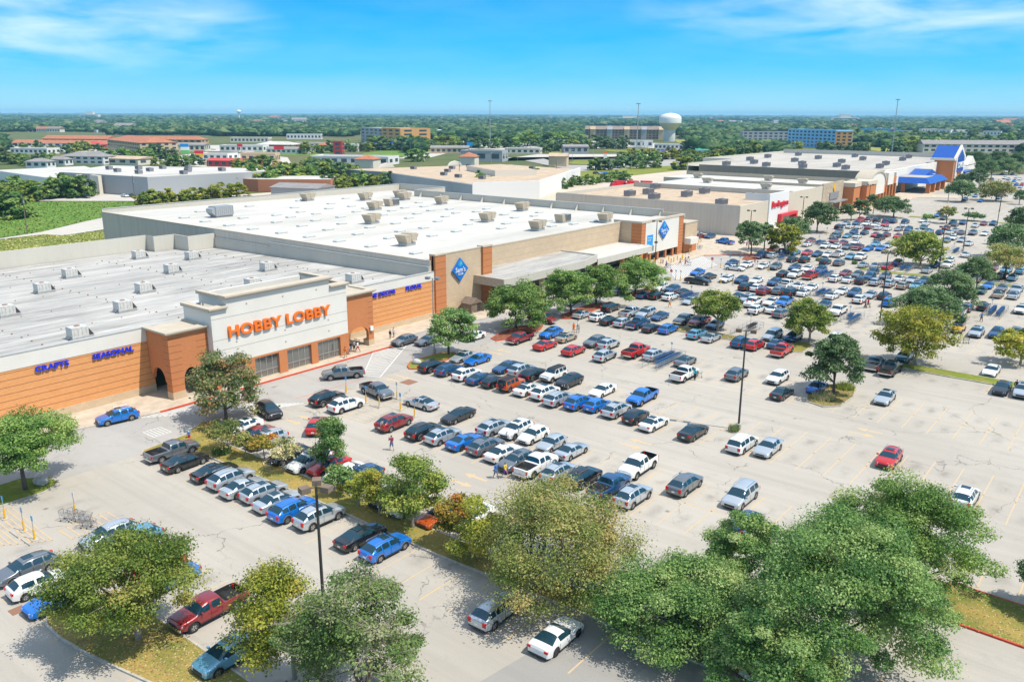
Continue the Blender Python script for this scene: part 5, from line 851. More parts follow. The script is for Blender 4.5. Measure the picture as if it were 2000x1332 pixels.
# terrain: one sheet to the horizon, a little lower than the paving, with gentle far swells
def terrain():
    rings = [0, 60, 150, 300, 500, 800, 1200, 1800, 2600, 3600, 5000, 7000, 9000, 11500, 14000, 17000]
    n = 96; vs_ = [(0, 0, -0.35)]; fs = []
    for i, r in enumerate(rings[1:]):
        for k in range(n):
            a = 2*math.pi*k/n; h = -0.35
            if r > 5000: h += 7*math.sin(a*7+r*0.0006)*min(1, (r-5000)/6000) + 34*max(0, (r-9000)/8000)**1.2
            vs_.append((r*math.cos(a), r*math.sin(a), h))
    for k in range(n): fs.append((0, 1+k, 1+(k+1) % n))
    for i in range(len(rings)-2):
        for k in range(n):
            a = 1+i*n+k; b = 1+i*n+(k+1) % n; fs.append((a, a+n, b+n, b))
    me = bpy.data.meshes.new('ground'); me.from_pydata(vs_, [], fs); me.materials.append(M['earth']); me.update()
    bm = bmesh.new(); bm.from_mesh(me); bmesh.ops.recalc_face_normals(bm, faces=bm.faces); bm.to_mesh(me); bm.free()
    if me.polygons[0].normal.z < 0: me.flip_normals()
    o = bpy.data.objects.new('ground', me); link(o); tag(o, kind='structure')
terrain()
sheet('parking_lot', [(-96, -60), (130, -60), (130, 560), (-60, 560), (-60, 620), (-125, 620), (-125, 470), (-104, 470), (-104, 212), (-118, 212), (-118, 240), (-104, 240), (-104, 205), (-96, 170)], 0.0, M['lot'])
sheet('service_road', [(-340, 196), (-225, 218), (-200, 203), (-103, 203), (-103, 243), (-171, 243), (-175, 296), (-200, 300), (-205, 420), (-225, 560), (-262, 560), (-262, 420), (-330, 300)], -0.02, M['backlot'])
sheet('frontage_lane', [(-101.5, -60), (-84, -60), (-84, 118), (-86, 203), (-98, 205), (-97, 60)], 0.006, M['drive'])
# sidewalks along the stores: real raised slabs with a red kerb face
def slab(name, pts, h, mat): return sheet(name, pts, h, mat, thick=h + 0.2)
slab('sidewalk', [(-104, -60), (-97.6, -60), (-97.6, 36), (-94.6, 49), (-94.2, 89.5), (-97.0, 92.5), (-97.0, 106), (-94.8, 111), (-94.8, 122), (-99, 134), (-99, 158), (-94.5, 166), (-95, 202), (-82, 216), (-84, 226), (-96, 231), (-102, 243), (-104, 243), (-118, 243), (-118, 203), (-104, 203)], 0.15, M['walk'])
slab('sidewalk', [(-103.5, 243), (-97, 243), (-96, 330), (-91, 345), (-91, 412), (-76, 420), (-76, 432), (-90, 434), (-90, 480), (-94, 560), (-104, 560)], 0.15, M['walk'])
def strip(name, pts, w, z0, z1, mat, kind='structure', closed=False, parent=None):
    """a kerb: a band of width w along a line, from z0 to z1"""
    mb = MB(); n = len(pts)
    P2 = [Vector(p) for p in pts]; off = []
    for i in range(n):
        a = P2[i-1] if (i > 0 or closed) else P2[i]; b = P2[(i+1) % n] if (i < n-1 or closed) else P2[i]
        d = (b - a).normalized(); off.append(Vector((-d.y, d.x)))
    m_ = n if closed else n-1
    for i in range(m_):
        j = (i+1) % n
        a, b = P2[i], P2[j]; oa, ob = off[i]*w/2, off[j]*w/2
        mb.hexa([(*(a-oa), z0), (*(b-ob), z0), (*(b+ob), z0), (*(a+oa), z0), (*(a-oa), z1), (*(b-ob), z1), (*(b+ob), z1), (*(a+oa), z1)])
    o = mb.build(name, mat, parent)
    if parent is None: tag(o, kind=kind)
    return o
strip('kerb', [(-94.6, 49), (-94.5, 60), (-94.3, 75), (-94.2, 89.5), (-97.0, 92.5)], 0.32, -0.02, 0.165, M['redcurb'])
strip('kerb', [(-97.6, -40), (-97.6, 36), (-94.6, 49)], 0.25, -0.02, 0.16, M['curb'])
strip('kerb', [(-97.0, 92.5), (-97.0, 106), (-94.8, 111), (-94.8, 122), (-99, 134), (-99, 158), (-94.5, 166), (-95, 202)], 0.25, -0.02, 0.16, M['curb'])
strip('kerb', [(-95, 202), (-86, 211), (-82.5, 217), (-84, 225), (-96, 231)], 0.3, -0.02, 0.165, M['redcurb'])

# --- fields and roads to the west of the stores
sheet('grass_field', [(-391, 129), (-378, 149), (-363, 165), (-344, 178), (-325, 168), (-319, 152), (-298, 142), (-291, 129), (-278, 113), (-273, 98), (-270, 87)], -0.10, M['field'])
sheet('road', [(-470, 130), (-388, 152.5), (-351, 182.5), (-322, 204), (-340, 222), (-372, 200), (-400, 176), (-480, 150)], -0.06, M['road'])
sheet('road', [(-299, 142), (-290, 129), (-277, 112), (-272, 98), (-269, 87), (-267, 86), (-270, 97), (-271, 110), (-264, 113), (-268, 128)], -0.05, M['road'])
sheet('grass_verge', [(-266, 86), (-269, 97), (-271, 110), (-264, 113), (-267, 129), (-233, 117), (-220, 87), (-225, 72)], -0.08, M['weed'])
sheet('grass_verge', [(-250, 100), (-225, 106), (-225, 220), (-262, 262), (-300, 240), (-262, 180)], -0.11, M['weed'])
sheet('grass_verge', [(-225, 218), (-262, 262), (-300, 330), (-262, 430), (-255, 600), (-285, 600), (-320, 400), (-345, 300), (-300, 240), (-250, 215)], -0.07, M['weed'])

# --- worn parking paint
def lines(name, segs, w, mat, z=0.006):
    mb = MB()
    for (x0, y0), (x1, y1) in segs:
        d = Vector((x1-x0, y1-y0)); L_ = d.length
        if L_ < 0.01: continue
        nrm = Vector((-d.y, d.x))/L_*w/2
        mb.quad((x0-nrm.x, y0-nrm.y, z), (x0+nrm.x, y0+nrm.y, z), (x1+nrm.x, y1+nrm.y, z), (x1-nrm.x, y1-nrm.y, z))
        if mb.v[-4:] and (Vector(mb.v[-3])-Vector(mb.v[-4])).cross(Vector(mb.v[-2])-Vector(mb.v[-3])).z < 0:
            a = mb.f[-1]; mb.f[-1] = tuple(reversed(a))
    o = mb.build(name, mat); tag(o, kind='structure'); return o
PITCHX = 2.773; X0 = -29.19
def stalls(y0, y1, xa, xb, mid=True, skip=()):
    segs = []; k0 = math.ceil((xa - X0)/PITCHX); k1 = math.floor((xb - X0)/PITCHX)
    for k in range(k0, k1+1):
        x = X0 + k*PITCHX
        if any(a < x < b for a, b in skip): continue
        segs.append(((x, y0), (x, y1)))
    if mid: segs.append(((X0+k0*PITCHX, (y0+y1)/2), (X0+k1*PITCHX, (y0+y1)/2)))
    return segs
S_ = []
S_ += stalls(19.5, 25.2, -70, 60, False) + stalls(26.4, 32, -70, -54, False)
S_ += stalls(39.6, 45.2, -79, -26, False) + stalls(48.2, 53.4, -82, -42, False) + stalls(41.5, 53.0, -14, 60)
S_ += stalls(61.6, 73.2, -68, 60) + stalls(81.6, 93.2, -82, 70) + stalls(101.6, 113.1, -80, 70) + stalls(121.6, 133.1, -82, 70, skip=[(-31, -17)])
y = 141.6
while y < 430:
    S_ += stalls(y, y+11.5, -80, 90); y += 20.0
lines('parking_lines', S_, 0.13, M['yellow'])
def arrow(x, y, ang, mb, z=0.006, s=1.0):
    c, si = math.cos(ang), math.sin(ang)
    def T(u_, v_): return (x + s*(u_*c - v_*si), y + s*(u_*si + v_*c), z)
    mb.quad(T(-1.5, -0.2), T(0.3, -0.2), T(0.3, 0.2), T(-1.5, 0.2)); mb.tri(T(0.3, -0.55), T(1.5, 0), T(0.3, 0.55))
mb = MB()
for x, y, a in ARROWS: arrow(x, y, R(a), mb)
tag(mb.build('lane_arrows', M['yellow']), kind='structure')
# hatched no-parking zones and zebra crossings
def hatch(poly_x0, poly_x1, y0, y1, step, slope, w, mat, name, z=0.008, frame=True):
    segs = []
    x = poly_x0 - abs(slope)*(y1-y0)
    while x < poly_x1 + abs(slope)*(y1-y0):
        ax, ay, bx, by = x, y0, x + slope*(y1-y0), y1
        # clip in x
        def at(t): return (ax+(bx-ax)*t, ay+(by-ay)*t)
        t0, t1 = 0.0, 1.0
        if abs(bx-ax) > 1e-6:
            ta, tb = sorted(((poly_x0-ax)/(bx-ax), (poly_x1-ax)/(bx-ax))); t0, t1 = max(t0, ta), min(t1, tb)
        elif not (poly_x0 <= x <= poly_x1): t1 = -1
        if t1 > t0 + 0.01: segs.append((at(t0), at(t1)))
        x += step
    if frame: segs += [((poly_x0, y0), (poly_x1, y0)), ((poly_x1, y0), (poly_x1, y1)), ((poly_x1, y1), (poly_x0, y1)), ((poly_x0, y1), (poly_x0, y0))]
    return lines(name, segs, w, mat, z)
# fire-lane crossings before the craft store
def para(pts, n, w, mat, name, z=0.012):   # stripes between two edges pts[0]-pts[1] and pts[3]-pts[2]
    a, b, c, d = [Vector(p) for p in pts]; segs = []
    for i in range(n+1):
        t = i/n; segs.append((tuple(a.lerp(b, t)), tuple(d.lerp(c, t))))
    segs += [(tuple(a), tuple(b)), (tuple(d), tuple(c))]
    return lines(name, segs, w, mat, z)
for nm, pts, n, w in CROSS: para(pts, n, w, M['white'] if nm == 'w' else M['yellow'], 'zebra_crossing' if nm == 'w' else 'hatched_zone')
lines('fire_lane_line', REDLINES, 0.15, M['redline'], 0.012)
# islands: kerb ring with lawn or mulch inside
def island(name, pts, mat, kmat=None):
    sheet(name, pts, 0.13, mat, thick=0.2)
    strip('kerb', pts, 0.17, -0.02, 0.15, kmat or M['curb'], closed=True)
for pts, k, kk in ISLANDS:
    island('lawn' if k in ('grass', 'weed') else 'planting_bed', pts, M[k], M[kk])
# a few darker repair patches and drains
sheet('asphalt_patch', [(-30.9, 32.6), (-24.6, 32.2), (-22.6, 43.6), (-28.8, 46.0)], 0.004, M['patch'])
for x, y, s in DRAINS: tag(MB().box(x-s, x+s, y-s, y+s, -0.1, 0.012).build('storm_drain', M['rust']), 'rusty square storm drain grate set in the asphalt' + ('' if s > 0.6 else ' near the kerb'), 'drain')

# leaf litter, dry tufts and clippings on the lawns and the field
def litter(name, label, polys, n, seed, cols, size, z):
    g = random.Random(seed); mb = MB()
    def inside(x, y, P4):
        c = False; j = len(P4)-1
        for i in range(len(P4)):
            if (P4[i][1] > y) != (P4[j][1] > y) and x < (P4[j][0]-P4[i][0])*(y-P4[i][1])/(P4[j][1]-P4[i][1])+P4[i][0]: c = not c
            j = i
        return c
    for P4 in polys:
        x0, x1, y0, y1 = min(p[0] for p in P4), max(p[0] for p in P4), min(p[1] for p in P4), max(p[1] for p in P4); k = 0
        while k < n:
            x, y = g.uniform(x0, x1), g.uniform(y0, y1); k += 1
            if not inside(x, y, P4): continue
            a = g.uniform(0, 6.28); s_ = size*g.uniform(.5, 1.4); dx, dy = s_*math.cos(a), s_*math.sin(a); h = size*g.uniform(0.1, 0.9)
            mb.quad((x-dx, y-dy, z), (x+dy*.6, y-dx*.6, z+h*.3), (x+dx, y+dy, z+h), (x-dy*.6, y+dx*.6, z+h*.4), g.randrange(len(cols)))
    tag(mb.build(name, cols), label, 'ground cover', kind='stuff')
LC = [pmat('dry_leaf', (0.42, 0.30, 0.14), 0.9), pmat('green_blade', (0.14, 0.20, 0.04), 0.9), pmat('straw_blade', (0.50, 0.42, 0.18), 0.9), pmat('brown_leaf', (0.24, 0.14, 0.07), 0.9)]
litter('leaf_litter', 'fallen leaves and grass clippings on the car park lawns', [ISLANDS[0][0], ISLANDS[1][0], ISLANDS[1][0], ISLANDS[8][0], ISLANDS[9][0]], 5200, 3, LC, 0.075, 0.132)
litter('leaf_litter', 'fallen leaves on the lawn at bottom right', [[(-11, 61.8), (14, 61.8), (14, 67.8), (-11, 67.8)]], 3000, 4, LC, 0.07, 0.132)
litter('weed_tufts', 'weeds and tall tufts in the green field at far left', [[(-391, 129), (-378, 149), (-363, 165), (-344, 178), (-325, 168), (-319, 152), (-298, 142), (-291, 129), (-278, 113), (-273, 98), (-270, 87)]], 16000, 5, [LC[1], pmat('field_weed', (0.07, 0.17, 0.02), 0.9), pmat('field_blade', (0.16, 0.29, 0.04), 0.9)], 0.42, -0.1)
litter('weed_tufts', 'weeds on the verge behind the stores', [[(-266, 86), (-269, 97), (-271, 110), (-264, 113), (-267, 129), (-233, 117), (-220, 87), (-225, 72)]], 6000, 6, [LC[1], LC[2], LC[1]], 0.35, -0.08)
# ================================================================== buildings
def text_part(txt, size, depth, mat, parent, Y0, Z0, X, width=None, name='sign_lettering', off=0.0, space=1.0, shear=0.0):
    """raised letters on a wall that faces +X, reading towards +Y"""
    cu = bpy.data.curves.new(name, 'FONT'); cu.body = txt; cu.size = size; cu.extrude = depth/2; cu.offset = off; cu.space_character = space; cu.shear = shear; cu.resolution_u = 4; cu.bevel_depth = 0
    to = bpy.data.objects.new('tmp', cu); col.objects.link(to); dg = bpy.context.evaluated_depsgraph_get(); me = bpy.data.meshes.new_from_object(to.evaluated_get(dg))
    bpy.data.objects.remove(to); me.name = name
    xs = [v.co.x for v in me.vertices]; ys = [v.co.y for v in me.vertices]; w = max(xs)-min(xs); h = max(ys)-min(ys)
    k = (width/w) if width else 1.0; kz = size/h
    for v in me.vertices:
        x, y, z = v.co; v.co = (X + z + depth/2, Y0 + (x-min(xs))*k, Z0 + (y-min(ys))*kz)
    me.materials.clear(); me.materials.append(mat); me.update()
    o = bpy.data.objects.new(name, me); link(o, parent); return o
def wall_x(mb, X0w, X1w, Y0, Y1, z0, z1, mi=0): mb.box(X0w, X1w, Y0, Y1, z0, z1, mi)
def cornice(parent, X, Y0, Y1, z, out_=0.45, back=1.2, h=0.45, ends=(0, 0), mat=None, name='cornice'):
    mb = MB()
    mb.prismy([(X-back, z), (X+0.12, z), (X+out_*0.5, z+h*0.35), (X+out_, z+h*0.55), (X+out_, z+h), (X-back, z+h)], Y0-0.4*ends[0]-0.0, Y1+0.4*ends[1])
    return mb.build(name, mat or M['creamtrim'], parent)

# ---------------- craft store
hl = empty('craft_store', (-120, 55, 0)); tag(hl, 'orange brick craft store with big orange letters on its cream front', 'store')
WHOLE = {'reveal_joints', 'facade_joints', 'roof_studs', 'block_courses', 'arch_cornice', 'canopy_roof', 'canopy_deck', 'canopy_soffit', 'roof', 'gable_trim', 'tower_roof'}
def P_(mb, name, mats, par, **k):
    if name not in WHOLE and len(mb.f) > 6:      # each separate piece becomes an object of its own
        own = list(range(len(mb.v)))
        def find(a):
            while own[a] != a: a = own[a]
            return a
        for f in mb.f:
            r0 = find(f[0])
            for q in f[1:]: own[find(q)] = r0
        grp = {}
        for fi, f in enumerate(mb.f): grp.setdefault(find(f[0]), []).append(fi)
        if len(grp) > 1:
            for fl in grp.values():
                m2 = MB(); ix = {}
                for fi in fl:
                    for q in mb.f[fi]:
                        if q not in ix: ix[q] = len(m2.v); m2.v.append(mb.v[q])
                    m2.f.append(tuple(ix[q] for q in mb.f[fi])); m2.m.append(mb.m[fi])
                o = P_(m2, name, mats, par, **k)
            return o
    o = mb.build(name, mats, par, **k); o.matrix_parent_inverse = Matrix.Translation(-par.location) if par.parent is None else Matrix.Identity(4); return o
def banded_wall(par, X, Y0, Y1, ztop, zband, zstone, zrows, mat, name='brick_wall', back=0.4):
    mb = MB(); mb.box(X-back, X, Y0, Y1, zstone, zband, 0); P_(mb, name, mat, par)
    mb = MB(); mb.box(X-back, X+0.06, Y0, Y1, -0.2, zstone-0.003, 0); P_(mb, 'stone_base', M['stone'], par)
    if ztop > zband: mb = MB(); mb.box(X-back, X+0.05, Y0, Y1, zband+0.003, ztop, 0); P_(mb, 'stucco_band', M['cream'], par)
    mb = MB(); n = zrows
    for i in range(1, n+1):
        z = zstone + (zband-zstone)*i/(n+0.35); mb.box(X, X+0.012, Y0+0.01, Y1-0.01, z-0.024, z+0.024)
    P_(mb, 'reveal_joints', M['joint'], par)
HX = -102.5
banded_wall(hl, HX, 10, 53.0, 9.0, 7.2, 1.15, 7, M['hobbrick'])
banded_wall(hl, HX, 86.5, 107.0, 8.5, 7.0, 1.1, 7, M['hobbrick'])
mb = MB(); mb.box(HX-0.5, HX+0.1, 10, 53, 9.003, 9.12); mb.box(HX-0.5, HX+0.1, 86.5, 107, 8.503, 8.62); P_(mb, 'coping', M['cap'], hl)
for t_, y0, w_ in (('CRAFTS', 38.4, 3.9), ('SEASONAL', 45.2, 5.3)):
    o = text_part(t_, 0.72, 0.16, M['blueletter'], hl, y0, 6.32, HX+0.1, w_, off=0.02); o.matrix_parent_inverse = Matrix.Translation(-hl.location)
for t_, y0, w_ in (('HOME DECOR', 89.7, 7.5), ('FLORAL', 99.7, 3.9)):
    o = text_part(t_, 0.72, 0.16, M['blueletter'], hl, y0, 6.25, HX+0.1, w_, off=0.02); o.matrix_parent_inverse = Matrix.Translation(-hl.location)
CX = -96.0
mb = MB(); mb.box(CX-0.5, CX, 58.0, 80.9, 3.55, 11.0); mb.box(CX-0.5, CX-0.004, 60.4, 77.7, 11.0, 12.3)
mb.box(HX+0.0, CX-0.51, 58.0, 58.5, 3.55, 11.0); mb.box(HX, CX-0.51, 80.4, 80.9, 3.55, 11.0); mb.box(HX, CX-0.51, 60.4, 60.8, 11.0, 12.3); mb.box(HX, CX-0.51, 77.3, 77.7, 11.0, 12.3); mb.box(HX, HX+0.4, 60.8, 77.3, 8.0, 12.3)
mb.box(HX, HX+0.4, 58.5, 60.4, 8.0, 11.0); mb.box(HX, HX+0.4, 77.7, 80.4, 8.0, 11.0)
P_(mb, 'stucco_facade', M['cream'], hl)
mb = MB()
for z in (5.55, 7.0, 9.9): mb.box(CX, CX+0.012, 58.02, 80.88, z-0.03, z+0.03)
for k, (y, z) in enumerate([(61.5, 4.6), (69.4, 4.6), (77.2, 4.6), (61.5, 6.3), (69.4, 6.3), (77.2, 6.3), (63.5, 11.2), (69.4, 11.2), (75.3, 11.2)]):
    mb.hexa([(CX, y-.16, z), (CX, y, z-.16), (CX, y+.16, z), (CX, y, z+.16), (CX+.03, y-.16, z), (CX+.03, y, z-.16), (CX+.03, y+.16, z), (CX+.03, y, z+.16)])
P_(mb, 'facade_joints', M['greyjoint'], hl)
def corn2(par, X, Y0, Y1, z, **k):
    o = cornice(par, X, Y0, Y1, z, **k); o.matrix_parent_inverse = Matrix.Translation(-par.location); return o
corn2(hl, CX, 60.0, 78.1, 12.3, h=0.5, out_=0.5); corn2(hl, CX, 57.6, 60.4, 11.0, h=0.45, out_=0.45); corn2(hl, CX, 77.7, 81.3, 11.0, h=0.45, out_=0.45)
mb = MB()
for a, b, z in ((57.6, 58.5, 11.0), (80.4, 81.3, 11.0), (60.0, 60.8, 12.3), (77.3, 78.1, 12.3)): mb.box(HX, CX-1.21, a, b, z+0.004, z+0.44)
P_(mb, 'side_cornice', M['creamtrim'], hl)
o = text_part('HOBBY LOBBY', 1.55, 0.28, M['orange'], hl, 60.3, 7.1, CX+0.06, 17.2, off=0.035, space=1.05); o.matrix_parent_inverse = Matrix.Translation(-hl.location)
# shopfront: brick posts and four glazed bays
WB = [(58.6, 62.6), (64.1, 68.1), (69.5, 73.8), (75.0, 79.3)]
mb = MB(); prev = 58.0
for a, b in WB: mb.box(CX-0.5, CX-0.002, prev, a, 0.0, 3.547); prev = b
mb.box(CX-0.5, CX-0.002, prev, 80.9, 0.0, 3.547)
mb.box(CX-0.5, CX-0.004, 58.0, 80.9, 3.25, 3.546)
P_(mb, 'brick_post', M['pierbrick'], hl)
for a, b in WB:
    mb = MB(); mb.box(CX-0.42, CX-0.34, a, b, 0.3, 3.25); w = P_(mb, 'window', M['glass'], hl)
    mb = MB()
    for i in range(5): yy = a + (b-a)*i/4; mb.box(CX-0.44, CX-0.28, yy-0.035, yy+0.035, 0.2, 3.25)
    mb.box(CX-0.43, CX-0.27, a, b, 0.2, 0.3); mb.box(CX-0.43, CX-0.27, a, b, 1.15, 1.22); mb.box(CX-0.43, CX-0.27, a, b, 3.17, 3.249)
    f_ = mb.build('frame', M['mullion'], w)
    mb = MB(); mb.box(CX-0.45, CX-0.05, a, b, -0.1, 0.196); f_ = mb.build('sill', M['stone'], w)
def archbox(par, Y0, Y1, Xf, Xb, ztop, zspring, zarch, leg, mat, capz=0.5, out_=0.5):
    """a brick pylon with an arched passage on its front face"""
    pts = [(Y0, 0.0), (Y0+leg, 0.0), (Y0+leg, zspring)]
    for i in range(1, 12):
        t = math.pi*i/12; yc = (Y0+Y1)/2; rr = (Y1-Y0)/2-leg; pts.append((yc-rr*math.cos(t), zspring+(zarch-zspring)*math.sin(t)))
    pts += [(Y1-leg, zspring), (Y1-leg, 0.0), (Y1, 0.0), (Y1, ztop), (Y0, ztop)]
    mb = MB(); mb.prismx(pts, Xf-0.5, Xf)
    P_(mb, 'brick_pylon', mat, par)
    sp = [(Xb, 3.9), (Xf-1.6, 3.9)]
    for yy in (Y0, Y1-0.45):
        mb = MB(); mb.prismy([(Xf-0.503, 0.0), (Xf-0.503, ztop), (Xb, ztop), (Xb, zarch)] + [(Xb+0.6+(Xf-1.5-Xb-0.6)*(0.5-0.5*math.cos(math.pi*i/8)), zspring+(zarch-zspring)*math.sin(math.pi*i/8)) for i in range(0, 9)][::1] + [(Xf-1.3, zspring), (Xf-1.3, 0.0)], yy, yy+0.45)
        P_(mb, 'pylon_side', mat, par)
    mb = MB(); mb.box(Xb, Xf-0.51, Y0+0.451, Y1-0.451, zarch+0.3, zarch+0.45); P_(mb, 'soffit', M['creamtrim'], par)
    mb = MB(); mb.box(Xf-1.3, Xf+0.05, Y0-0.04, Y0+leg+0.04, -0.1, 1.1); mb.box(Xf-1.3, Xf+0.05, Y1-leg-0.04, Y1+0.04, -0.1, 1.1); P_(mb, 'stone_base', M['stone'], par)
    mb = MB(); e_ = out_
    mb.hexa([(Xb, Y0-0.05, ztop+.003), (Xf+0.1, Y0-0.05, ztop+.003), (Xf+0.1, Y1+0.05, ztop+.003), (Xb, Y1+0.05, ztop+.003), (Xb, Y0-e_, ztop+capz*.6), (Xf+e_, Y0-e_, ztop+capz*.6), (Xf+e_, Y1+e_, ztop+capz*.6), (Xb, Y1+e_, ztop+capz*.6)])
    mb.box(Xb, Xf+e_, Y0-e_, Y0+0.5, ztop+capz*.6+.002, ztop+capz); mb.box(Xf-0.9, Xf+e_, Y0+0.5, Y1-0.5, ztop+capz*.6+.002, ztop+capz); mb.box(Xb, Xf+e_, Y1-0.5, Y1+e_, ztop+capz*.6+.002, ztop+capz)
    P_(mb, 'cornice', M['creamtrim'], par)
    mb = MB()
    for i in range(1, 9):
        z = 1.1+(ztop-1.1)*i/8.6
        for a, b in ((Y0, Y0+leg), (Y1-leg, Y1)): mb.box(Xf, Xf+0.012, a, b, z-.03, z+.03)
        mb.box(Xf-1.3, Xf, Y0-0.012, Y0, z-.03, z+.03)
    P_(mb, 'reveal_joints', M['joint'], par)
archbox(hl, 52.4, 57.99, -97.2, HX+0.06, 8.7, 2.3, 4.0, 1.75, M['pierbrick'])
archbox(hl, 81.0, 87.2, -97.2, HX+0.06, 8.7, 2.3, 3.6, 1.1, M['pierbrick'])
for y in (55.9, 86.6): P_(MB().box(-97.14, -96.9, y-0.3, y+0.3, 2.6, 3.3), 'wall_notice', M['whitep'], hl)
# entrance recess behind the right pylon
mb = MB(); mb.box(HX+0.06, HX+0.14, 81.6, 86.4, 0.2, 3.3); P_(mb, 'entrance_door', M['glass'], hl)
# roof and rear parapets
mb = MB(); mb.poly([(HX-0.4, 10, 7.3), (HX-0.4, 106.1, 7.3), (-170.8, 106.1, 6.2), (-171, 99.3, 6.2), (-176.3, 99.3, 6.15), (-176.5, 94.3, 6.15), (-179.8, 94.3, 6.1), (-179.8, 10, 6.1)]); r_ = P_(mb, 'roof', M['hlroof'], hl)
bp = [(-180.2, 10), (-180.2, 94.7), (-176.8, 94.7), (-176.8, 99.7), (-171.2, 99.7), (-171.2, 106.3)]
o = strip('rear_parapet', bp, 0.36, -0.3, 9.5, M['parapet'], parent=hl); o.matrix_parent_inverse = Matrix.Translation(-hl.location)
mb = MB(); mb.box(-171.0, -150.2, 106.12, 106.42, -0.3, 8.5); mb.box(-150.2, -103.0, 106.12, 106.42, -0.3, 9.4); P_(mb, 'side_parapet', M['panel'], hl)
mb = MB(); mb.box(-171.0, -150.25, 106.0, 106.46, 8.503, 8.6); mb.box(-150.25, -103.0, 106.0, 106.46, 9.403, 9.5); P_(mb, 'coping', M['cap'], hl)
# rows of little roof studs along the seams
mb = MB()
for y in (24, 43, 62, 81, 100):
    x = -108
    while x > -176: mb.box(x-0.09, x+0.09, y-0.09, y+0.09, 6.1+(x+180)*0.0152, 6.26+(x+180)*0.0152); x -= 3.1
for x in (-118, -131, -144, -157, -170):
    y = 14
    while y < 104: mb.box(x-0.07, x+0.07, y-0.07, y+0.07, 6.1+(x+180)*0.0152, 6.22+(x+180)*0.0152); y += 4.3
P_(mb, 'roof_studs', M['rust'], hl)
mb = MB()
for y in (33, 52, 71, 90): mb.box(-176, -106, y-0.05, y+0.05, 6.9, 6.98)
# ---------------- rooftop units
def unit_white():
    t = empty('rooftop_unit')
    mb = MB(); mb.box(-1.5, 1.0, -1.05, 1.05, 0.25, 1.75); me = mb.build('casing', M['rtu'], t)
    mb = MB(); mb.prismy([(1.001, 0.25), (1.9, 0.25), (1.001, 1.6)], -1.0, 1.0, 0); mb.build('hood', M['rtu'], t)
    mb = MB(); mb.poly([(1.02, 1.004, 0.3), (1.8, 1.004, 0.3), (1.02, 1.004, 1.45)]); mb.poly([(1.02, -1.004, 1.45), (1.8, -1.004, 0.3), (1.02, -1.004, 0.3)]); mb.build('hood_opening', M['dark'], t)
    mb = MB(); mb.box(-1.6, 1.7, -1.15, 1.15, -0.3, 0.248); mb.build('roof_curb', M['galv'], t)
    mb = MB(); mb.lathe([(0.0, 1.82), (0.42, 1.82), (0.45, 1.752)], 14, (-0.1, 0.3)); mb.build('fan_grille', M['rust'], t)
    mb = MB()
    for k in range(4): mb.box(-1.2+k*0.6, -1.18+k*0.6, -1.06, -1.051, 0.4, 1.6)
    mb.tube((-1.9, -0.6, 0.0), (-1.5, -0.6, 0.35), 0.05); mb.tube((-1.9, -0.3, -0.2), (-1.9, -0.6, 0.0), 0.05); mb.build('conduit', M['dark'], t); return t
def unit_v():
    t = empty('rooftop_unit')
    mb = MB(); mb.hexa([(-1.2, -1.0, 0.35), (0.0, -1.0, 0.35), (0.0, 1.0, 0.35), (-1.2, 1.0, 0.35), (-2.1, -1.15, 1.9), (0.0, -1.15, 1.9), (0.0, 1.15, 1.9), (-2.1, 1.15, 1.9)]); mb.build('intake_hood', M['rtutan'], t)
    mb = MB(); mb.box(0.02, 1.6, -1.15, 1.15, 0.6, 2.0); mb.build('casing', M['rtutan'], t)
    mb = MB(); mb.hexa([(1.605, -1.0, 0.9), (1.7, -1.0, 0.9), (1.7, 1.0, 0.9), (1.605, 1.0, 0.9), (1.605, -1.1, 1.9), (2.2, -1.1, 1.7), (2.2, 1.1, 1.7), (1.605, 1.1, 1.9)]); mb.build('exhaust_hood', M['rtutan'], t)
    mb = MB(); mb.box(-1.3, 1.5, -0.9, 0.9, -0.2, 0.346); mb.build('roof_curb', M['galv'], t)
    mb = MB(); mb.poly([(-1.24, -0.8, 0.45), (-1.24, 0.8, 0.45), (-2.04, 0.95, 1.8), (-2.04, -0.95, 1.8)]); mb.build('intake_grille', M['trim'], t); return t
def unit_box():
    t = empty('rooftop_unit')
    MB().box(-1.6, 1.6, -1.0, 1.0, 0.2, 1.5).build('casing', M['rtugrey'], t)
    mb = MB()
    for k in range(7): mb.box(-1.5+k*0.45, -1.3+k*0.45, 1.0, 1.03, 0.35, 1.4); mb.box(-1.5+k*0.45, -1.3+k*0.45, -1.03, -1.0, 0.35, 1.4)
    mb.build('louvre', M['dark'], t); MB().box(-1.5, 1.5, -0.9, 0.9, -0.2, 0.197).build('roof_curb', M['galv'], t)
    mb = MB(); mb.lathe([(0.0, 1.62), (0.4, 1.6), (0.42, 1.502)], 12, (-0.8, 0)); mb.lathe([(0.0, 1.62), (0.4, 1.6), (0.42, 1.502)], 12, (0.7, 0)); mb.build('fan_grille', M['dark'], t); return t
def copy_tree(o, parent=None, mats=None):
    c = o.copy(); col.objects.link(c); c.parent = parent
    if mats:
        for sl_ in c.material_slots:
            if sl_.link == 'OBJECT' and sl_.material: pass
    for ch in list(o.children): copy_tree(ch, c)
    return c
ORD = ['first', 'second', 'third', 'fourth', 'fifth', 'sixth', 'seventh', 'eighth', 'ninth', 'tenth', 'eleventh', 'twelfth', 'thirteenth', 'fourteenth', 'fifteenth', 'sixteenth', 'seventeenth', 'eighteenth', 'nineteenth', 'twentieth']
def nth(i):
    if i < 20: return ORD[i]
    n = i+1; return str(n) + ({1: 'st', 2: 'nd', 3: 'rd'}.get(n % 10, 'th') if n % 100 not in (11, 12, 13) else 'th')
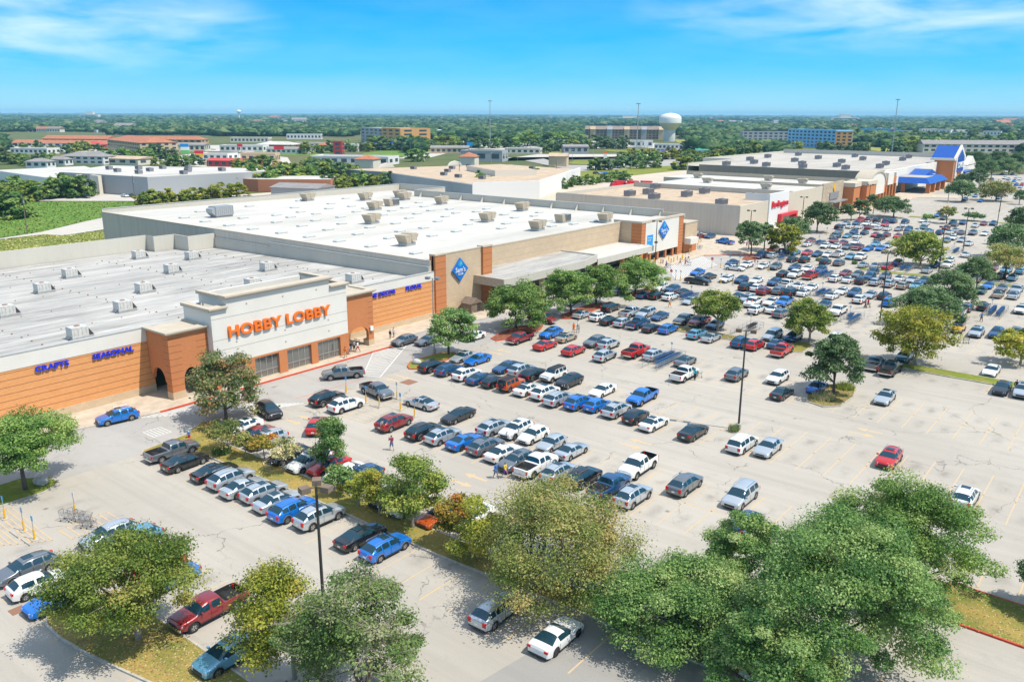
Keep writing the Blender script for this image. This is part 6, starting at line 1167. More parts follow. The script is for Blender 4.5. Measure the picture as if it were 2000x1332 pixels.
def place_many(proto, spots, zf, label, cat, group, rz=None, scale=None):
    spots = sorted(spots, key=lambda p: (p[0]**2+p[1]**2)); outl = []
    for i, s in enumerate(spots):
        o = proto if i == 0 else copy_tree(proto)
        o.location = (s[0], s[1], zf(s)); o.rotation_euler = (0, 0, (rz if rz is not None else 0.0) if not callable(rz) else rz(i))
        if scale: k = scale(i); o.scale = (k, k, k)
        tag(o, label(i, s), cat, group); outl.append(o)
    return outl
def lab_unit(desc, roof):
    return lambda i, s: '%s, %s nearest the camera on the %s' % (desc, nth(i), roof)
HLRTU = [(-133.1, 47.4), (-147.6, 58.7), (-158.6, 68.2), (-110.7, 47.6), (-121.9, 59.5), (-133.5, 69.0), (-147.5, 82.1), (-159.4, 93.5), (-169.8, 87.5), (-113.1, 70.4), (-122.0, 82.4), (-134.4, 94.3), (-111.3, 95.8)]
place_many(unit_white(), HLRTU, lambda s: 6.1+(s[0]+180)*0.0152+0.2, lab_unit('boxy white rooftop unit', 'weathered streaky roof'), 'rooftop unit', 'rooftop units on the craft store', rz=R(90), scale=lambda i: 0.86)
# ---------------- warehouse club
scb = empty('warehouse_club', (-150, 150, 0)); tag(scb, 'tan block warehouse club with a wide white roof and blue diamond signs', 'store')
def z_sc(y): return 10.15 - (y-106.7)*0.0102
SXL, SXM = -102.6, -107.0
mb = MB(); mb.box(SXL-0.4, SXL, 107.0, 121.5, -0.2, 11.3); mb.box(SXM-0.4, SXM, 123.2, 181.0, -0.2, 10.0); mb.box(SXM, SXL-0.4, 122.8, 123.2, -0.2, 10.0); P_(mb, 'block_wall', M['tanblock'], scb)
mb = MB(); mb.box(SXL-0.5, SXL+0.06, 107.0, 121.5, 11.303, 11.5); mb.box(SXM-0.5, SXM+0.06, 123.2, 181.0, 10.003, 10.25); P_(mb, 'coping', M['creamtrim'], scb)
mb = MB()
for i in range(1, 7):
    z = 10.0*i/7; mb.box(SXM, SXM+0.01, 123.3, 180.9, z-0.03, z+0.03)
P_(mb, 'block_courses', M['greyjoint'], scb)
for y0, y1, z in ((107.0, 109.8, 11.35), (120.3, 123.0, 11.35)):
    mb = MB(); mb.box(SXL-1.0, SXL+0.45, y0, y1, -0.2, z); P_(mb, 'brick_pilaster', M['pierbrick'], scb)
    mb = MB()
    for i in range(1, 9): zz = z*i/9; mb.box(SXL+0.45, SXL+0.465, y0, y1, zz-.03, zz+.03)
    P_(mb, 'reveal_joints', M['joint'], scb)
    P_(MB().box(SXL-1.0, SXL+0.55, y0-0.1, y1+0.1, z+.003, z+0.32), 'coping', M['creamtrim'], scb)
# perimeter walls and roof
mb = MB(); mb.box(-224.0, SXL-0.41, 106.5, 106.9, -0.3, 10.4); P_(mb, 'side_wall', M['greywall'], scb)
mb = MB(); mb.box(-224.05, SXL-0.41, 106.44, 107.05, 10.403, 10.55); P_(mb, 'coping', M['creamtrim'], scb)
mb = MB(); mb.box(-224.4, -224.0, 106.5, 217, -0.3, 11.2); mb.box(-224.0, -201.6, 216.6, 217, -0.3, 11.2); mb.box(-202.0, -201.6, 203.2, 216.6, -0.3, 11.2)
mb.box(-201.6, SXM-0.4, 201.6, 202.0, -0.3, 11.2); P_(mb, 'rear_parapet', M['panel'], scb)
mb = MB(); mb.box(-224.5, -223.9, 106.9, 217.1, 11.203, 11.34); mb.box(-223.9, -201.5, 216.5, 217.1, 11.203, 11.34); mb.box(-202.1, -201.5, 203.3, 216.5, 11.203, 11.34); mb.box(-201.6, SXM-0.3, 201.5, 202.1, 11.203, 11.34); P_(mb, 'coping', M['cap'], scb)
mb = MB()
for k in range(11):
    x = -198 + k*9.0; mb.prismx([(201.6, z_sc(201)), (201.6, 11.0), (200.2, z_sc(200))], x-0.12, x+0.12)
P_(mb, 'parapet_brace', M['parapet'], scb)
mb = MB(); mb.poly([(SXL-0.4, 106.9, z_sc(106.9)), (SXL-0.4, 122.8, z_sc(122.8)), (SXM-0.4, 123.2, z_sc(123.2)), (SXM-0.4, 201.6, z_sc(201.6)), (-201.6, 201.6, z_sc(201.6)), (-201.6, 216.6, z_sc(216.6)), (-224, 216.6, z_sc(216.6)), (-224, 106.9, z_sc(106.9))]); P_(mb, 'roof', M['scroof'], scb)
SKY = [(-198.3, 149.6), (-187.7, 143.6), (-185.9, 134.3), (-179.6, 134.1), (-168.9, 133.6), (-173.2, 125.0), (-162.5, 124.4), (-155.8, 113.5), (-152.4, 124.0), (-135.8, 113.3), (-125.5, 112.8), (-112.4, 112.4), (-145.9, 113.4), (-141.5, 123.4), (-131.5, 123.5), (-127.3, 132.5), (-138.0, 133.1), (-148.3, 133.2), (-138.5, 141.3), (-128.5, 141.8), (-149.7, 142.9), (-145.1, 153.2), (-135.1, 153.4), (-124.3, 153.1), (-129.4, 161.3), (-177.2, 154.4), (-182.6, 162.7), (-189.7, 163.5), (-170.3, 142.9), (-158.9, 133.6), (-180.9, 143.4), (-189.4, 154.8), (-155.5, 153.3), (-166.0, 153.9), (-161.5, 162.3), (-151.1, 162.5), (-164.7, 171.1), (-173.9, 177.7), (-175.2, 171.1), (-172.0, 162.9), (-183.7, 185.5), (-200.0, 164.4), (-140.5, 162.3), (-155.0, 170.9), (-163.3, 177.4), (-155.8, 185.1), (-153.1, 177.4), (-142.8, 177.0), (-214.1, 163.6), (-210.4, 179.1), (-198.2, 115.0), (-187.1, 114.1), (-176.2, 113.6), (-208.1, 125.5), (-186.7, 124.6), (-166.1, 113.2), (-211.2, 143.4), (-134.6, 179.8), (-125.2, 173.3), (-116.5, 172.2), (-115.3, 179.8), (-138.9, 188.0), (-117.9, 164.8), (-136.0, 173.1)]
M['skylight'] = pmat('skylight_dome', (0.50, 0.56, 0.60), 0.25)
mesh_s = MB(); mesh_s.box(-0.65, 0.65, -1.25, 1.25, 0.0, 0.3, 1); mesh_s.hexa([(-0.6, -1.2, 0.3), (0.6, -1.2, 0.3), (0.6, 1.2, 0.3), (-0.6, 1.2, 0.3), (-0.3, -0.8, 0.55), (0.3, -0.8, 0.55), (0.3, 0.8, 0.55), (-0.3, 0.8, 0.55)], 0)
sme = mesh_s.mesh('skylight', [M['skylight'], M['cap']])
for x, y in SKY:
    o = bpy.data.objects.new('skylight', sme); link(o, scb); o.matrix_parent_inverse = Matrix.Translation(-scb.location); o.location = (x, y, z_sc(y))
SCRTU = [(-213.1, 166.1), (-201.8, 179.9), (-200.9, 194.3), (-193.5, 189.1), (-177.6, 161.8), (-175.5, 187.2), (-154.3, 139.3), (-135.7, 161.6), (-121.4, 118.9), (-145.6, 188.9), (-116.0, 156.5), (-112.9, 181.3)]
place_many(unit_v(), SCRTU, lambda s: z_sc(s[1])+0.2, lab_unit('tan flared rooftop unit', 'wide white roof'), 'rooftop unit', 'tan rooftop units on the warehouse club', rz=R(100), scale=lambda i: 1.15)
t = empty('rooftop_unit', (-193.8, 123.4, z_sc(123)), R(90)); tag(t, 'long ribbed grey air handler near the rear left of the white roof', 'rooftop unit')
MB().box(-3.0, 2.2, -1.6, 1.6, 0.5, 2.9).build('casing', M['galv'], t); mb = MB()
for k in range(9): mb.box(-2.9+k*0.6, -2.84+k*0.6, -1.63, -1.6, 0.6, 2.8); mb.box(-2.9+k*0.6, -2.84+k*0.6, 1.6, 1.63, 0.6, 2.8)
mb.build('ribs', M['grey'], t); mb = MB(); mb.prismy([(-3.001, 0.5), (-3.001, 2.7), (-3.9, 2.3), (-3.9, 1.4)], -1.4, 1.4); mb.build('intake_hood', M['galv'], t); MB().box(-2.8, 2.0, -1.4, 1.4, -0.3, 0.497).build('roof_curb', M['grey'], t)
for x, y, lb in ((-183.0, 173.5, 'tall louvred condenser frame in the middle of the white roof'), (-121.2, 174.4, 'galvanised louvred unit near the tower end of the white roof')):
    t = empty('condenser_unit', (x, y, z_sc(y)), R(95)); tag(t, lb, 'rooftop unit')
    mb = MB(); mb.hexa([(-2.0, -1.1, 0.3), (-0.6, -1.1, 0.3), (-0.6, 1.1, 0.3), (-2.0, 1.1, 0.3), (-2.6, -1.2, 2.2), (-1.2, -1.2, 2.2), (-1.2, 1.2, 2.2), (-2.6, 1.2, 2.2)]); mb.build('intake_hood', M['rtutan'], t)
    mb = MB(); mb.box(0.0, 2.2, -1.1, 1.1, 0.3, 2.0); mb.build('casing', M['galv'], t); mb = MB()
    for k in range(5): mb.box(0.1+k*0.42, 0.35+k*0.42, -1.13, -1.1, 0.45, 1.9)
    mb.build('louvre', M['dark'], t); MB().box(-2.0, 2.2, -1.0, 1.0, -0.3, 0.297).build('roof_curb', M['galv'], t)
# the drive-up canopy
mb = MB(); mb.poly([(SXL, 118.2, 6.0), (-95.4, 118.2, 6.0), (-95.4, 145.5, 6.0), (-97.6, 153.5, 6.0), (SXM, 153.5, 6.0), (SXM, 123.2, 6.0), (SXL, 123.2, 6.0)]); P_(mb, 'canopy_deck', M['hlroof'], scb)
mb = MB(); mb.box(SXL, -95.2, 118.0, 118.2, 4.7, 6.3); P_(mb, 'canopy_fascia', M['rtutan'], scb)
mb = MB(); mb.box(-95.4, -95.2, 118.2, 145.5, 4.7, 6.3); mb.prism([(-95.4, 145.5), (-95.2, 145.5), (-97.4, 153.6), (-97.6, 153.6)], 4.7, 6.3)
mb.prism([(-97.4, 153.6), (-97.2, 153.6), (-97.2, 178.9), (-97.4, 178.9)], 3.9, 5.3); mb.box(SXM, -97.4, 153.4, 153.7, 5.303, 6.3); P_(mb, 'canopy_fascia', M['parapet'], scb)
mb = MB(); mb.poly([(SXM, 153.7, 5.2), (-97.4, 153.7, 5.2), (-97.4, 178.9, 5.2), (-101, 178.95, 5.2), (SXM, 180.9, 5.2)]); P_(mb, 'canopy_deck', M['scroof'], scb)
mb = MB(); mb.poly([(SXL, 118.2, 4.75), (SXM, 123.2, 4.75), (SXM, 153.5, 4.75), (-97.6, 153.5, 4.75), (-95.4, 145.5, 4.75), (-95.4, 118.2, 4.75)]); mb.poly([(SXM, 153.7, 3.95), (SXM, 178.9, 3.95), (-97.4, 178.9, 3.95), (-97.4, 153.7, 3.95)]); P_(mb, 'canopy_soffit', M['creamtrim'], scb)
for x, y in ((-96.6, 119.5), (-96.6, 132), (-96.6, 144.5), (-98.4, 155), (-98.4, 166), (-98.4, 177)):
    P_(MB().box(x-0.45, x+0.45, y-0.45, y+0.45, 0.0, 4.7 if y < 150 else 3.9), 'canopy_column', M['creamtrim'] if y < 150 else M['pierbrick'], scb)
# entrance tower
VX, VY0, VY1, VZ = -101.0, 179.2, 201.4, 10.2
mb = MB(); mb.box(VX-0.6, VX, VY0, VY0+1.9, 0, VZ); mb.box(VX-0.6, VX, VY1-2.8, VY1, 0, VZ); mb.box(VX-2.9, VX-0.61, VY0, VY0+0.4, 0, VZ); P_(mb, 'brick_pilaster', M['pierbrick'], scb)
mb = MB()
for i in range(1, 12): z = VZ*i/12; mb.box(VX, VX+0.012, VY0, VY0+1.9, z-.03, z+.03); mb.box(VX, VX+0.012, VY1-2.8, VY1, z-.03, z+.03); mb.box(VX-2.9, VX, VY0-0.012, VY0, z-.03, z+.03)
P_(mb, 'reveal_joints', M['joint'], scb)
mb = MB(); mb.box(SXM-2.0, VX-2.91, VY0+0.05, VY0+0.45, 0, VZ); P_(mb, 'block_wall', M['tanblock'], scb)
mb = MB(); mb.box(VX-0.55, VX+0.08, VY0+1.9, VY1-2.8, 2.3, VZ); P_(mb, 'stucco_facade', M['cream'], scb)
mb = MB(); mb.box(SXM-2.0, VX+0.15, VY0-0.15, VY0+0.5, VZ+.003, VZ+0.5); mb.box(VX-0.7, VX+0.15, VY0+0.5, VY1, VZ+.003, VZ+0.5); mb.box(SXM-2, VX+0.15, VY1, VY1+0.4, VZ-.5, VZ+0.5); P_(mb, 'coping', M['creamtrim'], scb)
mb = MB(); mb.poly([(SXM-2, VY0+.5, VZ-0.6), (VX-.6, VY0+.5, VZ-0.6), (VX-.6, VY1, VZ-0.6), (SXM-2, VY1, VZ-0.6)]); P_(mb, 'roof', M['scroof'], scb)
for y in (184.2, 188.2, 192.4, 196.4): P_(MB().box(VX-0.55, VX-0.05, y-0.35, y+0.35, 0, 2.297), 'entrance_column', M['pierbrick'], scb)
mb = MB(); mb.box(VX-3.0, VX-2.9, 181.2, 198.5, 0.1, 2.9); P_(mb, 'entrance_glazing', M['glass'], scb)
mb = MB(); mb.box(SXM-2, VX+0.4, VY1+0.41, 209.0, 3.0, 8.0); P_(mb, 'block_wall', M['tanblock'], scb)
mb = MB(); mb.box(SXM-2, VX+0.4, VY1+0.41, 209.0, 0, 2.997); P_(mb, 'brick_wall', M['pierbrick'], scb)
P_(MB().box(VX+0.4, VX+2.2, VY1+0.42, 206.5, 2.6, 4.2), 'entrance_canopy', M['cream'], scb)
P_(MB().box(SXM-2.1, VX+0.5, VY1+0.42, 209.1, 8.003, 8.25), 'coping', M['creamtrim'], scb)
def diamond_sign(X, Yc, zc, hw, hh, parent):
    mb = MB(); mb.prismx([(Yc-hw, zc), (Yc, zc-hh), (Yc+hw, zc), (Yc, zc+hh)], X, X+0.25); d = P_(mb, 'diamond_sign', M['blue'], parent)
    d.matrix_parent_inverse = Matrix.Translation(-parent.location)
    k = hh; mb = MB()
    mb.poly([(X+0.255, Yc-0.30*k*hw/hh*1.2, zc+0.46*k), (X+0.255, Yc, zc+0.22*k), (X+0.255, Yc+0.30*k*hw/hh*1.2, zc+0.46*k), (X+0.255, Yc, zc+0.90*k)][::-1], 0)
    mb.poly([(X+0.26, Yc+0.02, zc+0.40*k), (X+0.26, Yc+0.22*hw, zc+0.48*k), (X+0.26, Yc+0.05, zc+0.74*k)][::-1], 1)
    for f in range(len(mb.f)):
        mb.f[f] = tuple(reversed(mb.f[f]))
    mb.build('sign_emblem', [M['blue2'], M['signgreen']], d)
    t1 = text_part("Sam's", hh*0.42, 0.05, M['whitep'], d, Yc-hw*0.62, zc-hh*0.20, X+0.255, hw*1.24); t2 = text_part("CLUB", hh*0.17, 0.05, M['whitep'], d, Yc-hw*0.30, zc-hh*0.46, X+0.255, hw*0.62)
diamond_sign(SXL+0.15, 113.8, 8.0, 2.2, 2.2, scb); diamond_sign(VX+0.2, 190.1, 7.6, 2.6, 2.3, scb)
mb = MB(); mb.box(VX+0.085, VX+0.14, 182.0, 184.9, 4.2, 7.0); d = P_(mb, 'wall_sign', M['blue2'], scb)
text_part('Pharmacy', 0.4, 0.02, M['whitep'], d, 182.2, 6.1, VX+0.145, 2.2); text_part('Optical', 0.4, 0.02, M['whitep'], d, 182.2, 5.5, VX+0.145, 1.6); text_part('Tire', 0.4, 0.02, M['whitep'], d, 182.2, 4.4, VX+0.145, 0.8)
# little wooden shed by the wall
t = empty('garden_shed', (-100.3, 114.6, 0.15)); tag(t, 'small grey wooden shed with open door beside the tan store wall', 'shed')
t.scale = (0.85, 0.85, 0.85); MB().box(-1.5, 1.5, -1.7, 1.7, 0, 2.1).build('walls', M['wood'], t); mb = MB(); mb.prismx([(-1.9, 2.05), (1.9, 2.05), (0, 3.2)], -1.7, 1.7); mb.build('roof', M['wood'], t); MB().hexa([(1.5, 1.2, 0.1), (2.4, 1.5, 0.1), (2.4, 1.55, 0.1), (1.5, 1.25, 0.1), (1.5, 1.2, 2.0), (2.4, 1.5, 2.0), (2.4, 1.55, 2.0), (1.5, 1.25, 2.0)]).build('door', M['wood'], t)
MB().box(1.5, 1.52, 0.2, 1.2, 0.1, 2.0).build('doorway', M['dark'], t)

# ---------------- coat store
bu = empty('clothing_store', (-130, 270, 0)); tag(bu, 'long pale clothing store with cursive red sign and gravel roof', 'store')
BX = -102.6
mb = MB(); mb.box(-171, BX, 241.8, 242.2, -0.3, 9.3); P_(mb, 'side_wall', M['greywall'], bu)
mb = MB(); mb.box(BX-0.4, BX, 242.2, 264.1, -0.3, 9.3); mb.box(BX-0.4, BX, 281.2, 316.2, -0.3, 10.6); P_(mb, 'front_wall', M['tanpanel'], bu)
mb = MB(); mb.box(BX-0.4, BX+0.35, 264.1, 281.2, -0.3, 11.3); mb.box(BX-8, BX-0.4, 264.1, 264.4, 9, 11.3); P_(mb, 'stucco_facade', pmat('white_stucco', (0.70, 0.70, 0.68), 0.9), bu)
mb = MB(); mb.box(-171, BX-0.41, 242.0, 242.1, 9.303, 9.42); P_(mb, 'coping', M['cap'], bu)
mb = MB(); mb.poly([(BX-0.4, 242.2, 8.1), (BX-0.4, 296, 8.1), (-171, 296, 8.1), (-171, 242.2, 8.1)]); P_(mb, 'roof', M['gravelroof'], bu)
mb = MB(); mb.box(-171.4, -171, 241.8, 296, -0.3, 9.2); mb.box(-171, BX-0.4, 295.6, 296, -0.3, 9.9); P_(mb, 'rear_parapet', M['panel'], bu)
mb = MB(); mb.box(BX+0.35, BX+1.7, 272.2, 273.4, 0, 4.2); mb.box(BX+0.35, BX+1.7, 286.0, 287.2, 0, 4.2); mb.box(BX+0.35, BX+1.7, 273.4, 286.0, 3.3, 4.2); P_(mb, 'entrance_frame', M['red'], bu)
mb = MB(); mb.box(BX+0.36, BX+0.5, 273.4, 286, 0.1, 3.3); P_(mb, 'entrance_glazing', M['glass'], bu)
o = text_part('Burlington', 2.7, 0.3, M['red'], bu, 266.0, 6.1, BX+0.4, 14.2, off=0.06); o.matrix_parent_inverse = Matrix.Translation(-bu.location)
place_many(unit_box(), [(-151.3, 258.8), (-149.9, 269.6), (-138.9, 254.0), (-134.6, 269.7), (-135.3, 285.3), (-113.0, 251.1), (-113.2, 275.6), (-158.8, 291.0)], lambda s: 8.2, lab_unit('dark grey louvred rooftop unit', 'tan gravel roof'), 'rooftop unit', 'dark rooftop units on the clothing store', rz=R(90), scale=lambda i: 1.3)
# ---------------- baby / stone front shop and the strip beyond
sh = empty('stone_front_shop', (-130, 320, 0)); tag(sh, 'shop with rough stone front, grey awning and yellow emblem', 'store')
mb = MB(); mb.box(BX-0.4, BX+0.2, 316.2, 340.0, -0.3, 11.4); P_(mb, 'front_wall', brick('rough_stone', (0.52, 0.42, 0.30), (0.36, 0.27, 0.18), (0.58, 0.50, 0.40), 1.1, 0.5, 0.04), sh)
mb = MB(); mb.prismx([(322, 4.0), (338, 4.0), (338, 4.4), (322, 4.4)], BX+0.2, BX+3.0); mb.box(BX+0.2, BX+0.5, 324, 334, 5.0, 7.6); P_(mb, 'awning', M['grey'], sh)
mb = MB(); mb.box(BX+0.2, BX+0.3, 323, 337, 0.1, 3.4); P_(mb, 'shop_window', M['glass'], sh)
mb = MB(); mb.prismx([(327.3, 9.2), (328.6, 7.6), (329.9, 9.2), (328.6, 10.9)], BX+0.22, BX+0.5); P_(mb, 'emblem', M['yellowpole'], sh)
mb = MB(); mb.prism([(-168, 296.2), (BX-0.41, 296.2), (BX-0.41, 359.8), (-180, 359.8), (-180, 337), (-168, 337)], -0.3, 9.2); P_(mb, 'walls', M['tanpanel'], sh)
mb = MB(); mb.poly([(BX-0.5, 296.2, 9.24), (BX-0.5, 359.6, 9.24), (-179.8, 359.6, 9.24), (-179.8, 337.2, 9.24), (-167.8, 337.2, 9.24), (-167.8, 296.2, 9.24)]); P_(mb, 'roof', M['scroof'], sh)
mb = MB(); mb.box(-180, BX-0.42, 359.2, 359.8, 9.25, 10.8); mb.box(-152, BX-0.42, 327.5, 328.1, 9.25, 10.2); P_(mb, 'parapet', M['rtutan'], sh)
place_many(unit_v(), [(-150, 318), (-120, 305), (-135, 345), (-118, 338), (-165, 340)], lambda s: 9.4, lab_unit('pale flared rooftop unit', 'roof behind the stone front shop'), 'rooftop unit', 'rooftop units behind the stone front')
ar = empty('brick_arcade', (-101, 370, 0)); tag(ar, 'orange brick arcade with arched cream gable between the shops', 'store')
mb = MB(); mb.box(-105, -98.5, 341, 349, -0.2, 8.8); mb.box(-105, -97.0, 353, 366, -0.2, 8.8); mb.box(-105, -99.4, 349, 353, -0.2, 8.8); P_(mb, 'brick_wall', M['pierbrick'], ar)
mb = MB(); mb.box(-105.1, -98.2, 340.8, 349.2, 8.803, 10.4); mb.box(-105.1, -96.7, 352.8, 366.2, 8.803, 10.4); mb.box(-105, -99.2, 349.2, 352.8, 8.803, 10.2); P_(mb, 'stucco_band', M['tanpanel'], ar)
pts = [(366.2, 3.4), (388, 3.4), (388, 8.6)] + [(377.1+10.9*math.cos(math.pi*i/14), 8.6+4.2*math.sin(math.pi*i/14)) for i in range(1, 14)] + [(366.2, 8.6)]
mb = MB(); mb.prismx(pts, -100.5, -99.5); P_(mb, 'arched_gable', M['cream'], ar)
pts = [(377.1+11.6*math.cos(math.pi*i/14), 8.6+4.9*math.sin(math.pi*i/14)) for i in range(15)] + [(377.1+10.9*math.cos(math.pi*i/14), 8.6+4.2*math.sin(math.pi*i/14)) for i in range(14, -1, -1)]
mb = MB(); n_ = 15
for i in range(14):
    a, b, c_, d_ = pts[i], pts[i+1], pts[28-i], pts[29-i]; mb.prismx([a, b, c_, d_], -106, -99.1)
P_(mb, 'arch_cornice', M['creamtrim'], ar)
mb = MB()
for y in (367, 372, 377.1, 382, 387, 391, 396, 401, 406): mb.box(-100.4, -99.2, y-0.6, y+0.6, -0.2, 3.397 if y < 389 else 6.5)
mb.box(-106, -105, 366, 408, -0.2, 9.0); mb.box(-105, -99.6, 388.01, 391, 3.4, 9.5); mb.box(-105, -99.6, 400, 407, 6.51, 9.5); P_(mb, 'brick_column', M['pierbrick'], ar)
mb = MB(); mb.box(-105, -99.0, 391, 400, 6.51, 11.8); mb.box(-105, -99.8, 407, 411, 5, 11.2); P_(mb, 'stucco_panel', M['cream'], ar)
mb = MB(); mb.box(-104.9, -104.7, 368, 406, 0.1, 3.2); P_(mb, 'shop_window', M['glass'], ar)
# ---------------- home-improvement store
lw = empty('home_improvement_store', (-150, 480, 0)); tag(lw, 'far brick home store with blue peaked tower and blue drive-through canopy', 'store')
mb = MB(); mb.box(-199, -106, 411, 411.5, -0.3, 10.8); P_(mb, 'side_wall', streaked('brown_stained_wall', (0.33, 0.27, 0.22), (0.25, 0.2, 0.165), 0.5), lw)
mb = MB(); mb.box(-225, -224.5, 470, 600, -0.3, 11.2); mb.box(-206, -205.5, 411, 470, -0.3, 11.2); mb.box(-225, -112, 599, 599.5, -0.3, 12.6); mb.box(-225, -206, 469.5, 470, -0.3, 11.2); P_(mb, 'rear_parapet', M['parapet'], lw)
mb = MB(); mb.poly([(-106, 411.5, 9.9), (-108, 599, 9.9), (-224.5, 599, 9.9), (-224.5, 470, 9.9), (-205.5, 470, 9.9), (-205.5, 411.5, 9.9)]); P_(mb, 'roof', M['lwroof'], lw)
mb = MB(); mb.box(-107, -106, 411.5, 425, -0.3, 11.5); mb.box(-107.3, -106.3, 425, 520, -0.3, 11.0); P_(mb, 'front_wall', M['cream'], lw)
mb = MB(); mb.box(-106, -105.2, 412, 424, -0.3, 10.5); P_(mb, 'brick_wall', M['pierbrick'], lw)
mb = MB()
for y in (437, 447, 458, 468.5):
    for x in (-92.3,): mb.box(x-0.9, x+0.9, y-0.9, y+0.9, -0.2, 4.8)
mb.box(-104.2, -102.4, 436.1, 437.9, -0.2, 4.8); P_(mb, 'canopy_column', M['pierbrick'], lw)
mb = MB(); e = [(-106.2, 433.2, 4.8), (-90.8, 433.2, 4.8), (-90.8, 472, 4.8), (-106.2, 472, 4.8), (-105.8, 436.4, 7.3), (-93.5, 436.4, 7.3), (-93.5, 468, 7.3), (-105.8, 468, 7.3)]
mb.hexa(e); mb.prismx([(455, 7.31), (480, 7.31), (467, 9.8)], -106, -98); P_(mb, 'canopy_roof', M['roofblue'], lw)
P_(MB().box(-105.4, -94.0, 437, 454.5, 7.31, 7.36), 'canopy_deck', M['lwroof'], lw)
mb = MB(); mb.box(-108, -98.0, 518, 546, -0.2, 12.0); P_(mb, 'tower_body', M['pierbrick'], lw)
mb = MB(); mb.box(-110, -97.5, 517, 547, 12.003, 13.2); mb.prismx([(518, 13.2), (546, 13.2), (532, 20.2)], -98.4, -97.4); mb.box(-98.0, -97.3, 521, 525.6, -0.2, 13.2); mb.box(-98.0, -97.3, 538.4, 543, -0.2, 13.2); P_(mb, 'gable_trim', M['cream'], lw)
mb = MB(); mb.prismx([(519, 13.25), (545, 13.25), (532, 19.7)], -110, -98.42); mb.prismx([(523.5, 5.5), (540.5, 5.5), (540.5, 13.4), (532, 17.6), (523.5, 13.4)], -97.38, -97.1); P_(mb, 'tower_roof', M['roofblue'], lw)
o = text_part("LOWE'S", 3.4, 0.15, M['whitep'], lw, 524.6, 7.6, -97.08, 15, off=0.08); o.matrix_parent_inverse = Matrix.Translation(-lw.location)
mb = MB(); mb.box(-108, -101, 560, 600, -0.2, 6.5); mb.prismx([(575, 7), (600, 7), (587, 12)], -104, -101); P_(mb, 'garden_centre', M['cream'], lw)
mb = MB(); mb.box(-101, -97, 547.5, 575, 3.6, 4.6); P_(mb, 'awning', M['roofblue'], lw)
place_many(unit_box(), [(-190, 425), (-170, 430), (-150, 428), (-130, 432), (-185, 450), (-160, 455), (-140, 450), (-120, 455), (-200, 480), (-175, 485), (-150, 490), (-125, 485), (-205, 520), (-175, 525), (-150, 530), (-130, 540), (-200, 560), (-165, 565), (-135, 575)], lambda s: 10.0, lab_unit('dark rooftop unit', 'far grey roof before the blue tower'), 'rooftop unit', 'rooftop units on the far home store', rz=R(90), scale=lambda i: 1.45)
# ================================================================== vehicles
def paint(name, c, metal=0.25, rough=0.28):
    m = pmat('paint_' + name, c, rough, metal, 0.5, coat=1.0); return m
PAINT = {'K': ('black', paint('black', (0.012, 0.014, 0.017))), 'B': ('blue', paint('blue', (0.006, 0.17, 0.60))), 'N': ('dark blue', paint('dark_blue', (0.010, 0.07, 0.19))),
 'W': ('white', paint('white', (0.76, 0.76, 0.73), 0.0, 0.35)), 'S': ('silver', paint('silver', (0.52, 0.56, 0.59), 0.5)), 'G': ('grey', paint('grey', (0.17, 0.19, 0.21), 0.45)),
 'R': ('red', paint('red', (0.58, 0.015, 0.015))), 'M': ('dark red', paint('dark_red', (0.26, 0.02, 0.025))), 'O': ('orange', paint('orange', (0.60, 0.11, 0.02))),
 'T': ('tan', paint('tan', (0.42, 0.36, 0.26), 0.4)), 'C': ('teal', paint('teal', (0.01, 0.13, 0.14))), 'L': ('light blue', paint('light_blue', (0.16, 0.40, 0.55), 0.4)), 'Y': ('yellow', paint('yellow', (0.78, 0.42, 0.01), 0.0))}
TYPE = {'sed': 'sedan', 'suv': 'SUV', 'pu': 'pickup truck', 'van': 'minivan', 'hat': 'hatchback', 'jeep': 'boxy off-roader', 'cou': 'coupe'}
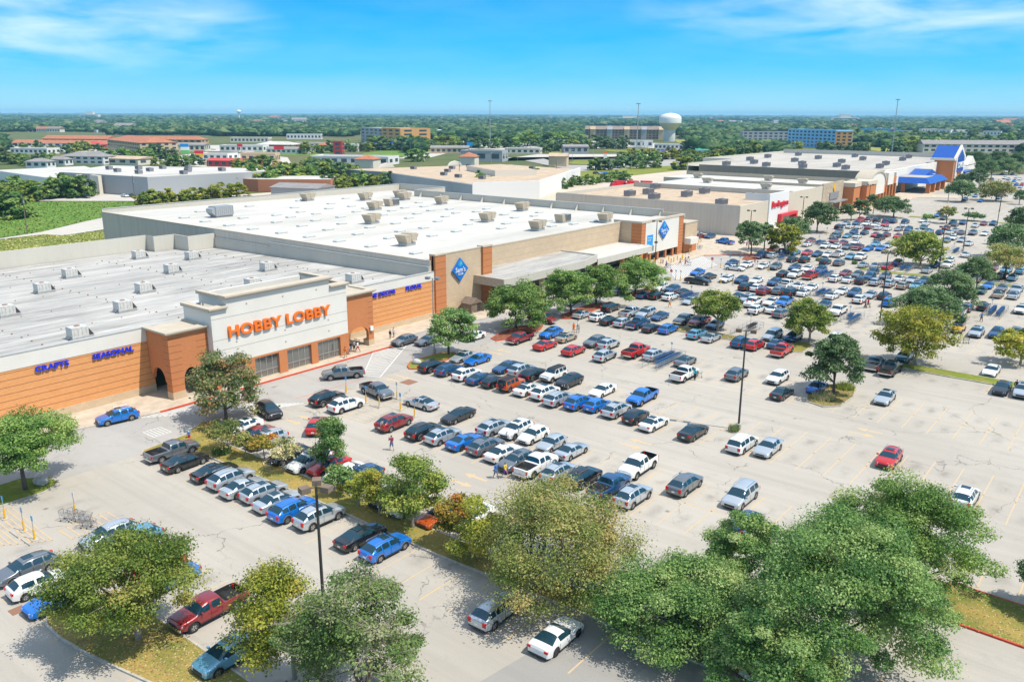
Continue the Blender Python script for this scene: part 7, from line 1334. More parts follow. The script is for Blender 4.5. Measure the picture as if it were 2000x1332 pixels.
# length, width, tyre radius, wheel x (front, rear), sill z, belt z, and the roof line as (x, z) control points front to back
SPEC = {
 'sed': dict(L=4.85, W=1.84, r=0.34, wx=(1.46, -1.40), sill=0.24, belt=(0.70, 0.92, 0.96), top=[(2.42, 0.58), (2.30, 0.72), (1.2, 0.93), (1.02, 0.96), (0.25, 1.40), (-0.25, 1.46), (-0.95, 1.42), (-1.72, 1.05), (-1.86, 1.02), (-2.32, 0.98), (-2.42, 0.80)], ws=(1.02, 0.25), rw=(-0.95, -1.72), roofw=0.60, side=[(0.98, -0.28), (-0.36, -1.25)]),
 'cou': dict(L=4.85, W=1.92, r=0.36, wx=(1.48, -1.38), sill=0.22, belt=(0.68, 0.90, 0.96), top=[(2.42, 0.55), (2.30, 0.70), (1.0, 0.93), (0.80, 0.95), (-0.02, 1.34), (-0.5, 1.38), (-0.9, 1.35), (-1.75, 1.04), (-1.9, 1.01), (-2.34, 0.98), (-2.42, 0.80)], ws=(0.80, -0.02), rw=(-0.9, -1.75), roofw=0.58, side=[(0.7, -0.9)]),
 'suv': dict(L=4.80, W=1.92, r=0.37, wx=(1.45, -1.40), sill=0.30, belt=(0.85, 1.08, 1.10), top=[(2.40, 0.66), (2.30, 0.86), (2.0, 0.98), (1.28, 1.09), (1.16, 1.12), (0.42, 1.56), (0.05, 1.65), (-0.5, 1.68), (-1.1, 1.65), (-1.62, 1.56), (-2.18, 1.14), (-2.32, 1.02), (-2.40, 0.80)], ws=(1.16, 0.42), rw=(-1.62, -2.18), roofw=0.62, side=[(0.98, -0.18), (-0.26, -1.05), (-1.13, -1.75)]),
 'van': dict(L=5.10, W=1.98, r=0.36, wx=(1.60, -1.48), sill=0.26, belt=(0.80, 1.02, 1.06), top=[(2.53, 0.66), (2.40, 0.84), (1.55, 1.06), (1.42, 1.10), (0.62, 1.66), (0.1, 1.75), (-1.5, 1.74), (-2.02, 1.66), (-2.42, 1.14), (-2.50, 1.02), (-2.55, 0.80)], ws=(1.42, 0.62), rw=(-2.02, -2.42), roofw=0.68, side=[(1.3, 0.0), (-0.08, -1.15), (-1.23, -2.1)]),
 'hat': dict(L=4.25, W=1.78, r=0.32, wx=(1.30, -1.24), sill=0.24, belt=(0.72, 0.94, 1.00), top=[(2.11, 0.60), (2.0, 0.76), (1.12, 0.98), (0.98, 1.02), (0.32, 1.44), (-0.1, 1.52), (-1.0, 1.50), (-1.45, 1.40), (-1.92, 1.05), (-2.05, 0.96), (-2.12, 0.75)], ws=(0.98, 0.32), rw=(-1.45, -1.92), roofw=0.62, side=[(0.94, -0.30), (-0.38, -1.35)]),
 'jeep': dict(L=4.60, W=1.86, r=0.42, wx=(1.40, -1.32), sill=0.46, belt=(1.02, 1.14, 1.16), top=[(2.12, 0.86), (2.06, 1.12), (1.02, 1.17), (0.84, 1.19), (0.55, 1.72), (0.30, 1.80), (-1.3, 1.80), (-1.98, 1.78), (-2.10, 1.20), (-2.12, 1.10), (-2.14, 0.80)], ws=(0.84, 0.55), rw=(-1.98, -2.10), roofw=0.76, side=[(0.62, -0.12), (-0.2, -1.02), (-1.1, -1.9)]),
 'pu': dict(L=5.75, W=2.02, r=0.41, wx=(1.85, -1.75), sill=0.42, belt=(0.98, 1.20, 1.20), top=[(2.85, 0.86), (2.76, 1.08), (1.72, 1.24), (1.52, 1.27), (0.98, 1.78), (0.5, 1.88), (-0.35, 1.87), (-0.55, 1.82), (-0.72, 1.24), (-2.75, 1.22), (-2.86, 1.20)], ws=(1.52, 0.98), rw=(-0.55, -0.72), roofw=0.70, side=[(1.42, 0.42), (0.34, -0.50)], bed=(-0.86, -2.72)),
}
def lin(pts, x):      # pts sorted by falling x
    if x >= pts[0][0]: return pts[0][1]
    for (a, za), (b, zb) in zip(pts, pts[1:]):
        if x >= b: return za + (zb-za)*(x-a)/(b-a) if a != b else zb
    return pts[-1][1]
def car_shell(kind):
    """loft of cross-sections; returns lists of (faces) by surface class"""
    s = SPEC[kind]; L_, W_ = s['L'], s['W']; hl_ = L_/2; Ra = s['r']+0.07; cz = s['r']
    xs = set()
    for x, z in s['top']: xs.add(round(x, 3))
    for x in (hl_, hl_-0.06, hl_-0.18, hl_-0.4, -hl_, -hl_+0.06, -hl_+0.18, -hl_+0.4): xs.add(round(x, 3))
    for w in s['wx']:
        for k in (-1, -0.93, -0.75, -0.5, -0.2, 0.2, 0.5, 0.75, 0.93, 1): xs.add(round(w+k*Ra, 3))
        xs.add(round(w+Ra*1.004, 3)); xs.add(round(w-Ra*1.004, 3))
    for a, b in s['side']: xs.add(a); xs.add(b)
    for a in s['ws']+s['rw']: xs.add(a)
    if 'bed' in s:
        for a in s['bed']: xs.add(a); xs.add(round(a+0.002, 3))
    xs = sorted([x for x in xs if -hl_ <= x <= hl_], reverse=True)
    def zb(x):
        z = s['sill'] + 0.10*max(0, (abs(x)-hl_+0.5)/0.5)
        for w in s['wx']:
            d = abs(x-w)
            if d <= Ra+1e-6: z = max(z, cz + math.sqrt(max(0, Ra*Ra-d*d)))
        return z
    bf, bm_, br = s['belt']
    def belt(x): return lin([(hl_, bf-0.1), (hl_-0.2, bf), (1.0, bm_), (-1.0, br), (-hl_+0.1, br-0.02), (-hl_, br-0.08)], x)
    def hw(x):
        e = max(0.0, (abs(x)-(hl_-0.75))/0.75); return W_/2*(1-0.13*e**2.2 - (0.06 if e > 0.97 else 0))
    secs = []
    for x in xs:
        w = hw(x); b = min(belt(x), lin(s['top'], x)-0.02); t = lin(s['top'], x); z0 = min(zb(x), b-0.1); inbed = 'bed' in s and s['bed'][1] < x < s['bed'][0]
        cab = t - b; f = min(1.0, max(0.0, cab/0.42)); rw_ = w*(0.93*(1-f) + s['roofw']/0.92*f*1.0) if f > 0 else w*0.93
        rw_ = min(rw_, w*0.95)
        if inbed: p4 = (w*0.90, t); p5 = (w*0.88, 0.72); p6 = (0, 0.72)
        else:
            p4 = (rw_, t-0.02-0.075*f); p5 = (rw_*0.80, t-0.012*f); p6 = (0, t+0.02)
        secs.append([(w*0.80, z0), (w*0.975, z0+0.005), (w*1.0, min(b-0.05, max(z0+0.02, z0*0.45+b*0.55))), (w*0.965, b), p4, p5, p6])
    body = MB()
    def P3(i, k, sgn): return (xs[i], sgn*secs[i][k][0], secs[i][k][1])
    for i in range(len(xs)-1):
        xa, xb_ = xs[i], xs[i+1]; xm = (xa+xb_)/2
        for sgn in (1, -1):
            for k in range(6):
                q = [P3(i, k, sgn), P3(i+1, k, sgn), P3(i+1, k+1, sgn), P3(i, k+1, sgn)]
                if sgn < 0: q.reverse()
                mi = 0; tgt = body; reg = None
                if k >= 4 and s['ws'][1] < xm < s['ws'][0]: reg = 10
                elif k >= 4 and s['rw'][1] < xm < s['rw'][0]: reg = 11
                elif k == 3:
                    for j, (a, b) in enumerate(s['side']):
                        if b < xm < a and (lin(s['top'], xm)-belt(xm)) > 0.06: reg = 20+2*j+(sgn > 0)
                if k == 0: mi = 1
                if tgt is body and 'bed' in s and s['bed'][1] < xm < s['bed'][0] and k >= 4: mi = 1
                if tgt is body and kind == 'jeep' and k >= 4 and xm < 0.55: mi = 1
                tgt.quad(*q, mi if reg is None else reg)
        a = [P3(i, 0, 1), P3(i, 0, -1), P3(i+1, 0, -1), P3(i+1, 0, 1)]; body.quad(*a, 1)
    for i, rev in ((0, False), (len(xs)-1, True)):
        pts = [P3(i, k, 1) for k in range(7)] + [P3(i, k, -1) for k in range(5, -1, -1)]
        if rev: pts.reverse()
        body.poly(pts, 0)
    # round the shell off, then cut it into body and panes
    me = bpy.data.meshes.new('shell'); me.from_pydata(body.v, [], body.f)
    for k in range(40): me.materials.append(M['trim'])
    me.polygons.foreach_set('material_index', body.m); bmq = bmesh.new(); bmq.from_mesh(me); bmesh.ops.remove_doubles(bmq, verts=bmq.verts, dist=0.0006); bmesh.ops.dissolve_degenerate(bmq, dist=0.0004, edges=bmq.edges); bmesh.ops.recalc_face_normals(bmq, faces=bmq.faces)
    cl = bmq.edges.layers.float.new('crease_edge')
    for e in bmq.edges:
        if len(e.link_faces) == 2:
            a = e.calc_face_angle(0.0); mm_ = {f.material_index for f in e.link_faces}; e[cl] = 0.75 if (a > 1.15 and 1 in mm_) else (0.35 if a > 0.9 else (0.25 if len(mm_) > 1 else 0.0))
            if kind == 'jeep' and a > 0.6: e[cl] = 0.7
    bmq.to_mesh(me); bmq.free(); o = bpy.data.objects.new('tmp', me); col.objects.link(o); sm_ = o.modifiers.new('s', 'SUBSURF'); sm_.levels = 1; sm_.render_levels = 1
    dg = bpy.context.evaluated_depsgraph_get(); m2 = bpy.data.meshes.new_from_object(o.evaluated_get(dg)); bpy.data.objects.remove(o)
    parts_ = {}; co = [v.co[:] for v in m2.vertices]; ix = {}
    for p in m2.polygons:
        r_ = p.material_index; key = 0 if r_ < 10 else r_; mb_, ixd = parts_.setdefault(key, (MB(), {}))
        f = []
        for q in p.vertices:
            if q not in ixd: ixd[q] = len(mb_.v); mb_.v.append(co[q])
            f.append(ixd[q])
        mb_.f.append(tuple(f)); mb_.m.append(r_ if r_ < 10 else 0)
    body = parts_[0][0]; gws = parts_[10][0]; grw = parts_[11][0]; sgl = [parts_[k][0] for k in sorted(parts_) if k >= 20]
    for sgn in (1, -1):
        pl = [P3(i, 4, sgn) for i in range(len(xs)) if s['rw'][1]-0.01 <= xs[i] <= s['ws'][0]+0.01]
        if kind in ('jeep',):
            for p, q in zip(pl, pl[1:]): body.tube(p, q, 0.028, n=5, mi=0, cap=False)
    return s, body, gws, grw, sgl, xs, secs, belt, hw
def wheel_mb(r, w=0.22):
    t = MB(); n = 20; prof = [(r*0.62, -w/2), (r*0.93, -w/2), (r, -w*0.32), (r, w*0.32), (r*0.93, w/2), (r*0.62, w/2)]
    k = len(t.v)
    for rr, y in prof:
        for i in range(n): a = 2*math.pi*i/n; t.v.append((rr*math.cos(a), y, rr*math.sin(a)))
    for j in range(len(prof)-1):
        for i in range(n): t.f.append((j*n+i, j*n+(i+1) % n, (j+1)*n+(i+1) % n, (j+1)*n+i)); t.m.append(0)
    rim = MB()
    for side in (1, -1):
        y0 = side*w*0.40
        for i in range(5):
            a = 2*math.pi*i/5; c, s_ = math.cos(a), math.sin(a); e = r*0.64; hwid = 0.045
            p = [(0.05*c-hwid*s_, y0, 0.05*s_+hwid*c), (0.05*c+hwid*s_, y0, 0.05*s_-hwid*c), (e*c+hwid*1.5*s_, y0, e*s_-hwid*1.5*c), (e*c-hwid*1.5*s_, y0, e*s_+hwid*1.5*c)]
            rim.poly(p if side < 0 else p[::-1], 0)
        ring = [(r*0.64*math.cos(2*math.pi*i/16), r*0.64*math.sin(2*math.pi*i/16)) for i in range(16)]; ri = [(r*0.55*math.cos(2*math.pi*i/16), r*0.55*math.sin(2*math.pi*i/16)) for i in range(16)]
        for i in range(16):
            j = (i+1) % 16; q = [(ring[i][0], y0, ring[i][1]), (ring[j][0], y0, ring[j][1]), (ri[j][0], y0, ri[j][1]), (ri[i][0], y0, ri[i][1])]; rim.poly(q if side < 0 else q[::-1], 0)
        rim.poly([(x, y0-side*0.05, z) for x, z in ring] if side < 0 else [(x, y0-side*0.05, z) for x, z in ring][::-1], 1)
    return t, rim
def make_car(kind):
    s, body, gws, grw, sgl, xs, secs, belt, hw = car_shell(kind)
    hl_ = s['L']/2; W_ = s['W']; parts = []   # (name, MB, materials, sub-of index, smooth)
    bf = s['belt'][0]
    tr = MB()    # black trim pieces that stay on the body
    zs = s['sill']
    body.box(hl_-0.03, hl_+0.012, -W_*0.26, W_*0.26, zs+0.17, bf-0.16, 1)        # grille
    body.box(hl_-0.06, hl_+0.008, -W_*0.38, W_*0.38, zs+0.04, zs+0.13, 1)
    body.box(-hl_-0.01, -hl_+0.06, -W_*0.40, W_*0.40, zs+0.03, zs+0.16, 1)
    if kind in ('suv', 'jeep', 'pu'):
        for w in s['wx']:
            for sg in (1, -1):
                pr = None
                for i in range(9):
                    a = math.pi*i/8; p = (w+(s['r']+0.09)*math.cos(a), sg*(hw(w)*1.0), s['r']+(s['r']+0.09)*math.sin(a))
                    if pr: body.tube(pr, p, 0.032, n=5, mi=2 if kind != 'pu' else 1, cap=False)
                    pr = p
    zsd = (zs+belt(0))/2
    for a, b in s['side'][:2]:
        for sg in (1, -1): body.box(b-0.012, b+0.006, sg*(W_/2)-0.004 if sg > 0 else -W_/2-0.003, sg*(W_/2)+0.003 if sg > 0 else -W_/2+0.004, zs+0.1, belt(0)-0.05, 1)
    for sg in (1, -1):
        body.box(s['wx'][1]+s['r']+0.1, s['wx'][0]-s['r']-0.1, sg*W_/2-0.03, sg*W_/2+0.012, zs-0.02, zs+0.07, 1)
    parts.append(('body', body, ['PAINT', M['trim'], M['greytrim']], 30))
    parts.append(('windshield', gws, [M['carglass']], 0)); parts.append(('rear_window', grw, [M['carglass']], 0))
    for b in sgl: parts.append(('side_window', b, [M['carglass']], 0))
    zt = belt(hl_-0.2)
    for sg in (1, -1):
        y = sg*hw(hl_-0.1); h = MB(); ya, yb = sorted((y*0.62, y*1.0)); h.hexa([(hl_-0.16, ya, zt-0.20), (hl_-0.02, ya, zt-0.20), (hl_-0.16, yb, zt-0.20), (hl_-0.30, yb, zt-0.18)] and
            [(hl_-0.25, ya, zt-0.20), (hl_+0.012, ya, zt-0.20), (hl_-0.10, yb, zt-0.20), (hl_-0.45, yb, zt-0.20), (hl_-0.30, ya, zt-0.045), (hl_-0.02, ya, zt-0.045), (hl_-0.14, yb, zt-0.045), (hl_-0.50, yb, zt-0.045)] if sg > 0 else
            [(hl_-0.45, ya, zt-0.20), (hl_-0.10, ya, zt-0.20), (hl_+0.012, yb, zt-0.20), (hl_-0.25, yb, zt-0.20), (hl_-0.50, ya, zt-0.045), (hl_-0.14, ya, zt-0.045), (hl_-0.02, yb, zt-0.045), (hl_-0.30, yb, zt-0.045)])
        parts.append(('headlight', h, [M['headlight']], 0))
        yy = sg*hw(-hl_+0.05); ya, yb = sorted((yy*0.66, yy*1.005)); zt2 = belt(-hl_+0.2); t = MB()
        hgt = 0.34 if kind in ('suv', 'van', 'pu', 'jeep') else 0.17
        if kind == 'pu': ya, yb = sorted((yy*0.84, yy*1.01))
        t.box(-hl_-0.012, -hl_+0.26, ya, yb, zt2-0.06-hgt, zt2-0.05); parts.append(('taillight', t, [M['taillight']], 0))
        m_ = MB(); my = sg*(hw(s['ws'][0]-0.2)*0.97); ya, yb = sorted((my, my+sg*0.22)); m_.box(s['ws'][0]-0.42, s['ws'][0]-0.28, ya, yb, belt(0.8)+0.0, belt(0.8)+0.16); parts.append(('side_mirror', m_, ['PAINT'], 0))
    p = MB(); p.box(-hl_-0.02, -hl_, -0.17, 0.17, zs+0.28, zs+0.42); parts.append(('licence_plate', p, [M['plate']], 0))
    if kind in ('suv', 'van'):
        for sg in (1, -1):
            rr = MB(); y = sg*secs[0][0][0]*0+sg*W_/2*s['roofw']/0.92*0.93; z1 = lin(s['top'], -0.5)+0.035; rr.tube((0.35, y, z1-0.03), (0.2, y, z1+0.02), 0.02, n=5); rr.tube((0.2, y, z1+0.02), (-1.5, y, z1+0.02), 0.02, n=5); rr.tube((-1.5, y, z1+0.02), (-1.65, y, z1-0.05), 0.02, n=5); parts.append(('roof_rail', rr, [M['chrome']], 0))
    if kind in ('suv', 'sed', 'van'):
        x0 = s['ws'][1]-0.25; z1 = lin(s['top'], x0-0.3)+0.012; sr = MB(); sr.box(x0-0.72, x0, -0.40, 0.40, z1-0.03, z1+0.012); parts.append(('sunroof', sr, [M['carglass']], 0))
    if kind == 'jeep':
        sp = MB(); sp.lathe([(0.0, 0.22), (0.38, 0.22), (0.41, 0.16), (0.41, 0.06), (0.36, 0.0)], 18); sp.v = [(-2.16-z, x*1.0, 1.0+y) for x, y, z in sp.v]; parts.append(('spare_wheel', sp, [M['rubber']], 0))
        bm2 = MB(); bm2.box(2.12, 2.34, -0.8, 0.8, 0.5, 0.72); parts.append(('bumper', bm2, [M['greytrim']], 0))
    if kind == 'pu':
        bm2 = MB(); bm2.box(-2.98, -2.84, -0.9, 0.9, 0.5, 0.68); parts.append(('rear_bumper', bm2, [M['chrome']], 0)); bm3 = MB(); bm3.box(2.84, 2.93, -0.88, 0.88, 0.5, 0.72); parts.append(('front_bumper', bm3, [M['chrome']], 0))
    return s, parts
CAR = {}
def car_meshes(kind):
    s, parts = make_car(kind); rec = []
    for nm, mb_, mats, sm in parts:
        mm_ = [PAINT['W'][1] if m == 'PAINT' else m for m in mats]; me = mb_.mesh(kind + '_' + nm, mm_, smooth=32 if nm in ('body', 'windshield', 'rear_window') else None)
        rec.append((nm, me, 'PAINT' in mats))
    ty, ri = wheel_mb(s['r']); tm = ty.mesh('tyre', M['rubber'], smooth=40); rm = ri.mesh('rim', [M['rim'] if kind != 'cou' else M['rimd'], M['rimd']])
    # one-piece version for far away
    fb = MB(); mats = [PAINT['W'][1], M['trim'], M['greytrim'], M['carglass'], M['taillight'], M['headlight'], M['rubber'], M['rim'], M['plate'], M['chrome']]
    def add(mb_, mp_, off=(0, 0, 0)):
        k = len(fb.v); fb.v += [(x+off[0], y+off[1], z+off[2]) for x, y, z in mb_.v]; fb.f += [tuple(i+k for i in f) for f in mb_.f]; fb.m += [mp_[i] for i in mb_.m]
    for nm, mb_, mt, sm in parts:
        if nm in ('roof_rail', 'licence_plate'): continue
        add(mb_, [mats.index(PAINT['W'][1] if m == 'PAINT' else m) for m in mt])
    for w in s['wx']:
        for sg in (1, -1):
            c = MB(); c.tube((w, sg*(s['W']/2-0.22), s['r']), (w, sg*(s['W']/2+0.0), s['r']), s['r'], n=10); add(c, [6]); c = MB(); c.tube((w, sg*(s['W']/2-0.1), s['r']), (w, sg*(s['W']/2+0.008), s['r']), s['r']*0.6, n=8); add(c, [7])
    far = fb.mesh(kind + '_car', mats, smooth=32)
    CAR[kind] = (s, rec, tm, rm, far, fb, mats)
for k_ in SPEC: car_meshes(k_)
def put_car(kind, colr, x, y, ang, level, label, z=0.0):
    s, rec, tm, rm, far, fb, mats = CAR[kind]; pm = PAINT[colr][1]; nm = {'sed': 'sedan', 'suv': 'suv', 'pu': 'pickup_truck', 'van': 'minivan', 'hat': 'hatchback', 'jeep': 'off_roader', 'cou': 'coupe'}[kind]
    sc_ = 1.0 + rnd.uniform(-0.03, 0.03)
    if level == 2:
        o = bpy.data.objects.new(nm, far); link(o); o.material_slots[0].link = 'OBJECT'; o.material_slots[0].material = pm; root = o
    else:
        root = empty(nm)
        for pn, me, painted in rec:
            if level == 1 and pn in ('roof_rail', 'licence_plate', 'side_mirror'): continue
            if pn == 'sunroof' and rnd_sun.random() < (0.4 if kind == 'suv' else 0.75): continue
            o = bpy.data.objects.new(pn, me); link(o, root)
            if painted:
                o.material_slots[0].link = 'OBJECT'; o.material_slots[0].material = pm
        for w in s['wx']:
            for sg in (1, -1):
                t = bpy.data.objects.new('wheel', tm); link(t, root); t.location = (w, sg*(s['W']/2-0.11), s['r'])
                r_ = bpy.data.objects.new('rim', rm); link(r_, t)
    root.location = (x, y, z); root.rotation_euler = (0, 0, R(ang)); root.scale = (sc_, 1.0 + rnd.uniform(-0.03, 0.02), sc_*rnd.uniform(0.95, 1.05))
    tag(root, label, {'sed': 'car', 'suv': 'SUV', 'pu': 'pickup truck', 'van': 'minivan', 'hat': 'car', 'jeep': 'jeep', 'cou': 'car'}[kind], 'vehicles in the car park')
    return root
rnd_sun = random.Random(3)
TN = {'sed': 'sedan', 'suv': 'SUV', 'pu': 'pickup', 'van': 'minivan', 'hat': 'hatchback', 'jeep': 'off-roader', 'cou': 'coupe'}
for kind, colr, x, y, ang, lev, lab in CARS:
    if isinstance(lab, tuple): lab = '%s %s parked %s from the storefront end of the %s row back' % (PAINT[colr][0], TN[kind], nth(lab[0]), nth(lab[1]))
    put_car(kind, colr, x, y, ang, lev, lab)
# vehicles beyond the nearest three hundred: one object
def joined_cars(name, lst, label, cat):
    mats = CAR['sed'][6]; pal = [PAINT[c][1] for c in 'KBNWSGRMOTCLY']; allm = pal + mats[1:]; vs_, fs, ms = [], [], []
    for kind, colr, x, y, ang in lst:
        fb = CAR[kind][5]; k = len(vs_); ca, sa = math.cos(R(ang)), math.sin(R(ang))
        vs_ += [(x+ca*a-sa*b, y+sa*a+ca*b, c) for a, b, c in fb.v]; fs += [tuple(i+k for i in f) for f in fb.f]; ci = 'KBNWSGRMOTCLY'.index(colr); ms += [ci if m == 0 else len(pal)+m-1 for m in fb.m]
    me = bpy.data.meshes.new(name); me.from_pydata(vs_, [], fs)
    for m in allm: me.materials.append(m)
    me.polygons.foreach_set('material_index', ms); me.update(); o = bpy.data.objects.new(name, me); link(o); tag(o, label, cat, kind='stuff'); return o
joined_cars('distant_parked_cars', FARCARS, 'many small parked cars on far lots under trees and at dealerships', 'cars')
# ================================================================== trees
def leafmat(name, cols, trans=0.38):
    m = bpy.data.materials.new(name); m.use_nodes = True; t = m.node_tree; b = t.nodes['Principled BSDF']; o = t.nodes['Material Output']
    at = t.nodes.new('ShaderNodeAttribute'); at.attribute_name = 'lv'; rp = t.nodes.new('ShaderNodeValToRGB'); t.links.new(at.outputs['Fac'], rp.inputs[0])
    oi = t.nodes.new('ShaderNodeObjectInfo')
    el = rp.color_ramp.elements
    while len(el) < len(cols): el.new(0.5)
    for i, (e, c) in enumerate(zip(el, cols)): e.position = i/(len(cols)-1); e.color = (*c, 1)
    hs = t.nodes.new('ShaderNodeHueSaturation'); mr = t.nodes.new('ShaderNodeMapRange'); mr.inputs['To Min'].default_value = 0.95; mr.inputs['To Max'].default_value = 1.35
    t.links.new(oi.outputs['Random'], mr.inputs['Value']); t.links.new(mr.outputs[0], hs.inputs['Value']); t.links.new(rp.outputs[0], hs.inputs['Color'])
    t.links.new(hs.outputs[0], b.inputs['Base Color']); b.inputs['Roughness'].default_value = 0.55; b.inputs['Specular IOR Level'].default_value = 0.25
    tr = t.nodes.new('ShaderNodeBsdfTranslucent'); t.links.new(hs.outputs[0], tr.inputs['Color']); mx_ = t.nodes.new('ShaderNodeMixShader'); mx_.inputs[0].default_value = trans
    t.links.new(b.outputs[0], mx_.inputs[1]); t.links.new(tr.outputs[0], mx_.inputs[2]); t.links.new(mx_.outputs[0], o.inputs['Surface']); return m
LEAF = {
 'g': leafmat('green_leaves', [(0.05, 0.13, 0.025), (0.14, 0.25, 0.055), (0.25, 0.37, 0.09), (0.42, 0.47, 0.16)]),
 'dk': leafmat('dark_green_leaves', [(0.045, 0.095, 0.035), (0.1, 0.18, 0.065), (0.18, 0.27, 0.11), (0.32, 0.38, 0.19)]),
 'g2': leafmat('bright_green_leaves', [(0.045, 0.12, 0.03), (0.13, 0.25, 0.065), (0.25, 0.37, 0.11), (0.44, 0.5, 0.2)]),
 'gy': leafmat('olive_leaves', [(0.06, 0.12, 0.02), (0.18, 0.26, 0.045), (0.34, 0.39, 0.08), (0.5, 0.44, 0.12)]),
 'y': leafmat('yellow_green_leaves', [(0.08, 0.12, 0.02), (0.22, 0.26, 0.035), (0.38, 0.38, 0.05), (0.52, 0.4, 0.08)]),
 'o': leafmat('orange_tinged_leaves', [(0.094, 0.119, 0.023), (0.26, 0.234, 0.042), (0.465, 0.311, 0.055), (0.542, 0.183, 0.042)]),
 'br': leafmat('browning_leaves', [(0.07, 0.13, 0.03), (0.20, 0.25, 0.06), (0.36, 0.35, 0.11), (0.54, 0.37, 0.17)]),
 'dry': leafmat('half_dry_leaves', [(0.055, 0.106, 0.03), (0.145, 0.209, 0.055), (0.311, 0.273, 0.119), (0.542, 0.26, 0.106)]),
 'ash': leafmat('thinning_leaves', [(0.06, 0.12, 0.03), (0.14, 0.23, 0.06), (0.24, 0.32, 0.1), (0.42, 0.38, 0.26)]),
 'pale': leafmat('pale_leaves', [(0.132, 0.17, 0.055), (0.311, 0.311, 0.119), (0.516, 0.465, 0.234), (0.67, 0.567, 0.362)]),
}
def leaf_mesh(name, seed, R_, Z0, Z1, nc, per, ls, style='live', rag=0.25, hole=0.0):
    """crown: clusters of leaf quads spread through a dome, each cluster hanging on the outer shell or inside it"""
    g = np.random.default_rng(seed); H_ = Z1-Z0
    # cluster centres
    u_ = g.random(nc); th = g.random(nc)*2*np.pi
    lob = 0.96 + 0.15*np.sin(th*2+seed) + 0.14*np.sin(th*3+seed*2.1) + 0.12*np.sin(th*5+seed*1.3)
    if style == 'live': zz = u_**0.75; rr = np.sqrt(np.clip(1-(zz*0.97)**2.3, 0, 1))*(0.80+0.2*g.random(nc))
    else: zz = u_**0.85; rr = np.sqrt(np.clip(1-(np.abs(zz-0.38)/0.64)**2.2, 0, 1))*(0.72+0.28*g.random(nc))
    ins = g.random(nc) < 0.28; rr = np.where(ins, rr*np.sqrt(g.random(nc)), rr); zz = np.where(ins, zz*0.8, zz)
    cr_s = R_*(0.12 + 0.16*g.random(nc)) if R_ > 3.4 or R_ < 1.05 else R_*(0.26+0.16*g.random(nc))
    cc = np.stack([(R_-cr_s*0.6)*rr*lob*np.cos(th), (R_-cr_s*0.6)*rr*lob*np.sin(th), Z0 + (H_-0.3)*zz + g.normal(0, 0.05*H_, nc)], 1)
    clv = g.normal(0.45, 0.2, nc)
    n = nc*per; ci = np.repeat(np.arange(nc), per)
    d = g.normal(size=(n, 3)); d /= np.linalg.norm(d, axis=1)[:, None]
    rad = (0.35+0.65*g.random(n)**0.5)*(1+rag*g.normal(size=n)*0.5)
    pos = cc[ci] + d*rad[:, None]*cr_s[ci][:, None]*np.array([1, 1, 0.52])
    nrm = d*np.array([0.55, 0.55, 0.5]) + np.array([0, 0, 0.55]) + g.normal(0, 0.42, (n, 3)); nrm /= np.linalg.norm(nrm, axis=1)[:, None]
    a = np.cross(nrm, g.normal(size=(n, 3))); a /= np.linalg.norm(a, axis=1)[:, None]; b = np.cross(nrm, a)
    s = ls*(0.6+0.8*g.random(n)); la = a*s[:, None]*0.62; lb = b*s[:, None]*0.36
    v = np.empty((n, 4, 3)); v[:, 0] = pos-la; v[:, 1] = pos+lb*1.1-la*0.1; v[:, 2] = pos+la; v[:, 3] = pos-lb*1.1-la*0.1
    lv = np.clip(clv[ci] + g.normal(0, 0.17, n), 0, 1)
    me = bpy.data.meshes.new(name); me.vertices.add(n*4); me.vertices.foreach_set('co', v.reshape(-1).astype(np.float32)); me.loops.add(n*4); me.loops.foreach_set('vertex_index', np.arange(n*4, dtype=np.int32))
    me.polygons.add(n); me.polygons.foreach_set('loop_start', np.arange(0, n*4, 4, dtype=np.int32)); me.update(calc_edges=True)
    at = me.attributes.new('lv', 'FLOAT', 'FACE'); at.data.foreach_set('value', lv.astype(np.float32)); me.materials.append(LEAF['g']); me.validate(); return me, cc
def trunk_mesh(name, seed, cc, Z0, rt, nb, twigs=0.5, dead=False):
    r_ = random.Random(seed); mb = MB(); fork = Vector((0, 0, Z0*0.62+0.2)); mb.tube((0, 0, -0.3), (0.02, 0.03, 0.25), rt*1.45, rt*1.05, 9, cap=False); mb.tube((0.02, 0.03, 0.25), fork, rt*1.05, rt*0.8, 9, cap=False)
    idx = list(range(len(cc))); r_.shuffle(idx); mains = [Vector(cc[i]) for i in idx[:nb]]; pts = []
    for c in mains:
        mid = fork.lerp(c, 0.5) + Vector((r_.uniform(-.3, .3), r_.uniform(-.3, .3), r_.uniform(0.1, 0.6))); mb.tube(fork, mid, rt*0.55, rt*0.32, 7, cap=False); mb.tube(mid, c, rt*0.32, rt*0.12, 6, cap=False); pts += [mid, mid.lerp(c, .5), c]
    for i in idx[nb:nb+int(len(cc)*twigs)]:
        c = Vector(cc[i]); p = min(pts, key=lambda q: (q-c).length); mb.tube(p, c, rt*0.16, rt*0.05, 5, cap=False)
    if dead:
        for i in idx[:90]:
            c = Vector(cc[i]); 
            for k in range(7):
                e = c + Vector((r_.gauss(0, 1), r_.gauss(0, 1), r_.gauss(0.35, .5)))*0.75; mb.tube(c, e, 0.022, 0.008, 4, cap=False, mi=1); mb.tube(c.lerp(e, .5), c.lerp(e, .5)+Vector((r_.gauss(0, .3), r_.gauss(0, .3), r_.gauss(.1, .3))), 0.015, 0.006, 4, cap=False, mi=1)
    return mb
COLN = {'g': 'green', 'dk': 'dark green', 'g2': 'bright green', 'gy': 'olive green', 'y': 'yellow-green', 'o': 'orange-tinged', 'br': 'browning', 'dry': 'half-dry', 'ash': 'grey-twigged green', 'pale': 'pale'}
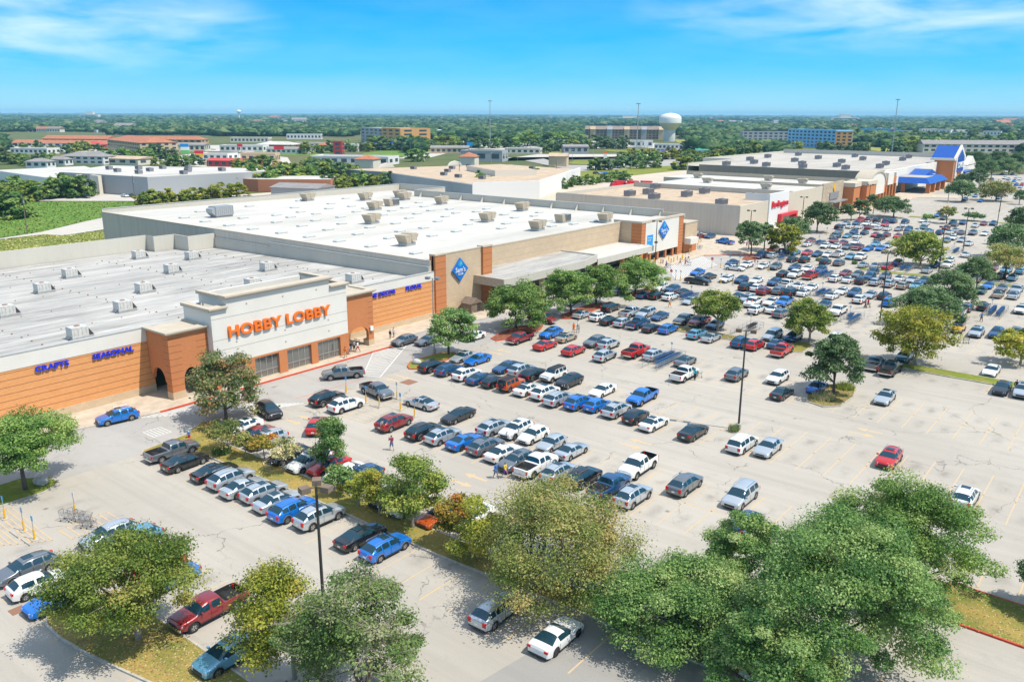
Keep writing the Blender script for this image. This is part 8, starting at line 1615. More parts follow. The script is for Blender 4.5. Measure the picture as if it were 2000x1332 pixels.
def tree(name, label, group, x, y, kind, leafk, top, Rr, Z0, lx, ly, d, seed):
    t = empty(name, (x, y, 0)); tag(t, label, 'tree', group); H_ = top-Z0
    if d < 70: ls, dens = 0.135, 1.55
    elif d < 95: ls, dens = 0.17, 1.0
    elif d < 190: ls, dens = 0.26, 0.42
    else: ls, dens = 0.42, 0.16
    vol = Rr*Rr*math.pi*2 + Rr*H_*3; nc = int(max(26, min(150, vol*0.38))); per = int(max(30, vol*150*dens*(0.17/0.17)/nc))
    if leafk in ('dry', 'ash'): per = int(per*0.62)
    if leafk in ('pale',) : per = int(per*0.5)
    if leafk == 'br': per = int(per*0.6)
    if leafk in ('o', 'y'): per = int(per*0.85)
    per = min(per, int(105000/nc))
    me, cc = leaf_mesh(name + '_crown', seed, Rr, Z0, top, nc, per, ls, 'live' if kind == 'live' else 'elm', rag=0.35 if kind == 'live' else 0.55)
    me.materials[0] = LEAF[leafk]; c = bpy.data.objects.new('crown', me); link(c, t); c.location = (lx, ly, 0)
    cc2 = cc + np.array([lx, ly, 0]); rt = 0.07+0.028*Rr if kind != 'sm' else 0.06
    tb = trunk_mesh('trunk', seed, cc2, Z0, rt, 6 if kind != 'sm' else 4, 0.5 if d < 190 else 0.1, dead=(leafk in ('ash', 'dry')))
    tb.build('trunk', [M['palebark'] if (kind == 'sm' or leafk in ('y', 'gy', 'o')) else M['bark'], M['palebark']], t, smooth=60); return t
WHERE = {0: 'in the weedy bed at the left edge', 1: 'on the curved lawn at bottom left', 2: 'rising over the red pickup near the bottom', 3: 'biggest crown at bottom centre', 4: 'wide crown over the long island near the silver SUV',
 5: 'small one beside the orange car under the trees', 6: 'low one left of the wide browning crown', 7: 'round one on the long island by the blue SUV', 8: 'just left of the round olive tree', 9: 'narrow one before the red driving SUV',
 10: 'nearest the fire hydrant', 11: 'second small one on the island from the hydrant', 12: 'third small one on the island from the hydrant', 13: 'multi-stemmed one beside the white minivan', 14: 'beside the near lamp post head', 15: 'between lamp post and round olive tree',
 16: 'before the craft store shopfront', 17: 'beside the pale lamp post at the striped crossing', 18: 'nearest the drive-up canopy end', 19: 'second along the canopy', 20: 'third along the canopy', 21: 'fourth along the canopy, nearest the zebra crossing', 22: 'on the grass strip beside the black cart corral',
 23: 'left of the long cart corral with white pickup', 24: 'on the square island with tall ornamental grass', 25: 'broad one with forked pale trunk in mid lot', 26: 'at the right edge above the open-door white car', 57: 'largest crown at bottom right', 58: 'lower left of the bottom right group', 59: 'upper right of the bottom right group', 60: 'upper left of the bottom right group', 61: 'at the bottom edge of the bottom right group', 62: 'cut by the right edge above the lawn'}
for i, (kind, lk, x, y, top, Rr, Z0, lx, ly, d) in enumerate(TREES):
    w = WHERE.get(i, '%s farthest of the car park trees, by distance from camera' % nth(len(TREES)-1-i)); cn = COLN[lk]
    if i not in WHERE:
        w = 'on a parking strip, %s along from the broad yellow tree' % nth(i-27)
    lab = '%s %s tree %s' % (cn, {'live': 'oak-like', 'elm': 'loose-crowned', 'sm': 'little'}[kind], w)
    tree({'live': 'oak_tree', 'elm': 'elm_tree', 'sm': 'small_tree'}[kind], lab, 'trees of the car park', x, y, kind, lk, top, Rr, Z0, lx, ly, d, 100+i)
# trees beyond the stores: a few shapes, each tree an object with its own crown and trunk
LEAF['far'] = leafmat('far_woods', [(0.015, 0.05, 0.018), (0.04, 0.10, 0.03), (0.085, 0.16, 0.045), (0.17, 0.22, 0.085)]); LEAF['far2'] = leafmat('far_light_woods', [(0.03, 0.075, 0.02), (0.08, 0.14, 0.04), (0.14, 0.20, 0.06), (0.24, 0.25, 0.11)])
SHAPES = []
for s in range(7):
    me, cc = leaf_mesh('far_crown', 900+s, 1.0, 0.12, 1.75, 34, 90, 0.15, 'live' if s % 2 else 'elm', rag=0.4)
    tm_ = trunk_mesh('far_trunk', s, cc, 0.5, 0.06, 4, 0.0).mesh('far_trunk', [M['bark'], M['bark']]); SHAPES.append((me, tm_))
rt_ = random.Random(41)
for i, (kind, lk, x, y, h, r0, bi, bk) in enumerate(MIDTREES):
    me, tm_ = SHAPES[rt_.randrange(7)]; t = empty('background_tree', (x, y, -0.3), rt_.uniform(0, 6.28)); t.scale = (r0*1.35, r0*1.35, h*1.12/1.75)
    tag(t, '%s tree, %s along in the %s' % (COLN[lk], nth(bk), BELTS[bi]), 'tree', 'background trees behind the stores')
    c = bpy.data.objects.new('crown', me); link(c, t); c.material_slots[0].link = 'OBJECT'; c.material_slots[0].material = LEAF[lk]
    k = bpy.data.objects.new('trunk', tm_); link(k, t)
# the wooded plain: one mass of thousands of far crowns
def woodland(name, label, n, seed, y_lo, y_hi, density, hh, lk):
    g = np.random.default_rng(seed); base = []
    me0 = SHAPES[0][0]
    # a low crown: jittered dome with 26 faces, facets catch light and shade
    bmq = bmesh.new(); bmesh.ops.create_icosphere(bmq, subdivisions=2, radius=1.0); bv = np.array([v.co[:] for v in bmq.verts]); bf_ = np.array([[v.index for v in f.verts] for f in bmq.faces]); bmq.free()
    nv = len(bv); px = g.uniform(-120, 2120, n*3); py = y_lo + (y_hi-y_lo)*g.random(n*3)**0.9
    pts = []
    for a, b in zip(px, py):
        # direction of this far point on the ground
        ax = (a-1000)/FPX; ay = -(b-666)/FPX; d = fw*(math.cos(PITCH)+ay*math.sin(PITCH)) + right*ax + Vector((0, 0, -math.sin(PITCH)+ay*math.cos(PITCH)))
        if d.z > -0.0012: continue
        t = -CAM_H/d.z; X, Y = d.x*t, d.y*t
        if density(X, Y, a, b): pts.append((X, Y, t))
        if len(pts) >= n: break
    pts = np.array(pts); m = len(pts); sz = hh*(0.6+0.8*g.random(m))*(1+pts[:, 2]/4200.0)
    sv = np.empty((m, nv, 3)); ang = g.random(m)*6.28; ca, sa = np.cos(ang), np.sin(ang)
    jit = 1+0.36*g.normal(size=(m, nv))
    q = bv[None]*jit[:, :, None]
    sv[:, :, 0] = (q[:, :, 0]*ca[:, None]-q[:, :, 1]*sa[:, None])*sz[:, None]*0.62+pts[:, 0:1]; sv[:, :, 1] = (q[:, :, 0]*sa[:, None]+q[:, :, 1]*ca[:, None])*sz[:, None]*0.62+pts[:, 1:2]; sv[:, :, 2] = q[:, :, 2]*(sz*0.36/(1+pts[:, 2]/9000))[:, None]+(sz*0.36)[:, None]
    F = (bf_[None]+(np.arange(m)*nv)[:, None, None]).reshape(-1, 3); nf = len(F)
    me = bpy.data.meshes.new(name); me.vertices.add(m*nv); me.vertices.foreach_set('co', sv.reshape(-1).astype(np.float32)); me.loops.add(nf*3); me.loops.foreach_set('vertex_index', F.reshape(-1).astype(np.int32)); me.polygons.add(nf); me.polygons.foreach_set('loop_start', np.arange(0, nf*3, 3, dtype=np.int32)); me.update(calc_edges=True)
    lv = np.clip(np.repeat(g.normal(0.38, 0.33, m), len(bf_)) + g.normal(0, 0.26, nf), 0, 1); at = me.attributes.new('lv', 'FLOAT', 'FACE'); at.data.foreach_set('value', lv.astype(np.float32)); me.materials.append(LEAF[lk])
    o = bpy.data.objects.new(name, me); link(o); tag(o, label, 'woodland', kind='stuff'); print(name, m)
def clear(X, Y, a, b):
    r = math.hypot(X, Y)
    if r < 560: return False
    for x0, x1, y0, y1 in OPEN:
        if x0 < a < x1 and y0 < b < y1: return False
    v = math.sin(X*0.0021+1.3)*math.cos(Y*0.0017) + 0.6*math.sin(X*0.0063+Y*0.004)+0.35*math.sin(Y*0.013-X*0.009)
    return v > -0.55 if r < 3500 else v > -0.75
# open ground that the photo shows between the woods, as picture-independent footprints measured on the plan
OPEN = [(300, 700, 268, 300), (820, 1120, 276, 306), (1130, 1350, 262, 330), (1530, 1650, 262, 312), (1650, 2000, 286, 300), (200, 420, 280, 330), (690, 800, 262, 300), (0, 420, 266, 300), (400, 700, 286, 330), (1000, 1320, 281, 330), (1140, 1295, 246, 284), (1320, 1440, 272, 284), (1440, 1645, 256, 296), (1640, 1720, 276, 296), (690, 780, 256, 284), (1790, 2000, 280, 296), (880, 1000, 292, 330)]
woodland('woodland', 'far woods filling the plain out to the horizon', 15000, 5, 224.6, 300, clear, 10.0, 'far')
woodland('woodland', 'lighter patches of far woods on the plain', 5000, 9, 224.6, 296, clear, 8.5, 'far2')
# ================================================================== street furniture
def lamp(x, y, h, heads, label, colr='dark', base=True, camera_box=False):
    t = empty('lamp_post', (x, y, 0)); tag(t, label, 'lamp post', 'lamp posts of the car park'); m = M[colr]
    if base: mb = MB(); mb.tube((0, 0, -0.1), (0, 0, 0.75), 0.32, 0.32, 14); mb.build('footing', M['curb'], t)
    mb = MB(); mb.tube((0, 0, 0.7), (0, 0, h-0.2), 0.13, 0.085, 10); mb.build('pole', m, t)
    for k in range(heads):
        a = 2*math.pi*k/heads + 0.3; c, s = math.cos(a), math.sin(a); mb = MB(); mb.tube((0, 0, h-0.25), (c*0.55, s*0.55, h-0.2), 0.04, 0.04, 6); ar_ = mb.build('arm', m, t)
        mb = MB(); q = lambda u_, v_: (c*u_-s*v_, s*u_+c*v_); z0, z1 = h-0.42, h-0.02
        mb.hexa([(*q(0.5, -0.3), z0), (*q(1.15, -0.3), z0), (*q(1.15, 0.3), z0), (*q(0.5, 0.3), z0), (*q(0.5, -0.3), z1), (*q(1.15, -0.3), z1), (*q(1.15, 0.3), z1), (*q(0.5, 0.3), z1)]); mb.build('lamp_head', M['grey'] if colr != 'dark' else M['wood'], t)
    if camera_box: MB().box(-0.3, 0.3, -0.3, 0.3, h*0.52, h*0.52+0.4).build('camera_box', m, t)
lamp(-35.9, 88.9, 12.3, 2, 'tall dark lamp post on round footing beside the white minivan'); lamp(-86.4, 89.8, 12.1, 2, 'pale grey lamp post on the island by the striped crossing', 'galv')
lamp(*LAMP0, 12.2, 3, 'tall dark lamp post with three box heads in the near left rows')
lamp(-37.2, 152.7, 13.2, 2, 'dark lamp post behind the broad yellow tree, white pickup nearby'); lamp(-40.0, 211.5, 11.5, 2, 'dark lamp post right of the round olive tree in mid lot')
lamp(-42.7, 253.5, 12.0, 2, 'dark lamp post among the far rows at right'); lamp(-42.0, 300.0, 12.5, 2, 'dark lamp post beyond the last full rows at right')
lamp(-96.5, 178.5, 11.5, 2, 'dark lamp post in front of the warehouse club entrance', camera_box=True); lamp(-88.0, 215.0, 11.5, 2, 'lamp post before the pale wall of the clothing store', camera_box=True)
lamp(-90.5, 262.0, 11.5, 2, 'lamp post before the cursive red sign', camera_box=True); lamp(-88.6, 326.5, 11.5, 2, 'lamp post before the arched cream gable', camera_box=True)
lamp(-75.0, 395.0, 9.0, 2, 'lamp post on the kerb near the blue canopy'); lamp(-70.0, 430.0, 11.0, 2, 'lamp post among the far trees near the blue tower', 'galv'); lamp(-52, 372, 10, 1, 'lone lamp post on the open far lot')
for x, y, h, lb in ((-596, 715, 50, 'very tall highway light mast left of centre on the skyline'), (-402, 697, 46, 'very tall highway light mast before the gabled hotel'), (-224, 885, 51, 'very tall highway light mast at right beyond the home store')):
    t = empty('light_mast', (x, y, 0)); tag(t, lb, 'light mast', 'highway light masts'); MB().tube((0, 0, -1), (0, 0, h), 0.55, 0.28, 10).build('mast', M['galv'], t)
    mb = MB(); mb.lathe([(0.3, h-0.2), (1.6, h), (1.6, h+0.15), (0.3, h+0.3)], 12)
    for k in range(8): a = k*math.pi/4; mb.box(1.6*math.cos(a)-0.4, 1.6*math.cos(a)+0.4, 1.6*math.sin(a)-0.4, 1.6*math.sin(a)+0.4, h-0.5, h+0.1)
    mb.build('lamp_ring', M['grey'], t)
for i, (x, y) in enumerate(UPOLES):
    t = empty('utility_pole', (x, y, 0)); tag(t, 'wooden utility pole in the grass, %s from the left' % nth(i), 'utility pole', 'utility poles behind the stores'); MB().tube((0, 0, -0.5), (0, 0, 12), 0.17, 0.11, 7).build('pole', M['wood'], t); MB().box(-1.3, 1.3, -0.07, 0.07, 10.9, 11.05).tube((0.35, 0.1, 9.2), (0.35, 0.1, 10.2), 0.22, n=8).build('crossarm', M['galv'], t)
def sign(x, y, h, kind, label, bollard=True):
    t = empty('sign_post', (x, y, 0)); tag(t, label, 'sign', 'sign posts of the car park')
    MB().tube((0, 0, 0), (0, 0, h), 0.035, 0.035, 6).build('post', M['galv'], t)
    if bollard: MB().tube((0, 0, -0.05), (0, 0, 1.05), 0.085, 0.085, 12).build('bollard', M['yellowpole'], t); MB().box(-0.3, 0.3, -0.3, 0.3, 0.0, 0.08).build('footing', M['curb'], t)
    if kind == 'stop':
        mb = MB(); mb.prismx([(0.38*math.cos(math.pi/8+k*math.pi/4), h+0.1+0.38*math.sin(math.pi/8+k*math.pi/4)) for k in range(8)], -0.015, 0.015); mb.v = [(y_, x_, z_) for x_, y_, z_ in mb.v]; p = mb.build('sign_panel', M['red'], t)
        cu = text_part('STOP', 0.22, 0.01, M['whitep'], p, -0.27, h, 0.0, 0.54)
        for v in cu.data.vertices: c = v.co.copy(); v.co = (c.y, -0.02-c.x*0.5, c.z)
    else:
        mb = MB(); mb.box(-0.17, 0.17, -0.015, 0.015, h-0.45, h); p = mb.build('sign_panel', M['blue2'] if kind == 'blue' else M['whitep'], t)
        mb = MB(); mb.box(-0.06, 0.06, -0.022, -0.016, h-0.3, h-0.12); mb.build('sign_symbol', M['whitep'] if kind == 'blue' else M['blue2'], p)
for x, y, h, k, lb in SIGNS: sign(x, y, h, k, lb)
bo_ = empty('bollard', (0, 0, 0)); MB().tube((0, 0, -0.05), (0, 0, 1.15), 0.13, 0.13, 12).build('post', M['yellowpole'], bo_); MB().lathe([(0.0, 1.22), (0.09, 1.2), (0.13, 1.15)], 12).build('dome_cap', M['yellowpole'], bo_)
place_many(bo_, BOLL, lambda s: s[2], lambda i, s: 'yellow bollard, %s nearest the camera along the warehouse club front' % nth(i), 'bollard', 'yellow bollards at the warehouse club')
# concrete wheel stops
ws_ = MB().hexa([(-0.95, -0.09, 0), (0.95, -0.09, 0), (0.95, 0.09, 0), (-0.95, 0.09, 0), (-0.92, -0.05, 0.13), (0.92, -0.05, 0.13), (0.92, 0.05, 0.13), (-0.92, 0.05, 0.13)]).mesh('wheel_stop', M['curb'])
for i, (x, y, a) in enumerate(WSTOPS):
    o = bpy.data.objects.new('wheel_stop', ws_); link(o); o.location = (x, y, 0.0); o.rotation_euler = (0, 0, R(a)); tag(o, 'concrete wheel stop in the disabled bays, %s nearest the camera' % nth(i), 'wheel stop', 'concrete wheel stops')
# fire hydrant, boulder, flower rocks, ornamental grass
t = empty('fire_hydrant', (-84.0, 46.6, 0.1)); tag(t, 'red fire hydrant with blue cap at the island tip', 'hydrant'); MB().lathe([(0.2, 0), (0.2, 0.05), (0.13, 0.08), (0.13, 0.6), (0.17, 0.62), (0.17, 0.68)], 14).build('barrel', M['red'], t); MB().lathe([(0.17, 0.68), (0.14, 0.8), (0.05, 0.9), (0.0, 0.92)], 14).build('bonnet', M['blue2'], t); mb = MB(); mb.tube((-0.26, 0, 0.48), (0.26, 0, 0.48), 0.07, n=10); mb.tube((0, -0.24, 0.42), (0, 0, 0.42), 0.09, n=10); mb.build('nozzle_caps', M['blue2'], t)
def boulder(x, y, s, lab, seed):
    bmq = bmesh.new(); bmesh.ops.create_icosphere(bmq, subdivisions=3, radius=1.0); r_ = random.Random(seed)
    ph = [Vector((r_.gauss(0, 1), r_.gauss(0, 1), r_.gauss(0, 1))) for _ in range(7)]
    for v in bmq.verts:
        k = 1.0
        for p in ph: k -= max(0, v.co.normalized().dot(p.normalized())-0.72)*0.9
        v.co = Vector((v.co.x*s*1.2, v.co.y*s*0.9, v.co.z*s*0.65))*k
    me = bpy.data.meshes.new('boulder'); bmq.to_mesh(me); bmq.free(); me.materials.append(pmat('pale_rock', (0.52, 0.50, 0.47), 0.9, noise=0.3, nscale=2, bump=0.5)); o = bpy.data.objects.new('boulder', me); link(o); o.location = (x, y, 0.13+s*0.4); tag(o, lab, 'boulder')
boulder(-84.4, 30.6, 0.75, 'pale boulder in the bed under the left edge tree', 2); boulder(-84.4, 83.9, 0.7, 'yellowish rock pile at the red-kerbed island tip', 5)
def tuft(x, y, r0, n, lk, name, label, h=0.9):
    g = random.Random(int(x*7)); mb = MB()
    for i in range(n):
        a = g.uniform(0, 6.28); rr = r0*math.sqrt(g.random()); bx_, by_ = rr*math.cos(a), rr*math.sin(a); a2 = g.uniform(0, 6.28); hh = h*g.uniform(.6, 1.1); lx_, ly_ = 0.5*h*math.cos(a2)*g.random(), 0.5*h*math.sin(a2)*g.random(); w = 0.035
        mb.poly([(bx_-w*math.sin(a2), by_+w*math.cos(a2), 0), (bx_+w*math.sin(a2), by_-w*math.cos(a2), 0), (bx_+lx_, by_+ly_, hh)])
    me = mb.mesh(name, LEAF[lk]); at = me.attributes.new('lv', 'FLOAT', 'FACE'); at.data.foreach_set('value', [g.random() for _ in me.polygons]); o = bpy.data.objects.new(name, me); link(o); o.location = (x, y, 0.1); tag(o, label, 'plant'); return o
for i, (x, y, r0, lk, lb) in enumerate(TUFTS): tuft(x, y, r0, int(520*r0), lk, 'ornamental_grass', lb)
# scattered leaf litter and grass blades on the two big lawns
# ---------------- shopping carts and corrals
def cart_mesh(mat_i):
    mb = MB(); b = 0.017
    top = [(-0.45, -0.28, 1.0), (0.45, -0.22, 0.92), (0.45, 0.22, 0.92), (-0.45, 0.28, 1.0)]; bot = [(-0.36, -0.22, 0.55), (0.38, -0.17, 0.62), (0.38, 0.17, 0.62), (-0.36, 0.22, 0.55)]
    for P4 in (top, bot):
        for i in range(4): mb.tube(P4[i], P4[(i+1) % 4], b, n=4, cap=False)
    for i in range(4):
        for k in range(0, 5):
            p = Vector(top[i]).lerp(Vector(top[(i+1) % 4]), k/5); q = Vector(bot[i]).lerp(Vector(bot[(i+1) % 4]), k/5); mb.tube(p, q, b*0.7, n=3, cap=False)
    for k in range(1, 5): p = Vector(bot[0]).lerp(Vector(bot[1]), k/5); q = Vector(bot[3]).lerp(Vector(bot[2]), k/5); mb.tube(p, q, b*0.7, n=3, cap=False)
    fr = [(-0.40, -0.25, 0.16), (0.42, -0.16, 0.16), (0.42, 0.16, 0.16), (-0.40, 0.25, 0.16)]
    for i in range(4): mb.tube(fr[i], fr[(i+1) % 4], b*1.2, n=4, cap=False)
    for sg in (-1, 1): mb.tube((-0.40, sg*0.25, 0.16), (-0.52, sg*0.27, 1.05), b*1.2, n=4, cap=False); mb.tube((0.42, sg*0.16, 0.16), (0.30, sg*0.2, 0.56), b, n=4, cap=False)
    mb.tube((-0.52, -0.27, 1.05), (-0.52, 0.27, 1.05), 0.022, n=5, mi=1)
    for x, y, z in fr: mb.tube((x, y-0.015, 0.065), (x, y+0.015, 0.065), 0.065, n=8, mi=2)
    return mb
CB = pmat('blue_grey_cart_metal', (0.10, 0.20, 0.33), 0.4, 0.4); CG = pmat('chrome_cart_metal', (0.36, 0.36, 0.36), 0.35, 0.7); CK = pmat('dark_cart_metal', (0.07, 0.07, 0.08), 0.5)
cartm = {k: cart_mesh(0).mesh('shopping_cart', [m, M['blue'] if k == 'b' else M['dark'], M['rubber']]) for k, m in (('b', CB), ('g', CG), ('k', CK))}
ncart = 0
def cart(x, y, a, k, label, group=None):
    o = bpy.data.objects.new('shopping_cart', cartm[k]); link(o); o.location = (x, y, 0.02); o.rotation_euler = (0, 0, R(a)); tag(o, label, 'shopping cart', group or 'shopping carts'); return o
def corral(x, y, L_, W_, rows, k, label, fill, cartlab):
    t = empty('cart_corral', (x, y, 0), R(90)); tag(t, label, 'cart corral', 'cart corrals in the parking rows'); 
    for sg in (-1, 1):
        mb = MB(); yy = sg*W_/2
        for z in (0.35, 0.72, 1.05): mb.tube((-L_/2, yy, z), (L_/2, yy, z), 0.03, n=6)
        for i in range(6): xx = -L_/2+L_*i/5; mb.tube((xx, yy, -0.02), (xx, yy, 1.05), 0.03, n=6)
        mb.build('side_rail', M['galv'], t)
    mb = MB(); mb.tube((L_/2, -W_/2, 1.05), (L_/2, W_/2, 1.05), 0.03, n=6); mb.tube((L_/2, -W_/2, 0.5), (L_/2, W_/2, 0.5), 0.03, n=6); mb.tube((L_/2, W_/2, 0), (L_/2, W_/2, 2.0), 0.03, n=6); mb.build('end_rail', M['galv'], t)
    MB().box(L_/2-0.02, L_/2+0.02, W_/2-0.2, W_/2+0.2, 1.7, 2.1).build('sign_panel', M['whitep'], t)
    for r_ in range(rows):
        n = int(fill[r_ % len(fill)]); yy = (r_-(rows-1)/2)*(W_/rows)*0.96
        for i in range(n): cart(x-yy, y+L_/2-0.7-i*0.42, 90+rnd.uniform(-3, 3), k, '%s cart nested %s in the %s line of the %s' % ({'b': 'blue-grey', 'g': 'chrome', 'k': 'dark'}[k], nth(i), nth(r_), cartlab))
for c_ in CORRALS: corral(*c_)
for x, y, a, k, lb in CARTS: cart(x, y, a, k, lb, 'loose shopping carts')

# ================================================================== people
def person_mesh(pose):
    """one continuous body grown from a jointed skeleton; feet on z = 0, facing +x, 1.75 m tall"""
    J, E, Rr = [], [], []
    def add(p, r_, par=None):
        J.append(Vector(p)); Rr.append(r_)
        if par is not None: E.append((par, len(J)-1))
        return len(J)-1
    sw = pose.get('stride', 0.0); lean = pose.get('lean', 0.0)
    pel = add((0, 0, 0.95), (0.145, 0.105)); wa = add((0.0+lean*.3, 0, 1.10), (0.125, 0.095), pel); ch = add((0.02+lean*.7, 0, 1.32), (0.155, 0.105), wa); nb_ = add((0.0+lean, 0, 1.46), (0.085, 0.07), ch); nk = add((0.01+lean, 0, 1.53), (0.052, 0.055), nb_)
    hd = add((0.02+lean*1.1, 0, 1.60), (0.078, 0.085), nk); h2 = add((0.03+lean*1.1, 0, 1.67), (0.082, 0.095), hd); add((0.02+lean*1.1, 0, 1.735), (0.05, 0.06), h2); add((0.125+lean*1.1, 0, 1.635), (0.014, 0.016), h2)
    for sg in (1, -1):
        f = sg*sw; hip = add((0, sg*0.09, 0.90), (0.095, 0.095), pel); kn = add((0.5*f+0.04*abs(sw > 0), sg*0.10, 0.50), (0.06, 0.062), hip); an = add((f-0.05*(f < 0), sg*0.10, 0.09+(0.05 if f < 0 else 0)), (0.04, 0.042), kn); add((f+0.10, sg*0.11, 0.045+(0.02 if f < 0 else 0)), (0.042, 0.03), an)
        arm = pose.get('arms', ('swing', 'swing'))[0 if sg > 0 else 1]; sh = add((0.0+lean, sg*0.185, 1.42), (0.055, 0.055), nb_)
        if arm == 'swing': el = (-f*0.25, sg*0.24, 1.15); wr = (-f*0.45+0.12, sg*0.25, 0.93); dr = Vector((0.2, 0, -1))
        elif arm == 'push': el = (0.12+lean, sg*0.24, 1.18); wr = (0.38+lean, sg*0.2, 1.08); dr = Vector((1, 0, -0.1))
        elif arm == 'up': el = (0.10, sg*0.27, 1.22); wr = (0.22, sg*0.16, 1.42); dr = Vector((0.3, -sg*0.3, 1))
        else: el = (-0.02, sg*0.23, 1.16); wr = (0.06, sg*0.24, 0.93); dr = Vector((0.1, 0, -1))
        e = add(el, (0.042, 0.042), sh); w = add(wr, (0.027, 0.03), e); dr.normalize(); pm_ = add(Vector(wr)+dr*0.05, (0.02, 0.036), w); side = Vector((0, 1, 0)).cross(dr).normalized()
        for k in range(4):
            o = side*(k-1.5)*0.019; ln = (0.075, 0.085, 0.08, 0.062)[k]; a = add(Vector(wr)+dr*0.095+o, (0.0095, 0.0095), pm_); add(Vector(wr)+dr*(0.095+ln)+o+Vector((0, -sg*0.022, 0)), (0.008, 0.008), a)
        a = add(Vector(wr)+dr*0.045+side*0.045, (0.011, 0.011), pm_); add(Vector(wr)+dr*0.08+side*0.062, (0.009, 0.009), a)
    me = bpy.data.meshes.new('body'); me.from_pydata([tuple(j) for j in J], E, []); o = bpy.data.objects.new('tmp', me); col.objects.link(o)
    sk = o.modifiers.new('s', 'SKIN'); sk.use_smooth_shade = True
    for v, r_ in zip(me.skin_vertices[0].data, Rr): v.radius = r_
    me.skin_vertices[0].data[0].use_root = True
    ss = o.modifiers.new('u', 'SUBSURF'); ss.levels = 1; ss.render_levels = 1
    dg = bpy.context.evaluated_depsgraph_get(); m2 = bpy.data.meshes.new_from_object(o.evaluated_get(dg)); bpy.data.objects.remove(o); m2.shade_smooth() if hasattr(m2, 'shade_smooth') else None
    return m2
def garment(me, zlo, zhi, off, armz=None, ymax=None):
    """a shell over the part of the body between two heights, lying just outside it"""
    bmq = bmesh.new(); bmq.from_mesh(me); bmq.normal_update()
    kill = [f for f in bmq.faces if not (zlo < f.calc_center_median().z < zhi) or (ymax and abs(f.calc_center_median().y) > ymax)]
    bmesh.ops.delete(bmq, geom=kill, context='FACES')
    for v in bmq.verts: v.co += v.normal*off
    m2 = bpy.data.meshes.new('garment'); bmq.to_mesh(m2); bmq.free(); m2.shade_smooth(); return m2
SKIN = [pmat('light_skin', (0.50, 0.29, 0.19), 0.6), pmat('brown_skin', (0.24, 0.12, 0.075), 0.6)]
CLOTH = {c: pmat('cloth_' + c, v, 0.9) for c, v in {'white': (0.72, 0.72, 0.70), 'black': (0.03, 0.03, 0.035), 'orange': (0.75, 0.20, 0.03), 'yellow': (0.78, 0.52, 0.02), 'red': (0.55, 0.03, 0.03), 'blue': (0.05, 0.16, 0.42), 'denim': (0.10, 0.17, 0.28), 'teal': (0.02, 0.42, 0.50), 'purple': (0.16, 0.05, 0.30), 'maroon': (0.28, 0.03, 0.08), 'grey': (0.30, 0.30, 0.30), 'khaki': (0.42, 0.35, 0.24)}.items()}
HAIR = [pmat('dark_hair', (0.03, 0.022, 0.018), 0.7), pmat('brown_hair', (0.12, 0.07, 0.04), 0.7)]
POSES = {'walk': dict(stride=0.32), 'stand': dict(stride=0.04, arms=('rest', 'rest')), 'push': dict(stride=0.24, lean=0.08, arms=('push', 'push')), 'phone': dict(stride=0.22, arms=('up', 'swing'))}
PM = {}
for k_, p_ in POSES.items():
    me = person_mesh(p_); PM[k_] = (me, garment(me, 0.98, 1.50, 0.018), garment(me, 0.52, 1.02, 0.022, ymax=0.2), garment(me, 0.12, 1.02, 0.020, ymax=0.2), garment(me, -0.1, 0.10, 0.012))
def hair_mesh(lean):
    bmq = bmesh.new(); bmesh.ops.create_icosphere(bmq, subdivisions=2, radius=1.0, matrix=Matrix.Translation((0.01+lean*1.1, 0, 1.685)) @ Matrix.Diagonal((0.112, 0.098, 0.095, 1)))
    bmesh.ops.delete(bmq, geom=[f for f in bmq.faces if f.calc_center_median().x > 0.055+lean and f.calc_center_median().z < 1.71], context='FACES'); m = bpy.data.meshes.new('hair'); bmq.to_mesh(m); bmq.free(); m.shade_smooth(); return m
HM = {k_: hair_mesh(p_.get('lean', 0)) for k_, p_ in POSES.items()}
for i, (x, y, z, a, pose, top_, bot_, lng, lab) in enumerate(PEOPLE):
    b, sh_, so_, tr_, shoe = PM[pose]; o = bpy.data.objects.new('person', b); link(o); o.location = (x, y, z); o.rotation_euler = (0, 0, R(a)); s_ = 0.97+0.06*((i*37) % 10)/10; o.scale = (s_, s_, s_); tag(o, lab, 'person', 'people in the car park')
    if not b.materials: b.materials.append(SKIN[0])
    o.material_slots[0].link = 'OBJECT'; o.material_slots[0].material = SKIN[i % 3 == 2]
    for nm, me, mt in (('shirt', sh_, CLOTH[top_]), ('trousers' if lng else 'shorts', tr_ if lng else so_, CLOTH[bot_]), ('shoes', shoe, M['trim']), ('hair', HM[pose], HAIR[i % 2])):
        if not me.materials: me.materials.append(mt)
        c = bpy.data.objects.new(nm, me); link(c, o); c.material_slots[0].link = 'OBJECT'; c.material_slots[0].material = mt
# ================================================================== buildings and ground beyond the stores
M['farglass'] = pmat('far_window_glass', (0.05, 0.07, 0.09), 0.1, 0.0, 0.7)
WM = {'cream': pmat('cream_wall', (0.66, 0.60, 0.50), 0.9), 'tan': pmat('tan_wall', (0.56, 0.42, 0.27), 0.9), 'white': pmat('white_wall', (0.70, 0.69, 0.66), 0.9), 'grey': pmat('grey_wall', (0.36, 0.37, 0.38), 0.9), 'orange': pmat('orange_tan_wall', (0.62, 0.33, 0.11), 0.9), 'bluew': pmat('pale_blue_wall', (0.22, 0.50, 0.78), 0.6), 'bluemetal': pmat('bright_blue_wall', (0.03, 0.30, 0.62), 0.6), 'redw': pmat('red_wall', (0.42, 0.05, 0.045), 0.8), 'brown': pmat('brown_wall', (0.25, 0.18, 0.13), 0.9), 'brick': pmat('far_brick_wall', (0.42, 0.17, 0.09), 0.9)}
